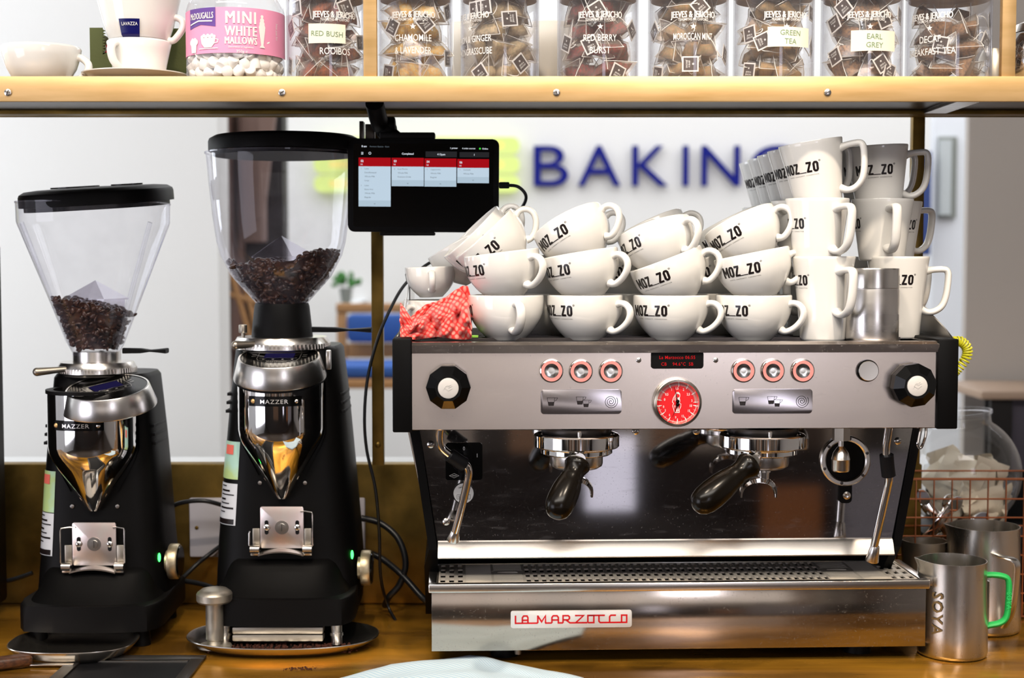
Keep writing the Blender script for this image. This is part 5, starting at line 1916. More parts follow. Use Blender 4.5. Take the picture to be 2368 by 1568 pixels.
# navy label
kk = d_ / FPX
navy = mat('label_navy', (.006, .006, .10), .3)
_lp = [((w_) * kk, zc_ + P(323, y_, d_).z - P(323, 67, d_).z) for w_, y_ in ((54, 67), (68, 58), (80, 20), (88, -10))]


def rl(z):
    for (r0, z0), (r1, z1) in zip(_lp[:-1], _lp[1:]):
        if z <= z1: return r0 + (r1 - r0) * (z - z0) / (z1 - z0)
    return _lp[-1][0]



uc = upper.location
zl0, zl1 = zc_ + .0030, zc_ + .0250
b = MB(); rows = []
for i in range(9):
    z = zl0 + (zl1 - zl0) * i / 8
    rows.append([Vector((uc.x + (rl(z) + .0018) * sin(a), uc.y - (rl(z) + .0018) * cos(a), z)) for a in [(-.02 - .29 + .58 * j / 6) for j in range(7)]])
b.loft(rows, closed=False, caps=False)
lb_ = obj('label', b, navy, upper, world=True)
g = text2d('LAVAZZA', .0042, bold=.008, xs=.78)
wrap(g, rl, -.01, zl1 - .006, uc.x, uc.y, eps=.0024)
obj('label_letters', g, white_print, lb_, world=True)

# green box of paper straws
green_c = mat('card_green', (.085, .10, .028), .7, bump=(300, .2))
redin = mat('card_inside', (.10, .008, .012), .7)
dG = 1.93
ya_, yb_ = dG - 1.8, dG - 1.8 + .085
xl_, xr_ = PX(208, dG, 120), PX(434, dG, 120)
zt_ = P(208, 64, dG).z
bx = thing('straw_box', 'olive green card box of paper straws behind the cups on the shelf', 'box', (xl_, ya_, ST_))
xm_ = PX(238, dG, 120)
b = MB()
th = .0015
b.box((xl_, ya_, ST_), (xm_, ya_ + th, zt_))
b.box((PX(330, dG, 120), ya_, ST_), (xr_, ya_ + th, zt_ - .001))
b.box((xm_, ya_, ST_), (PX(330, dG, 120), ya_ + th, P(260, 122, dG).z))
# zigzag edges of the tear-out window
n_ = 9
for i in range(n_):
    za = P(238, 126 - i * 6.5, dG).z; zb_ = P(238, 126 - (i + 1) * 6.5, dG).z
    b.loft([[(xm_ - .0002, ya_ + .0, za), (xm_ + .004, ya_, (za + zb_) / 2), (xm_ - .0002, ya_, zb_)], [(xm_ - .0002, ya_ + th, za), (xm_ + .004, ya_ + th, (za + zb_) / 2), (xm_ - .0002, ya_ + th, zb_)]])
b.box((xl_, ya_ + th, ST_), (xl_ + th, yb_, zt_)).box((xr_ - th, ya_ + th, ST_), (xr_, yb_, zt_)).box((xl_, yb_, ST_), (xr_, yb_ + th, zt_))
obj('carton', b, green_c, bx, world=True)
obj('lining', MB().box((xl_ + .002, yb_ - .002, ST_ + .001), (xr_ - .002, yb_ - .0005, zt_ - .001)), redin, bx, world=True)


def stripe_mat():
    m = mat('straw_stripes', (.85, .80, .76), .6)
    nt = m.node_tree
    tc = nt.nodes.new('ShaderNodeTexCoord'); wv = nt.nodes.new('ShaderNodeTexWave')
    wv.bands_direction = 'DIAGONAL'; wv.inputs['Scale'].default_value = 90; wv.wave_profile = 'SIN'
    cr = nt.nodes.new('ShaderNodeValToRGB'); cr.color_ramp.interpolation = 'CONSTANT'
    cr.color_ramp.elements[0].color = (.75, .03, .03, 1); cr.color_ramp.elements[1].color = (.85, .8, .76, 1); cr.color_ramp.elements[1].position = .5
    nt.links.new(tc.outputs['Object'], wv.inputs['Vector']); nt.links.new(wv.outputs['Fac'], cr.inputs[0])
    nt.links.new(cr.outputs[0], nt.nodes['Principled BSDF'].inputs['Base Color'])
    return m


strm = stripe_mat()
s0 = None
for i in range(12):
    x_ = PX(243 + (i % 6) * 9, dG, 120); z_ = P(250, 118 - (i // 6) * 12 - (i % 3) * 2, dG).z; y_ = ya_ + .006 + (i // 6) * .004
    if s0 is None:
        b = MB().cyl((0, 0, 0), (0.0, .07, 0.0), .0030, seg=12)
        s0 = obj('paper_straw', b, strm); o = s0
    else:
        o = s0.copy(); COL.objects.link(o)
    o.location = (x_, y_, z_); o.rotation_euler = (0, R(rnd.uniform(0, 180)), 0)
    tag(o, 'red and white striped paper straw lying in the green box', 'straw', 'striped paper straws in the green box')

# marshmallow jar
def fit(s_, h, w_, **k):
    return text2d(s_, h, xs=w_ / textw(s_, h, **k), **k)


def heavy(s_, h, w_, dx, **k):
    return merge(bmesh.new(), *[shift(fit(s_, h, w_ - 2 * dx, **k), q * dx, 0) for q in (-1, -.33, .33, 1)])


dM = 1.853
c = sp_(546, dM)
rM = 111 * dM / FPX
mj = thing('marshmallow_jar', 'clear plastic jar of mini white marshmallows with a pink label', 'jar', c)
hM = P(546, -60, dM).z - ST_
zlab0, zlab1 = P(546, 122, dM - rM).z - ST_, P(546, 16, dM - rM).z - ST_
obj('jar', MB().lathe([(rM * .9, 0), (rM * .98, .003), (rM, .008), (rM, zlab0 - .003), (rM * .985, zlab0), (rM * .985, zlab1), (rM, zlab1 + .003), (rM * .97, zlab1 + .010), (rM * .90, zlab1 + .018), (rM * .80, hM)], 64, cap1=False), jar_glass, mj)
pinkm = mat('label_pink', (.86, .33, .52), .45)
purple = mat('label_purple', (.13, .06, .30), .45)
rL = rM + .0004
lab = obj('label', MB().lathe([(rL, zlab0), (rL, zlab1)], 72, a0=R(172), a1=R(372), cap0=False, cap1=False), pinkm, mj)


def labw(bm, x, y, eps=.0004):
    """drawing coordinates in metres from the label centre"""
    zc = (zlab0 + zlab1) / 2
    return wrap(shift(bm, x, y), rL, 0, zc, eps=eps)


kM = (dM - rM) / FPX
H1 = zlab1 - zlab0
g = bmesh.new(); fill(g, [(0, 0), (80 * kM, 0), (80 * kM, -44 * kM), (40 * kM, -38 * kM), (0, -46 * kM)])
g = merge(bmesh.new(), shift(g, -104 * kM, H1 / 2))
obj('brand_panel', labw(g, 0, 0, .0005), purple, lab)
g = bmesh.new()
merge(g, shift(heavy('McDOUGALLS', .0082, 70 * kM, .0002), -64 * kM, H1 / 2 - 17 * kM))
stroke(g, [(-100 * kM, H1 / 2 - 36 * kM), (-70 * kM, H1 / 2 - 29 * kM), (-32 * kM, H1 / 2 - 31 * kM)], .0016)
merge(g, shift(heavy('MINI', .0158, 70 * kM, .0006, gap=1.2), 34 * kM, H1 / 2 - 22 * kM))
merge(g, shift(heavy('WHITE', .0128, 74 * kM, .0005, gap=1.1), 34 * kM, H1 / 2 - 53 * kM))
merge(g, shift(heavy('MALLOWS', .0092, 74 * kM, .0004, gap=1.1), 34 * kM, H1 / 2 - 75 * kM))
merge(g, shift(text2d('Decoration or Ingredient', .0022, bold=.01), 34 * kM, H1 / 2 - 90 * kM))
merge(g, shift(text2d('350g \u212e', .0038), 36 * kM, H1 / 2 - 100 * kM))
# drawn cup with marshmallows, muffin and sundae
cu = bmesh.new()
fill(cu, [(-.0125, .007), (.0125, .007), (.011, -.001), (.006, -.007), (-.006, -.007), (-.011, -.001)])
for i in range(7): fill(cu, circ(.0026, 10, -.010 + i * .0034, .0085 + .0018 * (i % 2)))
stroke(cu, [(.0125, .005), (.0165, .004), (.0155, 0), (.0112, -.001)], .0010)
stroke(cu, [(-.016, -.0085), (.016, -.0085)], .0012)
merge(g, shift(cu, -44 * kM, -H1 / 2 + 24 * kM, .85))
mf = bmesh.new()
fill(mf, [(-.006, .002), (.006, .002), (.0045, -.009), (-.0045, -.009)])
for i in range(5): fill(mf, circ(.0035, 10, -.005 + i * .0025, .004 + .002 * (i % 2)))
merge(g, shift(mf, -88 * kM, -H1 / 2 + 20 * kM))
su = bmesh.new()
fill(su, [(-.0045, .004), (.0045, .004), (.0016, -.016), (-.0016, -.016)])
for i in range(4): fill(su, circ(.0048 - i * .0009, 10, 0, .006 + i * .0045))
fill(su, [(-.004, -.019), (.004, -.019), (.001, -.015), (-.001, -.015)])
merge(g, shift(su, 84 * kM, -2 * kM))
obj('label_print', labw(g, 0, 0, .0010), white_print, lab)
obj('side_print', labw(merge(bmesh.new(), shift(text2d('Not just for', .004, xs=.8), 0, 0, rot=-pi / 2)), .070, .002, .001), white_print, lab)
marsh = mat('marshmallow', (.92, .89, .84), .8, bump=(200, .1))
m0_ = None
cnt = 0
for lay in range(5):
    for i in range(13):
        a = R(-88 + 176 * (i + .5 * (lay % 2)) / 12) + rnd.uniform(-.03, .03)
        rr_ = rM - .0085 - rnd.random() * .003
        z = ST_ + .0082 + lay * .0120 + rnd.uniform(-.0018, .0018)
        if m0_ is None:
            b = MB().lathe([(0, -.0070), (.0062, -.0070), (.0070, -.0062), (.0072, 0), (.0070, .0062), (.0062, .0070), (0, .0070)], 18, cap0=False)
            m0_ = obj('marshmallow', b, marsh, sharp=70); o = m0_
        else:
            o = m0_.copy(); COL.objects.link(o)
        o.location = (c.x + rr_ * sin(a), c.y - rr_ * cos(a), z)
        o.rotation_euler = (rnd.uniform(0, 3), rnd.uniform(0, 3), 0)
        tag(o, 'mini white marshmallow in the clear jar', 'marshmallow', 'mini marshmallows in the jar')
# the heart of the pile
b = MB().lathe([(0, 0.003), (rM * .70, .003), (rM * .72, .03), (rM * .6, .058), (0, .062)], 32, cap0=False)
b.bm.transform(Matrix.Translation(c))
solo('marshmallow_pile', b, marsh, 'mass of mini white marshmallows deeper in the clear jar', 'marshmallows', c, kind='stuff')

# tea jars
mesh_bag = thin_glass('bag_mesh', (.97, .95, .92), (.86, .76, .64), .3, .16, .6)
thread = mat('thread_white', (.88, .86, .82), .7)
tagpaper = mat('tag_paper', (.86, .83, .79), .6)
tagdark = mat('tag_dark', (.09, .065, .055), .6)
lidwood = mat('lid_wood', (.42, .25, .12), .55, var=((.30, .16, .07), 30, .4, .6), stretch=(1, 1, 8))
paper_c = mat('masking_tape', (.86, .82, .66), .8)
pen_g = mat('pen_green', (.20, .30, .18), .7)


def tea_mat(nm, a, b_):
    return mat(nm, a, .85, var=(b_, 260, .42, .6), bump=(300, .8))


teas = {
    'rooibos': tea_mat('tea_rooibos', (.42, .10, .03), (.20, .045, .02)),
    'camomile': tea_mat('tea_camomile', (.95, .55, .10), (.90, .70, .36)),
    'lemongrass': tea_mat('tea_lemongrass', (.75, .58, .36), (.55, .45, .28)),
    'berry': tea_mat('tea_berry', (.34, .05, .045), (.16, .06, .04)),
    'mint': tea_mat('tea_mint', (.34, .25, .11), (.48, .28, .13)),
    'green': tea_mat('tea_green', (.36, .25, .11), (.44, .26, .10)),
    'earl': tea_mat('tea_earl', (.42, .22, .10), (.18, .09, .05)),
    'black': tea_mat('tea_black', (.38, .20, .09), (.18, .09, .045)),
}


def pouch_mesh(s_, seed, filled):
    r_ = random.Random(seed)
    b = MB()
    v = [Vector((-1, -.6, -.55)), Vector((1, -.6, -.55)), Vector((0, .9, -.55)), Vector((0, 0, .95))]
    bm = b.bm
    vs = [bm.verts.new(p * s_) for p in v]
    for f in ((0, 2, 1), (0, 1, 3), (1, 2, 3), (2, 0, 3)): bm.faces.new([vs[i] for i in f])
    bmesh.ops.subdivide_edges(bm, edges=bm.edges[:], cuts=3, use_grid_fill=True)
    for q in bm.verts:
        n_ = noise.noise(q.co * 90 + Vector((seed, 0, 0)))
        d = q.co.normalized()
        q.co += d * (n_ * .10 * s_) + d * (s_ * .16 * (1 - q.co.length / (1.2 * s_)))
    if filled:
        for q in bm.verts:
            if q.co.z > .15 * s_: q.co.z = .15 * s_ + noise.noise(q.co * 200) * .1 * s_
            q.co *= .93
            q.co += Vector((noise.noise(q.co * 400), noise.noise(q.co * 400 + Vector((9, 0, 0))), noise.noise(q.co * 400 + Vector((0, 7, 0))))) * .07 * s_
    return b


def seam_mesh(s_, seed):
    v = [Vector((-1, -.6, -.55)), Vector((1, -.6, -.55)), Vector((0, .9, -.55)), Vector((0, 0, .95))]
    b = MB()
    for i, j in ((0, 1), (1, 3), (0, 3), (2, 3)):
        pts = []
        for k in range(5):
            q = v[i].lerp(v[j], k / 4) * s_
            d = q.normalized()
            n_ = noise.noise(q * 90 + Vector((seed, 0, 0)))
            q = q + d * (n_ * .10 * s_) + d * (s_ * .16 * (1 - q.length / (1.2 * s_)))
            pts.append(q)
        b.tube(pts, .00045, 4)
    return b


def tag_parts():
    b = MB().box((-.0096, -.0004, -.0104), (.0096, .0004, .0104))
    g = bmesh.new()
    fill(g, [(-.0078, -.0085), (.0078, -.0085), (.0078, .0085), (-.0078, .0085)])
    t_ = bmesh.new()
    merge(t_, shift(text2d('JEEVES &', .0021, bold=.02, xs=.8), 0, -.0012), shift(text2d('JERICHO', .0021, bold=.02, xs=.9), 0, -.0044))
    st_ = []
    for i in range(10):
        a = pi / 2 + i * pi / 5; rr_ = .0019 if i % 2 == 0 else .0008
        st_.append((rr_ * cos(a), .0034 + rr_ * sin(a)))
    fill(t_, st_)
    return b, flat(g, facing((0, 0, 0)), .0006), flat(t_, facing((0, 0, 0)), .0009)


BAGP = {}
TAGP = None


def tea_bag(kind, jar_desc, cx, cy, a, z, rr_, ta, tz, RJ, seed):
    """bag at angle a (0 = toward camera), its tag against the glass at angle ta"""
    global TAGP
    r_ = random.Random(seed)
    pos_ = Vector((cx + rr_ * sin(a), cy - rr_ * cos(a), z))
    if ta is not None: root = thing('tea_bag', 'pyramid tea bag with its tag against the glass, in the ' + jar_desc, 'tea bag', pos_, 0, 'tagged pyramid tea bags in the ' + jar_desc)
    else: root = thing('tea_bag', 'pyramid tea bag, tag out of sight, in the ' + jar_desc, 'tea bag', pos_, 0, 'pyramid tea bags in the ' + jar_desc)
    rot = Matrix.Rotation(r_.uniform(0, 6.3), 4, 'Z') @ Matrix.Rotation(r_.uniform(-1.4, 1.4), 4, 'X')
    v_ = seed % 3
    if (kind, v_) not in BAGP:
        p_ = obj('pouch', pouch_mesh(.0225, v_ + 1, False), mesh_bag, root, sharp=60)
        f_ = obj('tea_leaves', pouch_mesh(.0195, v_ + 1, True), teas[kind], root, sharp=180)
        sm_ = obj('seams', seam_mesh(.0225, v_ + 1), thread, root)
        BAGP[(kind, v_)] = (p_, f_, sm_)
    else:
        p0, f0, s0_ = BAGP[(kind, v_)]
        sm_ = s0_.copy(); COL.objects.link(sm_); sm_.parent = root
        p_ = p0.copy(); COL.objects.link(p_); p_.parent = root
        f_ = f0.copy(); COL.objects.link(f_); f_.parent = root
    for q in (p_, f_, sm_): q.rotation_euler = rot.to_euler()
    if ta is not None:
        tp = Vector((cx + (RJ - .0022) * sin(ta), cy - (RJ - .0022) * cos(ta), tz)) - pos_
        Mt = Matrix.Translation(tp) @ Matrix.Rotation(ta, 4, 'Z') @ Matrix.Rotation(r_.choice([0, R(90), R(-90), R(30), R(-35), R(160), R(55)]) + r_.uniform(-.25, .25), 4, 'Y')
        if TAGP is None:
            b, g, t_ = tag_parts()
            o1 = obj('tag', b, tagpaper, root); o2 = obj('tag_panel', g, tagdark, o1); o3 = obj('tag_print', t_, tagpaper, o2)
            # keep to thing > part > sub-part
            o3.parent = o1
            TAGP = (o1, o2, o3)
        else:
            o1 = TAGP[0].copy(); COL.objects.link(o1); o1.parent = root
            o2 = TAGP[1].copy(); COL.objects.link(o2); o2.parent = o1
            o3 = TAGP[2].copy(); COL.objects.link(o3); o3.parent = o1
        o1.location = Mt.to_translation(); o1.rotation_euler = Mt.to_euler()
        # string from bag tip to the tag, looping near the glass
        p0 = rot @ Vector((0, 0, .016))
        am = (a + ta) / 2 + r_.uniform(-.35, .35)
        rg = RJ - .003
        zmid = (z + tz) / 2 - pos_.z + r_.uniform(-.012, .012)
        w_ = [p0]
        for t in (.3, .55, .8):
            aa = a + (ta - a) * t + r_.uniform(-.3, .3)
            rad_ = rr_ + (rg - rr_) * min(1, t * 1.6)
            w_.append(Vector((cx + rad_ * sin(aa), cy - rad_ * cos(aa), z + (tz - z) * t + r_.uniform(-.013, .013))) - pos_)
        w_.append(tp + Vector((0, .0008, .0)))
        lim = []
        for q in w_:
            q = q.copy(); q.z = max(q.z, ST_ + .004 - pos_.z); lim.append(q)
        obj('string', MB().tube(smooth_path(lim, 5), .00062, 5), thread, root)
    return root


JARS = [
    (752, 91, 'rooibos', ['ROOIBOS'], 'red bush tea jar', 20, 'clear jar of rooibos pyramid tea bags, beside the marshmallow jar'),
    (961, 85, 'camomile', ['CHAMOMILE', '& LAVENDER'], 'chamomile tea jar', 0, 'clear jar of yellow chamomile and lavender pyramid tea bags'),
    (1156, 90, 'lemongrass', ['LEMON & GINGER', 'LEMONGRASSCUBE'], 'lemongrass and ginger tea jar', -48, 'clear jar of pale ginger and lemongrass pyramid tea bags, turned to its left'),
    (1382, 93, 'berry', ['RED BERRY', 'BURST'], 'red berry tea jar', 0, 'clear jar of red berry pyramid tea bags'),
    (1591, 92, 'mint', ['MOROCCAN MINT'], 'mint tea jar', 0, 'clear jar of mint pyramid tea bags'),
    (1788, 92, 'green', [], 'green tea jar', 8, 'clear jar of green tea bags with a taped handwritten note'),
    (1991, 92, 'earl', [], 'earl grey tea jar', -2, 'clear jar of earl grey tea bags with a taped handwritten note'),
    (2192, 96, 'black', ['DECAF', 'BREAKFAST TEA'], 'decaf breakfast tea jar', -42, 'clear jar of decaf breakfast tea bags, rightmost tea jar on the shelf'),
]
dJ = 1.862
for ji, (px, hwp, kind, lines, desc, turn, label) in enumerate(JARS):
    dj = dJ
    c = sp_(px, dj)
    rJ = hwp * (dj - .006) / FPX
    if ji == 0: c.x += .002
    j = thing('tea_jar', label, 'jar', c, 0, 'tea jars on the shelf')
    zlid = P(px, 4, dj).z - ST_
    b = MB().lathe([(rJ * .96, 0), (rJ, .002), (rJ, zlid + .004)], 64, cap1=False)
    b.lathe([(rJ * .965, .004), (rJ * .965, zlid + .004)], 64, cap0=False, cap1=False)
    obj('jar', b, jar_glass, j)
    obj('lid', MB().lathe([(0, zlid), (rJ * .94, zlid), (rJ * .94, zlid + .0045), (rJ * 1.01, zlid + .005), (rJ * 1.01, zlid + .018), (rJ * .98, zlid + .020), (0, zlid + .020)], 48, cap0=False), lidwood, j)
    g = bmesh.new()
    kj = (dj - rJ) / FPX
    zz = lambda py: (P(px, py, dj - rJ).z - ST_)
    z0_ = zz(90)
    merge(g, shift(heavy('JEEVES & JERICHO', .0084, 106 * kj, .0003), 0, zz(32) - z0_))
    merge(g, shift(fit('TEASMITHS OF OXFORD', .0034, 70 * kj, bold=.008), 0, zz(44) - z0_))
    st_ = []
    for i in range(10):
        a = pi / 2 + i * pi / 5; rr_ = .0042 if i % 2 == 0 else .0017
        st_.append((rr_ * cos(a), zz(61) - z0_ + rr_ * sin(a)))
    wrap(g, rJ, R(turn), z0_, eps=.0003)
    obj('maker_print', g, white_print, j)
    g = bmesh.new()
    fill(g, st_)
    wrap(g, rJ, R(turn), z0_, eps=.0003)
    obj('star_print', g, white_print, j)
    for li, ln in enumerate(lines):
        g = bmesh.new()
        yy = {1: [83 if kind == 'mint' else 117], 2: [86, 115]}[len(lines)][li]
        merge(g, shift(fit(ln, .0088, {'ROOIBOS': 72, 'CHAMOMILE': 87, '& LAVENDER': 87, 'LEMON & GINGER': 118, 'LEMONGRASSCUBE': 120, 'RED BERRY': 78, 'BURST': 48, 'MOROCCAN MINT': 92, 'DECAF': 52, 'BREAKFAST TEA': 120}[ln] * kj, bold=.006), 0, zz(yy) - z0_))
        wrap(g, rJ, R(turn), z0_, eps=.0003)
        obj('tea_name_print', g, white_print, j)
    if kind in ('rooibos', 'green', 'earl'):
        wrd, pa, pb, ya1, yb1 = {'rooibos': (['RED BUSH'], 722, 808, 55, 100), 'green': (['GREEN', '     TEA'], 1757, 1862, 62, 108), 'earl': (['EARL', '      GREY'], 1945, 2052, 70, 118)}[kind]
        am = math.asin(max(-.95, min(.95, ((pa + pb) / 2 - px) / hwp)))
        hw2 = (pb - pa) / 2 * kj
        g = bmesh.new(); fill(g, [(-hw2, zz(yb1) - z0_), (hw2, zz(yb1) - z0_ + .0006), (hw2, zz(ya1) - z0_), (-hw2, zz(ya1) - z0_ + .0004)])
        for _ in range(3): bmesh.ops.subdivide_edges(g, edges=g.edges[:], cuts=1, use_grid_fill=True)
        wrap(g, rJ, am, z0_, eps=.0009)
        nt_ = obj('taped_note', g, paper_c, j)
        g = bmesh.new()
        for li, ln in enumerate(wrd):
            merge(g, shift(text2d(ln, .0068, bold=.004, xs=.95), 0, zz((ya1 + yb1) / 2) - z0_ + (.0 if len(wrd) == 1 else (.0055 - .0105 * li)), rot=R(-2)))
        wrap(g, rJ, am, z0_, eps=.0013)
        obj('handwriting', g, pen_g, nt_)
    # bags
    r2 = random.Random(100 + ji)
    nb = 0
    dens = 4
    for lay in range(4):
        z = ST_ + .018 + lay * .0255
        if z > ST_ + zlid - .008: break
        for i in range(dens):
            a = R(-80 + 160 * (i + .5 * (lay % 2)) / (dens - .5)) + r2.uniform(-.12, .12)
            if kind == 'black' and lay == 3: continue
            rr_ = rJ - .0235 - r2.random() * .004
            has = (nb * 3 + ji) % 4 == 0 or (nb * 7 + ji) % 9 == 0
            ta = max(-1.25, min(1.25, a + r2.uniform(-.5, .5))); tz = max(ST_ + .010, min(ST_ + zlid - .014, z + r2.uniform(-.012, .010)))
            tea_bag(kind, desc, c.x, c.y, a, z + r2.uniform(-.003, .003), rr_, ta if has else None, tz, rJ * .965, ji * 40 + nb)
            nb += 1
        # back half
        for i in range(2):
            a = R(130 + 100 * i) + r2.uniform(-.3, .3)
            tea_bag(kind, desc, c.x, c.y, a, z, rJ - .024, None, z, rJ, ji * 40 + nb)
            nb += 1

# plain crockery at the back of the shelf, right end pots
for (px, hwp, lab, ytop) in ((1100, 70, 'cream mug at the back of the shelf, between two tea jars near the middle', 30), (1268, 60, 'cream cup at the back of the shelf beside the red berry jar', 28)):
    dd = 2.02
    zt2 = None
    base_y = 600 - (600 - 175) * 1.86 / dd
    plain_cup(lab, px, dd, [(hwp * .7, 198), (hwp * .8, 190), (hwp * .98, 120), (hwp, 60), (hwp, ytop)], group=None, name='cream_mug')
potm = steel_dull
c = sp_(2400, 1.87)
k = 1.87 / FPX
pt = thing('steel_pot', 'shiny rounded steel pot at the right end of the shelf, right of the front post', 'pot', c)
obj('body', MB().lathe([(0, 0), (52 * k, 0), (66 * k, .008), (74 * k, .028), (72 * k, .048), (60 * k, .064), (56 * k, .067)], 48, cap0=False, cap1=False), chrome, pt)
obj('lid', MB().lathe([(57 * k, .0675), (50 * k, .078), (25 * k, .084), (0, .086)], 48, cap0=False), steel_soft, pt)
c = sp_(2296, 1.98)
pt = thing('steel_jug', 'dark steel jug peeking out behind the rightmost tea jar', 'jug', c)
obj('body', MB().lathe([(0, 0), (34 * k, 0), (38 * k, .01), (34 * k, .05), (24 * k, .062)], 40, cap0=False, cap1=False), steel_dull, pt)

# ---------------------------------------------------------------- tablet on its arm
dT = 2.045
yT = dT - 1.8
kT = dT / FPX
c = P(979, 429, dT)
tb0 = thing('tablet', 'black cased tablet showing order tickets, hanging under the shelf', 'tablet', c)
m = facing(c, roll=R(-.35))
W_, H2 = 348 * kT, 214 * kT
b = MB().prism(rrect(W_, H2, .009, 6), -.012, 0, m, bev=.002)
obj('case', b, black_pl, tb0, world=True)
scr = obj('screen', MB().prism(rrect(W_ - .016, H2 - .014, .004, 4), .0001, .0006, m), black_gloss, tb0, world=True)


def T2(px, py): return (px - 979) * kT, -(py - 429) * kT


def rect(px0, py0, px1, py1):
    g = bmesh.new()
    a, b_ = T2(px0, py1), T2(px1, py0)
    fill(g, [(a[0], a[1]), (b_[0], a[1]), (b_[0], b_[1]), (a[0], b_[1])])
    return g


red_e = emis('screen_red', (.50, .006, .012), .75)
pale_e = emis('screen_pale', (.55, .68, .80), .95)
pale2_e = emis('screen_pale_foot', (.48, .61, .72), .9)
white_e = emis('screen_white', (.85, .9, 1), .9)
grey_e = emis('screen_text', (.16, .20, .24), .8)
dgrey_e = emis('screen_band', (.02, .02, .022), 1)
green_e = emis('screen_green', (.05, .8, .05), 1)
g = merge(bmesh.new(), rect(984, 351, 1056, 364), rect(1062, 352, 1130, 364))
obj('tab_bar', flat(g, m, .0008), dgrey_e, scr, world=True)
colx = [(830, 904, 366, 386, 478), (906, 980, 366, 386, 431), (981.5, 1055, 367, 387, 431.5), (1057, 1130, 368, 388, 423)]
gr, gp, gf = bmesh.new(), bmesh.new(), bmesh.new()
for a, b_, t0_, t1_, bt in colx:
    merge(gr, rect(a, t0_, b_, t1_)); merge(gp, rect(a, t1_, b_, bt - 14)); merge(gf, rect(a, bt - 14, b_, bt))
obj('ticket_header', flat(gr, m, .0010), red_e, scr, world=True)
obj('ticket', flat(gp, m, .0010), pale_e, scr, world=True)
obj('ticket_foot', flat(gf, m, .0010), pale2_e, scr, world=True)


def txt(dst, s_, px, py, hp, **kw):
    x, y = T2(px, py)
    merge(dst, shift(text2d(s_, hp * kT, **kw), x, y))


gw = bmesh.new()
txt(gw, '8 am', 837, 340, 4.4, bold=.02, align='L'); txt(gw, '1 printer', 1041, 343, 3.6, bold=.02, align='L'); txt(gw, '4 order sources', 1068, 343.5, 3.4, bold=.02, align='L'); txt(gw, 'Online', 1114, 344, 3.6, bold=.02, align='L')
obj('status_text', flat(gw, m, .0012), white_e, scr, world=True)
gw = bmesh.new()
txt(gw, 'Completed', 943, 356.5, 4.4, bold=.02); txt(gw, '4 Open', 1020, 357.5, 4.4, bold=.02); txt(gw, '1', 1096, 358, 4.4, bold=.02)
obj('tab_text', flat(gw, m, .0012), white_e, scr, world=True)
gw = bmesh.new()
for (a, b_, t0_, t1_, bt), n1 in zip(colx, ('S2', 'S3', 'S4', 'S6')):
    txt(gw, n1, a + 5, t0_ + 7.5, 5, bold=.03, align='L'); txt(gw, '1d', a + 5, t0_ + 15, 3.6, bold=.02, align='L')
obj('ticket_number', flat(gw, m, .0012), white_e, scr, world=True)
gw = bmesh.new()
for i in range(3):
    merge(gw, rect(836, 353.5 + i * 2.2, 841, 354.5 + i * 2.2))
x, y = T2(856, 356); stroke(gw, [(x + .0016 * cos(i * pi / 6), y + .0016 * sin(i * pi / 6)) for i in range(12)], .0006, True)
obj('menu_icon', flat(gw, m, .0012), white_e, scr, world=True)
gt = bmesh.new()
txt(gt, 'Farnham Quinby - Expo', 856, 340.5, 3.4, align='L')
for a, lines in ((830, [(1, 'Latte', 391), (0, 'Decaffeinated', 400), (0, 'Whole Milk', 409), (0, 'Large', 418), (1, 'Latte', 429.5), (0, 'Extra Hot', 438.5), (0, 'Whole Milk', 447.5), (0, 'Regular', 456.5)]), (906, [(2, 'Iced Mocha', 391.5), (0, 'Whole Milk', 400.5), (0, 'Premium Drink', 409.5)]), (981.5, [(1, 'Cappuccino', 392), (0, 'Whole Milk', 401), (0, 'Regular', 410)]), (1057, [(1, 'Cortado', 392.5), (0, 'Whole Milk', 401.5)])):
    for n_, s_, py in lines:
        if n_: txt(gt, str(n_), a + 6, py, 3.6, align='L')
        txt(gt, s_, a + 14, py, 3.6, align='L')
for a, b_, t0_, t1_, bt in colx: txt(gt, 'tz', (a + b_) / 2, bt - 7, 3.6)
obj('ticket_text', flat(gt, m, .0013), grey_e, scr, world=True)
x, y = T2(1109, 344)
gg = bmesh.new(); fill(gg, circ(.0013, 12, x, y))
obj('status_dot', flat(gg, m, .0013), green_e, scr, world=True)
# clamp and arm
arm = thing('clamp_mount', 'black clamp arm fixed to the underside of the shelf, holding the tablet', 'mount', P(873, 240, dT))
b = MB()
p_ = lambda px, py, dd=0: P(px, py, dT + dd)
a, q = p_(880, 308, .012), p_(1007, 322, .012)
b.box((a.x, yT - .004, q.z), (q.x, yT + .016, a.z), .002)
a, q = p_(880, 537, .012), p_(1007, 545, .012)
b.box((a.x, yT - .004, q.z), (q.x, yT + .016, a.z), .002)
a, q = p_(905, 322, .02), p_(985, 540, .02)
b.box((a.x, yT + .0125, q.z), (q.x, yT + .020, a.z), .002)
obj('clamp', b, black_pl, arm, world=True)
b = MB().tube([P(866, 238, dT - .03), P(873, 268, dT - .005), P(880, 290, dT + .03)], .013, 16)
obj('upper_arm', b, black_pl, arm, world=True)
b = MB().ball(P(893, 300, dT + .032), .016, 20).cyl(P(885, 292, dT + .03), P(915, 290, dT + .03), .0135, .0120, seg=24, bev=.002).cyl(P(893, 300, dT + .03), P(930, 330, dT + .024), .010, seg=20)
obj('ball_joint', b, black_pl, arm, world=True)
b = MB().box(P(826, 320, dT + .05), P(850, 272, dT + .075) , .001)
obj('mount_plate', MB().box((p_(822, 300).x, yT + .05, p_(822, 330).z), (p_(832, 300).x, yT + .07, p_(822, 272).z), .001).box((p_(836, 300).x, yT + .05, p_(822, 322).z), (p_(859, 300).x, yT + .056, p_(822, 279).z), .001), dark_steel, arm, world=True)
b.bm.free()


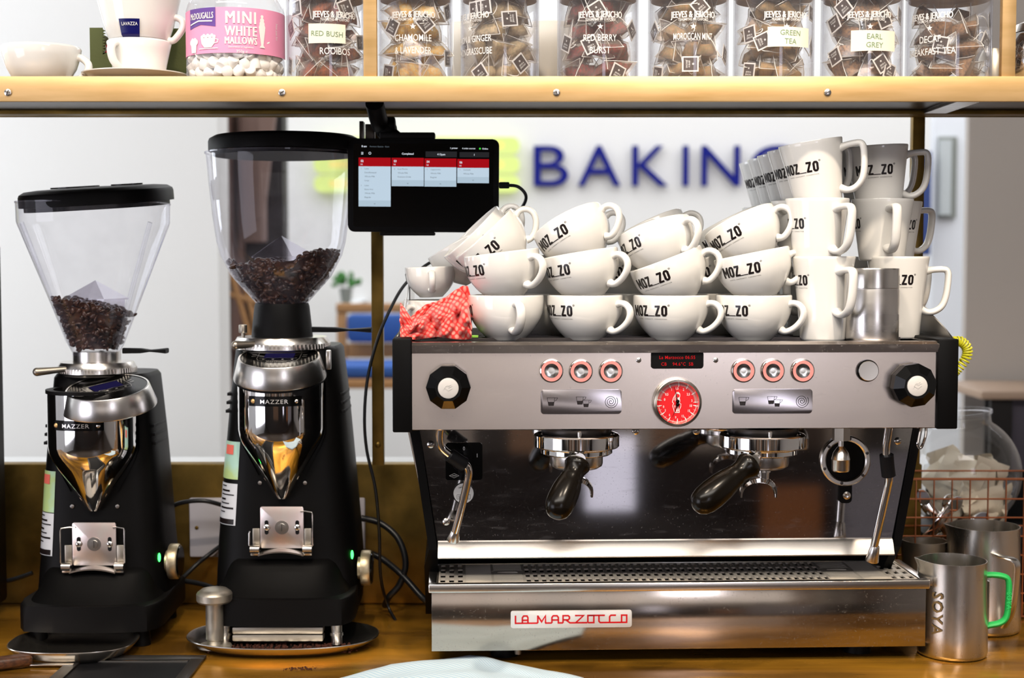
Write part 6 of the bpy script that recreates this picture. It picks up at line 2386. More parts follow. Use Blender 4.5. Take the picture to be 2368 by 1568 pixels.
def cable(name, label, pts, r_=.0026, cat='cable'):
    w_ = [P(*p) for p in pts]
    b = MB().tube(smooth_path(w_, 10), r_, 10)
    return solo(name, b, cable_m, label, cat, w_[0])


cab1 = cable('charging_cable', 'thin black charging cable looping from the tablet behind the cups and down to the worktop',
      [(1160, 429, dT + .004), (1196, 431, dT + .004), (1216, 452, dT + .006), (1208, 478, dT + .02), (1180, 505, dT + .03), (1120, 548, 2.12), (1066, 574, 2.12), (990, 610, 2.10), (938, 656, 2.09), (905, 710, 2.085), (875, 780, 2.08), (851, 870, 2.08), (843, 960, 2.08), (848, 1040, 2.09), (868, 1130, 2.10), (877, 1230, 2.12), (880, 1330, 2.14), (895, 1396, 2.17), (915, 1436, 2.15)], .0024)
pl = MB().box(P(1154, 436, dT) + Vector((0, -.003, 0)), P(1178, 421, dT) + Vector((0, .003, 0)), .0015)
o = obj('plug', pl, rubber, cab1, world=False)
o.data.transform(Matrix.Translation(-cab1.location))

cable('power_cable', 'thick black power cable curving from the socket behind the middle grinder', [(835, 1198, 2.20), (880, 1210, 2.20), (920, 1245, 2.19), (938, 1300, 2.18), (925, 1350, 2.18), (900, 1380, 2.18), (890, 1400, 2.20)], .0050)
cable('power_cable', 'thick black power cable sloping behind the espresso machine', [(840, 1275, 2.20), (880, 1290, 2.20), (930, 1330, 2.18), (975, 1380, 2.16), (1000, 1402, 2.16)], .0050)
cable('power_cable', 'black cable arching in front of the sockets between the grinders', [(352, 1215, 2.19), (378, 1185, 2.19), (415, 1164, 2.18), (470, 1158, 2.18), (520, 1170, 2.19)], .0036)
cable('power_cable', 'dark cable rising from the worktop beneath the middle socket', [(415, 1345, 2.20), (450, 1310, 2.21), (480, 1285, 2.225), (510, 1262, 2.23)], .0034)
cable('power_cable', 'dark cable lying along the worktop between the two grinders', [(380, 1345, 2.20), (420, 1343, 2.19), (470, 1352, 2.18), (520, 1370, 2.16)], .0040)
cable('power_cable', 'dark cable lying on the worktop at the left edge', [(-20, 1350, 2.20), (30, 1340, 2.20), (75, 1325, 2.20)], .0034)

# yellow coiled cord at the right end panel
pts = []
path = [P(2205, 790, 2.02), P(2222, 790, 2.02), P(2236, 805, 2.02), P(2234, 828, 2.02), P(2215, 852, 2.02), P(2205, 862, 2.02)]
sm = smooth_path(path, 60)
for i, p in enumerate(sm):
    t_ = (sm[min(i + 1, len(sm) - 1)] - sm[max(i - 1, 0)]).normalized()
    n1 = Vector((0, 1, 0)); n2 = t_.cross(n1)
    a = i * 2 * pi / 17
    pts.append(p + n1 * (.0062 * cos(a)) + n2 * (.0062 * sin(a)))
yel = mat('cord_yellow', (.72, .70, .03), .35)
solo('coiled_cord', MB().tube(pts, .0015, 6), yel, 'yellow coiled plastic cord hanging at the right end of the coffee machine', 'cord', path[0])


# ---------------------------------------------------------------- red cloth
def cloth_mat(name, a, b_, scale, rot=0.7):
    m = mat(name, a, .8, sheen=.3)
    nt = m.node_tree
    uv = nt.nodes.new('ShaderNodeUVMap'); mp = nt.nodes.new('ShaderNodeMapping'); mp.inputs['Scale'].default_value = (scale, scale, scale)
    mp.inputs['Rotation'].default_value = (0, 0, rot)
    ck = nt.nodes.new('ShaderNodeTexVoronoi'); ck.feature = 'F1'; ck.inputs['Randomness'].default_value = 0.0; ck.inputs['Scale'].default_value = 1
    nt.links.new(uv.outputs[0], mp.inputs[0]); nt.links.new(mp.outputs[0], ck.inputs['Vector'])
    cr = nt.nodes.new('ShaderNodeValToRGB')
    cr.color_ramp.elements[0].position = .22; cr.color_ramp.elements[0].color = (*b_, 1)
    cr.color_ramp.elements[1].position = .48; cr.color_ramp.elements[1].color = (*a, 1)
    nt.links.new(ck.outputs['Distance'], cr.inputs[0]); nt.links.new(cr.outputs[0], nt.nodes['Principled BSDF'].inputs['Base Color'])
    return m


def uvsheet(name, fn, nu, nv, m_, label, cat, thick=.0012, loc=None, kind=None):
    bm = bmesh.new()
    uvl = bm.loops.layers.uv.new('UVMap')
    V = [[bm.verts.new(fn(i / nu, j / nv)) for j in range(nv + 1)] for i in range(nu + 1)]
    for i in range(nu):
        for j in range(nv):
            f = bm.faces.new((V[i][j], V[i + 1][j], V[i + 1][j + 1], V[i][j + 1]))
            for l, (a, b_) in zip(f.loops, ((i, j), (i + 1, j), (i + 1, j + 1), (i, j + 1))):
                l[uvl].uv = (a / nu, b_ / nv)
    loc = Vector(loc) if loc is not None else V[0][0].co.copy()
    bm.transform(Matrix.Translation(-loc))
    for f in bm.faces: f.smooth = True
    me = bpy.data.meshes.new(name); bm.to_mesh(me); bm.free(); me.materials.append(m_)
    o = bpy.data.objects.new(name, me); COL.objects.link(o); o.location = loc
    sd = o.modifiers.new('thickness', 'SOLIDIFY'); sd.thickness = thick; sd.offset = 0
    tag(o, label, cat, None, kind)
    return o


redc = cloth_mat('cloth_red', (.90, .030, .025), (.93, .36, .29), 17)


def kT2(dep): return dep / FPX


# crumpled heap: sheet draped over an uneven ridge with deep folds, outline follows the photo
hs = [(925, 700), (935, 712), (950, 735), (962, 722), (985, 705), (1010, 702), (1030, 690), (1052, 672), (1070, 662), (1082, 662), (1088, 690), (1092, 730), (1092, 775)]


def top_at(px):
    for (a, ya), (b_, yb_) in zip(hs[:-1], hs[1:]):
        if a <= px <= b_: return ya + (yb_ - ya) * (px - a) / (b_ - a)
    return 740


def redfn(u, v):
    px = 926 + 164 * u
    yt = top_at(px)
    # v runs: front hem -> up the front -> over the top -> down the back
    if v < .6:
        t = v / .6
        py = 783 + 3 * sin(u * 9) + (yt - 785) * (t ** .9)
        dep = 1.826 + .036 * t * t
        nz = noise.noise(Vector((u * 5.0, t * 3.2, 1.3)))
        n2 = noise.noise(Vector((u * 11.0 + t * 3, t * 5.0, 5.3)))
        r1 = sin((u * 3.1 + t * .9) * 2 * pi) * .5 + sin((u * 5.3 - t * 1.7) * 2 * pi + 1) * .35
        dep += (-.028 * nz - .018 * n2 - .017 * r1) * (0.25 + .75 * sin(t * pi * .85 + .3))
        px += 5 * noise.noise(Vector((u * 4, t * 5, 9)))
        py += 7 * noise.noise(Vector((u * 5, t * 4, 3))) * sin(pi * min(1, t))
    else:
        t = (v - .6) / .4
        py = yt + (782 - yt) * t * 1.0
        dep = 1.862 + .030 * t + .010 * noise.noise(Vector((u * 6, t * 3, 7)))
    p = P(px, py, max(dep, 1.815))
    p.z = max(p.z, T + .001)
    return p


uvsheet('red_cloth', redfn, 110, 90, redc, 'crumpled red and white mesh cleaning cloth on the left of the machine top', 'cloth', .0016)
lime = mat('packet_green', (.35, .75, .08), .5)
p = P(1078, 777, 1.86); 
solo('green_packet', MB().box((p.x - .012, p.y - .004, T + .0005), (p.x + .011, p.y + .012, T + .004), .0008, m=None).box((p.x - .004, p.y - .008, T + .0045), (p.x + .016, p.y + .006, T + .0075), .0008), lime, 'small green and white packet between the red cloth and the first cup', 'packet', (p.x, p.y, T))

# ---------------------------------------------------------------- worktop, left and middle
C0 = CZ + .0006


def cp(px, py):
    """point of the worktop seen at the pixel"""
    d = ray(px, py)
    t = (CZ - CAMZ) / d.z
    return CAMP + d * t


def oval_tray(name, label, x0p, x1p, yfront, rx_sq, depth, h=.012, mt=steel_soft):
    cf = cp((x0p + x1p) / 2, yfront)
    k = (cf.y + 1.8 + depth / 2) / FPX
    hw = (x1p - x0p) / 2 * k
    c = Vector((PX((x0p + x1p) / 2, cf.y + 1.8 + depth / 2, yfront), cf.y + depth / 2, C0))
    sy = depth / 2 / hw
    root = thing(name, label, 'tray', c)
    f = lambda r_, z: (r_ * hw, z)
    prof = [f(.02, .0006), f(.62, .0006), f(.78, .0012), f(.90, h * .45), f(.985, h * .9), f(1.0, h), f(.995, h + .0012), f(.975, h + .0006), f(.90, h * .45 + .002), f(.78, .003), f(.62, .0024), f(.02, .0024)]
    obj('dish', MB().lathe(prof, 72, sq=rx_sq, sy=sy), mt, root, sharp=50)
    return root, c, hw


tr1, _, _ = oval_tray('oval_tray', 'shallow oval steel tray in front of the left grinder', 25, 320, 1546, 2.6, .135, .019, mat('tray_satin', (.74, .69, .62), .27, 1.0))
tr2, tc2, thw = oval_tray('oval_tray', 'oval steel tray under the middle grinder, with spilled coffee grounds', 432, 880, 1531, 2.3, .165, .016)
# grounds
grounds_m = mat('coffee_grounds', (.07, .018, .008), .9, bump=(300, 1))
r3 = random.Random(4)
bm = MB()
for i in range(420):
    x = tc2.x + r3.gauss(.02, .055); y = tc2.y + r3.uniform(-.05, .0)
    if abs(x - tc2.x) > .11: continue
    s_ = r3.uniform(.0005, .0017)
    bm.box((x - s_, y - s_, C0 + .0026), (x + s_, y + s_, C0 + .0026 + s_ * 1.3), m=None)
solo('coffee_grounds', bm, grounds_m, 'brown coffee grounds spilled in the oval tray under the middle grinder', 'coffee grounds', (tc2.x, tc2.y, C0 + .0025), kind='stuff')
bm = MB()
for i in range(46):
    q = cp(694 + r3.gauss(0, 22), 1548 + r3.gauss(0, 2)); s_ = r3.uniform(.0004, .0012)
    bm.box((q.x - s_, q.y - s_, C0), (q.x + s_, q.y + s_, C0 + s_))
q = cp(694, 1548)
solo('coffee_crumbs', bm, grounds_m, 'few coffee crumbs on the worktop in front of the oval tray', 'coffee grounds', (q.x, q.y, C0), kind='stuff')

# tamper
dt = 1.985
k = dt / FPX
c = P(497, 1492, dt)
zt0 = C0 + .0032
tm = thing('tamper', 'old aluminium tamper with mushroom head standing on the oval tray', 'tamper', (c.x, c.y, zt0))
S_ = 1.0
hh = (1500 - 1358) * k
al = mat('cast_aluminium', (.50, .46, .39), .42, .9, bump=(150, .2), rvar=(60, .3, .55))
b = MB().lathe([(0, 0), (38 * k, 0), (40 * k, .0012), (38 * k, .0035), (18 * k, .0050), (17 * k, .010), (20 * k, .012), (20.5 * k, .03), (20.5 * k, hh - .026), (22 * k, hh - .021), (38 * k, hh - .0205), (41 * k, hh - .018), (41.5 * k, hh - .009), (39 * k, hh - .0065), (30 * k, hh - .0025), (16 * k, hh - .0004), (0, hh)], 56, cap0=False)
obj('body', b, al, tm, sharp=30)

# square black framed bin in the worktop, lower left
fr_m = mat('frame_charcoal', (.045, .042, .040), .35, .3)
q0, q1 = cp(172, 1522), cp(478, 1522)
w0 = .030
yb0 = q0.y
xa, xb = q0.x, q1.x
yfz = -.12
fb = thing('knock_box', 'black square framed knock box at the front left of the worktop', 'knock box', ((xa + xb) / 2, yb0 - .1, C0))
hgt = .004
b = MB()
b.box((xa, yb0 - .018, C0), (xb, yb0, C0 + hgt), .001)
b.box((xa, yfz, C0), (xa + .018, yb0 - .0181, C0 + hgt), .001)
b.box((xb - .018, yfz, C0), (xb, yb0 - .0181, C0 + hgt), .001)
obj('frame', b, fr_m, fb, world=True)
obj('well', MB().box((xa + .0185, yfz, C0), (xb - .0185, yb0 - .0195, C0 + .0015)), rubber, fb, world=True)
obj('bright_edge', MB().box((xa + .022, yb0 - .028, C0 + .0016), (xb - .020, yb0 - .0250, C0 + .0035)), steel_soft, fb, world=True)

# scraper with dark wooden handle, lower left
wood_d = mat('wood_dark', (.055, .022, .010), .45, var=((.11, .04, .015), 60, .4, .6), stretch=(1, 6, 6))
q = cp(30, 1540)
sc0 = thing('scraper', 'flat steel scraper with dark wooden handle at the lower left corner', 'scraper', (q.x, q.y, C0))
a, b_ = cp(-30, 1568), cp(58, 1530)
b = MB().box((-.028, -.011, .002), (.030, .011, .017), .005, 3, m=Matrix.Translation(cp(20, 1548) + Vector((0, 0, .0006))) @ Matrix.Rotation(R(28), 4, 'Z'))
obj('handle', b, wood_d, sc0, world=True)
a, b_ = cp(60, 1540), cp(168, 1546)
obj('blade', MB().box((a.x, a.y - .012, C0 + .0026), (b_.x, a.y - .001, C0 + .0044), .0004), steel_soft, sc0, world=True)

# dark appliance edge at the far left
ap = thing('black_appliance', 'dark appliance cut off by the left edge of the photo', 'appliance', (PX(-60, 2.0), .2, CZ))
xr = PX(12, 2.2, 1000)
obj('body', MB().box((xr - .20, .19, CZ + .02), (xr, .40, PZ(560, 1.99)), .006), black_pl, ap, world=True)
obj('side_panel', MB().box((xr - .18, .20, PZ(558, 1.99)), (xr - .001, .38, PZ(300, 1.99)), .01), steel_dull, ap, world=True)
for dx in (-.17, -.03):
    for yy in (.22, .37): obj('foot', MB().cyl((xr + dx, yy, C0), (xr + dx, yy, CZ + .02), .012, seg=16), black_pl, ap, world=True)

# blue paper cloth at the front
bluec = cloth_mat('cloth_blue', (.45, .66, .80), (.80, .88, .92), 64, .35)
ca, cb_, cc2, cd_ = cp(800, 1568), cp(905, 1541), cp(1088, 1526), cp(1330, 1568)


def bluefn(u, v):
    # back edge polyline, running forward out of the frame
    e = [cp(770, 1578), cp(905, 1543), cp(1088, 1526), cp(1200, 1544), cp(1350, 1574)]
    t = u * 4; i = min(3, int(t)); f = t - i
    p = e[i].lerp(e[i + 1], f)
    q = Vector((p.x * 1.0 + .02 * (u - .5), p.y - .17, 0))
    r_ = p.lerp(Vector((q.x, q.y, p.z)), v)
    r_.z = C0 + .0012 + .0035 * (noise.noise(Vector((u * 6, v * 5, 2))) + .5) + (.003 * math.exp(-((u - .5) / .2) ** 2) * (1 - v))
    return r_


uvsheet('blue_cloth', bluefn, 60, 30, bluec, 'pale blue disposable cloth spread on the worktop before the coffee machine', 'cloth', .0008)

# ---------------------------------------------------------------- right hand side
def pitcher(label, px, dep, hwt, hwb, ytop, ybot, mt, handle=None, group='steel milk pitchers beside the coffee machine', rotz=0):
    k = dep / FPX
    c = P(px, ybot, dep); base = C0
    c.z = base
    h = P(px, ytop, dep).z - P(px, ybot, dep).z
    rt, rb = hwt * k, hwb * k
    root = thing('milk_pitcher', label, 'milk pitcher', c, rotz, group)
    prof = [(0, 0), (rb * .93, 0), (rb * .98, .002), (rb, .006), (rb * .99, h * .25), (rt * 1.0 + (rb - rt) * .35, h * .6), (rt, h * .93), (rt * 1.005, h)]
    inn = [(rt * .985, h), (rt * .98, h * .9), (rb * .95, h * .1), (0, .004)]
    b = MB().lathe(prof + inn, 64, cap0=False, cap1=False)
    for v in b.bm.verts:   # pouring lip on the left
        if v.co.z > h * .78:
            a = atan2(v.co.y, -v.co.x)
            f = math.exp(-(a / .30) ** 2) * ((v.co.z - h * .78) / (h * .22)) ** 1.5
            v.co.x -= f * rt * .22; v.co.z += f * .003
    obj('jug', b, mt, root, sharp=50)
    return root, h, rt, rb


pmat = mat('pitcher_steel', (.70, .67, .62), .26, 1.0, rvar=(22, .18, .36), bump=(80, .05), stretch=(1, 1, .3))
dp = 1.965
pa, hA, rtA, rbA = pitcher('steel milk pitcher with a bright green handle sleeve, in front at the right', 2201, dp, 75, 80, 1303, 1520, pmat)
k = dp / FPX
greenh = mat('sleeve_green', (.02, .50, .10), .5)
ang = R(-8)
MA = Matrix.Rotation(ang, 4, 'Z')
zA = lambda py: P(2201, py, dp).z - P(2201, 1520, dp).z
hp = [(rtA * 1.02, zA(1335)), (72 * k + .002, zA(1333)), (2320 - 2201, None)]
xo = lambda px: (px - 2201) * k
path = [Vector((xo(2262), 0, zA(1338))), Vector((xo(2285), 0, zA(1336))), Vector((xo(2312), 0, zA(1338))), Vector((xo(2326), 0, zA(1350))), Vector((xo(2326), 0, zA(1400))), Vector((xo(2322), 0, zA(1432))), Vector((xo(2308), 0, zA(1446))), Vector((xo(2285), 0, zA(1452))), Vector((xo(2264), 0, zA(1458)))]
b = MB().tube(smooth_path(path, 4), .0070, 12, ry=.0042, up=(0, 1, 0))
b.bm.transform(MA)
hs_ = obj('handle_sleeve', b, greenh, pa)
g = shift(text2d('SOYA', .0065, bold=.01, gap=1.1), 0, 0, rot=-pi / 2)
g.transform(MA @ facing((xo(2326), -.0074, zA(1392))))
obj('sleeve_letters', g, mat('sleeve_green_raised', (.03, .60, .14), .4), hs_)
path = [Vector((rtA * .98, 0, zA(1338))), Vector((xo(2290), 0, zA(1340)))]
b = MB().tube(path, .006, 8, ry=.0015, up=(0, 1, 0)).tube([Vector((rtA * 1.0, 0, zA(1470))), Vector((rtA * 1.06, 0, zA(1440))), Vector((rtA * 1.06, 0, zA(1350)))], .006, 8, ry=.0014, up=(0, 1, 0))
b.bm.transform(MA)
obj('handle_strap', b, steel_soft, pa)
g = shift(text2d('SOYA', .0155, bold=.02, gap=1.15, xs=1.0), 0, 0, rot=-pi / 2)
gold = mat('etched_gold', (.20, .13, .05), .4, .6)
wrap(g, lambda z: rbA * 1.0, R(-42), zA(1415), eps=.0006)
obj('etched_letters', g, gold, pa)
pb_, hB, rtB, rbB = pitcher('large steel milk pitcher behind the green handled one', 2272, 2.10, 79, 84, 1252, 1490, pmat)
k = 2.10 / FPX
xo = lambda px: (px - 2272) * k
zB = lambda py: P(2272, py, 2.10).z - P(2272, 1490, 2.10).z
b = MB().tube(smooth_path([Vector((xo(2270), -rtB * .98, zB(1300))), Vector((xo(2276), -rtB - .018, zB(1302))), Vector((xo(2302), -rtB - .026, zB(1310))), Vector((xo(2306), -rtB - .026, zB(1340))), Vector((xo(2300), -rtB - .022, zB(1420))), Vector((xo(2290), -rbB - .004, zB(1465)))], 5), .0065, 12, ry=.0022, up=(1, .4, 0))
b.bm.transform(Matrix.Identity(4))
obj('handle', b, steel_soft, pb_)
pitcher('small dark steel pitcher against the right side of the coffee machine', 2136, 2.13, 50, 48, 1258, 1450, steel_dull)

# copper wire basket with a glass bowl of napkins on it
copper = mat('copper_wire', (.70, .26, .12), .30, 1.0)
dB = 2.16
xa, xb = PX(2075, dB, 1240), PX(2480, dB, 1240)
yb0_ = dB - 1.8
zt_ = PZ(1108, dB)
bk = thing('wire_basket', 'copper wire basket at the right end of the worktop', 'basket', ((xa + xb) / 2, yb0_ + .05, C0))
b = MB()
zs = [PZ(y, dB) for y in (1108, 1154, 1197, 1240, 1284, 1328, 1372)] + [C0 + .003]
for z in zs: b.tube([(xa, yb0_, z), (xb, yb0_, z)], .0013 if z != zs[0] else .0020, 6)
x_ = xa; i = 0
while x_ < xb:
    b.tube([(x_, yb0_, C0 + .002), (x_, yb0_, zt_ + .001)], .0012, 6); x_ += 42 * dB / FPX
obj('front_grid', b, copper, bk, world=True)
b = MB()
for z in zs[:1] + zs[3:4] + zs[-1:]:
    b.tube([(xa, yb0_, z), (xa, yb0_ + .085, z)], .0013, 6); b.tube([(xa, yb0_ + .085, z), (xb, yb0_ + .085, z)], .0013, 6)
for i in range(6):
    b.tube([(xa + i * .05, yb0_, C0 + .002), (xa + i * .05, yb0_ + .085, C0 + .002)], .0012, 6)
obj('back_and_floor', b, copper, bk, world=True)
# cutlery tongs in the basket
r4 = random.Random(9)
for i, (px, py, a) in enumerate(((2150, 1225, 40), (2178, 1215, -35), (2195, 1238, 62), (2170, 1240, 18), (2215, 1230, -50))):
    p = P(px, py, dB + .045)
    t_ = thing('steel_tongs' if i < 1 else 'steel_utensil', ['steel tongs leaning in the copper basket', 'steel spoon handle leaning left in the copper basket', 'steel utensil slanting right in the copper basket', 'steel utensil lying low in the copper basket', 'steel utensil tipped left at the back of the copper basket'][i], 'utensil', p)
    m = Matrix.Translation((0, 0, 0)) @ Matrix.Rotation(R(a), 4, 'Y')
    m.translation = Vector((0, (i - 2) * .006, 0))
    obj('shaft', MB().box((-.007, -.0012, -.055), (.007, .0012, .05), .001, m=m), chrome, t_)
    obj('grip_end', MB().lathe([(.009, -.002), (.010, 0), (.009, .002)], 20, m @ Matrix.Translation((0, 0, .055)) @ Matrix.Rotation(pi / 2, 4, 'X'), sy=1.4), chrome, t_)
# stand under the bowl
dW = 2.33
cW = P(2236, 1090, dW)
rW = 135 * dW / FPX
st = thing('bowl_stand', 'dark stand carrying the glass bowl behind the copper basket', 'stand', (cW.x, cW.y, C0))
zt2_ = PZ(1218, dW)
obj('column', MB().box((PX(2142, 2.28), cW.y - .07, C0), (cW.x + .30, cW.y + .09, zt2_ - .0005), .004).box((PX(2142, 2.45), cW.y + .10, C0), (cW.x + .30, cW.y + .11, PZ(1085, 2.45))), black_pl, st, world=True)
bw = thing('glass_bowl', 'round clear glass bowl full of paper napkins at the right edge', 'bowl', (cW.x, cW.y, zt2_))
prof = []
zc = zt2_ + rW * .96
for i in range(26):
    a = -pi / 2 + .35 + i * (pi - .35 - .62) / 25
    prof.append((rW * cos(a), zc - zt2_ + rW * sin(a)))
prof = [(0, prof[0][1])] + prof
rt = prof[-1][0]; zr = prof[-1][1]
prof += [(rt * .98, zr + .004), (rt * .98, zr + .016), (rt * 1.03, zr + .017), (rt * 1.03, zr + .021)]
bb = MB().lathe([(r_, z) for r_, z in prof], 64, cap0=False, cap1=False)
bb.bm.transform(Matrix.Rotation(R(-6), 4, 'Y'))
obj('bowl', bb, bowl_glass, bw)
bb = MB().lathe([(rt * .97, zr + .016), (rt * 1.04, zr + .017), (rt * 1.04, zr + .022), (rt * .97, zr + .022)], 64, cap0=False, cap1=False)
bb.bm.transform(Matrix.Rotation(R(-6), 4, 'Y'))
obj('rim', bb, jar_glass, bw)
napm = mat('napkin_paper', (.80, .72, .60), .85, bump=(30, .3))
for i in range(16):
    a = r4.uniform(0, 6.28); rr_ = rW * (.48 + .22 * r4.random())
    if i < 10: a = R(-75 + i * 17) - pi / 2 + pi / 2
    x = cW.x + rr_ * sin(a) * 1.0; y = cW.y - rr_ * cos(a) * .9
    z = zt2_ + rW * (.35 + .75 * ((i * 5) % 8) / 8)
    ro = Matrix.Rotation(a, 4, 'Z') @ Matrix.Rotation(r4.uniform(-.9, .9), 4, 'Y') @ Matrix.Rotation(r4.uniform(-.4, .4), 4, 'X')
    bm = bmesh.new()
    sx_, sz_ = rW * .38, rW * .30
    V = [[None] * 9 for _ in range(9)]
    for u_ in range(9):
        for v_ in range(9):
            X_, Z_ = (u_ / 8 - .5) * 2 * sx_, (v_ / 8 - .5) * 2 * sz_
            Y_ = .006 * noise.noise(Vector((u_ * .4 + i, v_ * .4, 0))) * 2 + (X_ * X_ + Z_ * Z_) * 2.2
            V[u_][v_] = bm.verts.new((X_, Y_, Z_))
    for u_ in range(8):
        for v_ in range(8): bm.faces.new((V[u_][v_], V[u_ + 1][v_], V[u_ + 1][v_ + 1], V[u_][v_ + 1]))
    r_ = bmesh.ops.solidify(bm, geom=bm.faces[:], thickness=.004)
    b = MB(); b.bm.free(); b.bm = bm
    o = obj('paper_napkin', b, napm, None, sharp=50)
    o.location = (x, y, z); o.rotation_euler = ro.to_euler()
    tag(o, 'folded cream paper napkin stuffed in the glass bowl', 'napkin', 'folded napkins in the glass bowl')

# ---------------------------------------------------------------- the dining room beyond, out of focus
navy_s = mat('sign_blue', (.002, .008, .20), .5, spec=.2)
dS = 1.8 + 4.99
cy_ = P(1184, 380, dS)


def sign_letter(ch, px, wpx, py=381, hpx=98, bold=.0):
    k = dS / FPX
    w0 = textw(ch, hpx * k, bold=bold)
    g = text2d(ch, hpx * k, bold=bold, xs=wpx * k / w0, res=6)
    c = P(px, py, dS)
    m = facing((c.x, 4.985, c.z))
    flat(g, m)
    r_ = bmesh.ops.extrude_face_region(g, geom=g.faces[:])
    vs = [v for v in r_['geom'] if isinstance(v, bmesh.types.BMVert)]
    bmesh.ops.translate(g, verts=vs, vec=(0, -.03, 0))
    o = obj('sign_letter', g, navy_s)
    nm_ = {'B': 'left end of the word', 'A': 'second in the word', 'K': 'third in the word', 'I': 'fourth in the word', 'N': 'fifth in the word', 'G': 'last, behind the stacked mugs'}[ch]
    tag(o, 'dark blue capital %s on the far white wall, %s' % (ch, nm_), 'sign letter', 'blue wall letters of the baking sign')
    return o


for ch, px, w_ in (('B', 1274, 80), ('A', 1385, 98), ('K', 1502, 82), ('I', 1584, 13), ('N', 1665, 88), ('G', 1785, 100)):
    sign_letter(ch, px, w_)
# glowing yellow logo: three rounded bars
yel_e = emis('neon_yellow', (.78, .92, .30), 1.1)
yin_e = emis('neon_yellow_core', (.95, .82, .25), 1.2)
lg = thing('glowing_logo', 'glowing yellow green stack of rounded bars on the far wall left of the blue letters', 'sign', P(960, 380, dS))
k = dS / FPX
for py in (338, 382, 426):
    c = P(965, py, dS)
    m = facing((c.x, 4.97, c.z))
    br_ = obj('light_bar', MB().prism(rrect(470 * k, 38 * k, 17 * k), 0, .03, m, bev=.004), yel_e, lg, world=True)
    obj('bar_core', MB().prism(rrect(400 * k, 16 * k, 7 * k), .0305, .034, m), yin_e, br_, world=True)
# dark cabinet with tall timber on the left
woodc = mat('chair_wood', (.42, .22, .09), .5)
wood_br = mat('wood_brown', (.10, .055, .04), .5, var=((.18, .10, .08), 6, .4, .6), stretch=(6, 1, .4))
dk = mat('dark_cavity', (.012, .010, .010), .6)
dd = 4.4
tk = thing('dark_cabinet', 'dark brown cabinet partly hidden behind the middle grinder hopper', 'cabinet', (PX(560, dd), dd - 1.8, 0))
obj('side', MB().box((PX(514, dd), dd - 1.8, 0), (PX(528, dd), dd - 1.8 + .4, PZ(200, dd))), wood_br, tk, world=True)
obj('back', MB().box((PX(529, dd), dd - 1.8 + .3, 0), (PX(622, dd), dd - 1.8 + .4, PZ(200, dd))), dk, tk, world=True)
obj('shelf', MB().box((PX(529, dd), dd - 1.8 + .02, PZ(812, dd)), (PX(618, dd), dd - 1.8 + .299, PZ(802, dd))), wood_br, tk, world=True)
curt = mat('curtain_brown', (.20, .13, .11), .8)
obj('hanging', MB().box((PX(545, dd), dd - 1.8 + .1, PZ(560, dd)), (PX(596, dd), dd - 1.8 + .2, PZ(210, dd)), .01), curt, tk, world=True)
for i, (x0_, y0_, x1_, y1_) in enumerate(((525, 600, 580, 780), (560, 620, 600, 790), (530, 680, 600, 700))):
    obj('timber', MB().tube([P(x0_, y0_, dd + .02), P(x1_, y1_, dd + .02)], .010, 8), woodc, tk, world=True)
# curtain right of it
obj_c = MB().loft([[(PX(600, dd), dd - 1.78, PZ(200, dd)), (PX(645, dd), dd - 1.78, PZ(200, dd)), (PX(645, dd), dd - 1.74, PZ(200, dd)), (PX(600, dd), dd - 1.74, PZ(200, dd))],
                   [(PX(600, dd), dd - 1.78, PZ(500, dd)), (PX(608, dd), dd - 1.78, PZ(500, dd)), (PX(608, dd), dd - 1.74, PZ(500, dd)), (PX(600, dd), dd - 1.74, PZ(500, dd))]])
solo('hanging_banner', obj_c, curt, 'brown tapering drape beside the dark cabinet, above the grinder lid', 'drape', (PX(620, dd), dd - 1.8, PZ(300, dd)))
# chairs with blue cushions
blue = mat('cushion_blue', (.03, .10, .36), .8)


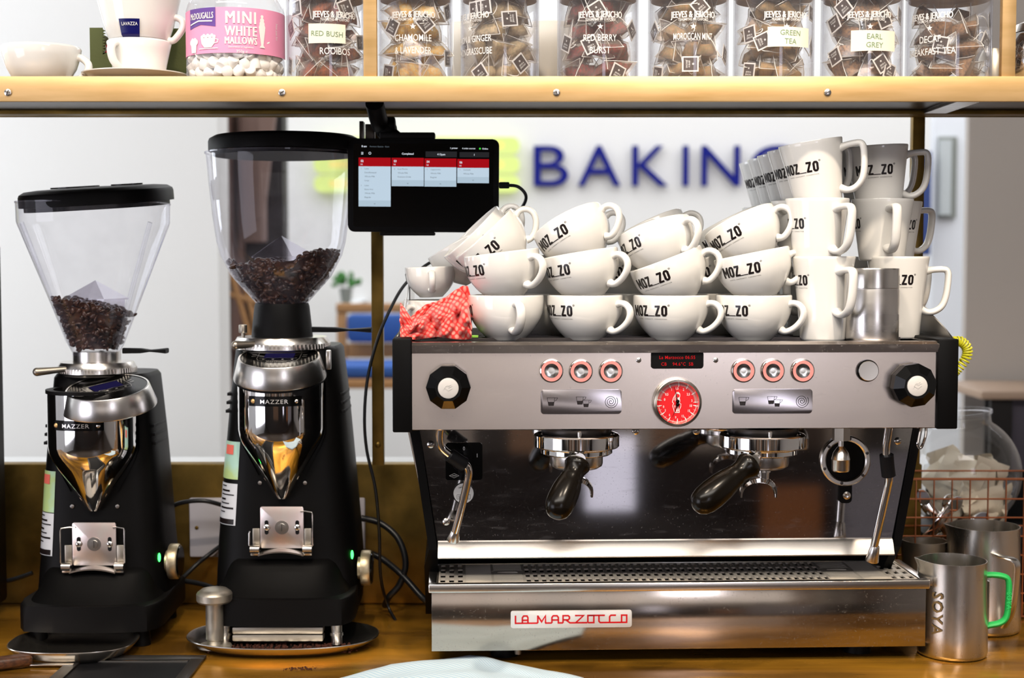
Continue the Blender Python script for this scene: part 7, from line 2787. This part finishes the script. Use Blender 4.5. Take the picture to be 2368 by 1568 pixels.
def chair(px, dep, label):
    x = PX(px, dep, 900); y = dep - 1.8
    t_ = thing('bar_chair', label, 'chair', (x, y, 0))
    for sx in (-1, 1):
        obj('rear_leg', MB().box((x + sx * .19 - .018, y + .02, 0), (x + sx * .19 + .018, y + .055, 1.245), .004), woodc, t_, world=True)
        obj('front_leg', MB().box((x + sx * .19 - .018, y - .36, 0), (x + sx * .19 + .018, y - .325, .99), .004), woodc, t_, world=True)
    obj('top_rail', MB().box((x - .21, y + .015, 1.246), (x + .21, y + .055, 1.282), .006), woodc, t_, world=True)
    obj('middle_rail', MB().box((x - .17, y + .025, 1.075), (x + .17, y + .05, 1.130), .006), woodc, t_, world=True)
    obj('footrest', MB().box((x - .17, y - .355, .30), (x + .17, y - .33, .34), .004), woodc, t_, world=True)
    obj('seat', MB().box((x - .21, y - .37, .992), (x + .21, y + .012, 1.025), .006), woodc, t_, world=True)
    obj('back_cushion', MB().box((x - .165, y - .03, 1.135), (x + .165, y + .018, 1.243), .02), blue, t_, world=True)
    obj('seat_cushion', MB().box((x - .19, y - .35, 1.027), (x + .19, y + .0, 1.072), .015), blue, t_, world=True)
    return t_


chair(905, 5.4, 'tall wooden bar chair with blue cushions, blurred, beyond the brass post')
tt = thing('dining_table', 'pale wooden table beyond the counter, left of the coffee machine', 'table', (PX(820, 4.6), 2.8, 0))
x = PX(790, 4.7)
obj('top', MB().box((x - .06, 2.75, .70), (x + .22, 3.2, .73), .004), mat('table_pale', (.62, .50, .34), .5), tt, world=True)
for sx in (-.03, .18): obj('leg', MB().box((x + sx - .02, 2.8, 0), (x + sx + .02, 2.84, .70)), frame_w, tt, world=True)
# side table on the right
tt = thing('side_table', 'wooden topped table with dark legs beyond the glass bowl, right edge', 'table', (PX(2330, 4.0), 1.9, 0))
dd = 3.35
xl = PX(2272, dd)
obj('top', MB().box((xl, dd - 1.8, PZ(905, dd) - .02), (xl + .9, dd - 1.8 + .30, PZ(905, dd)), .004), mat('table_wood', (.42, .30, .22), .45), tt, world=True)
for xx in (xl + .03, xl + .8): obj('leg', MB().box((xx, dd - 1.78, 0), (xx + .05, dd - 1.73, PZ(905, dd) - .021)), dk, tt, world=True)
obj('apron', MB().box((xl + .03, dd - 1.76, PZ(905, dd) - .30), (xl + .85, dd - 1.74, PZ(905, dd) - .022)), mat('apron_grey', (.10, .09, .12), .6), tt, world=True)
# plant
leaf = mat('leaf_green', (.05, .20, .04), .6)
dd = 6.2
p = P(800, 665, dd)
pln = thing('potted_plant', 'small green plant on a wall bracket beyond the middle grinder', 'plant', p)
b = MB()
for i in range(26):
    a = r4.uniform(0, 6.28); l = r4.uniform(.02, .06)
    q = p + Vector((cos(a) * l, r4.uniform(-.03, .03), abs(sin(a)) * l + .01))
    b.ball(q, .014, 8, (1, .4, .7), Matrix.Rotation(a, 4, 'Y'))
obj('leaves', b, leaf, pln, world=True)
obj('pot', MB().lathe([(.02, -.07), (.03, 0)], 20, Matrix.Translation(p)), frame_g, pln, world=True)
obj('bracket', MB().box((p.x - .03, p.y, p.z - .075), (p.x + .03, 4.999, p.z - .0705)), frame_w, pln, world=True)
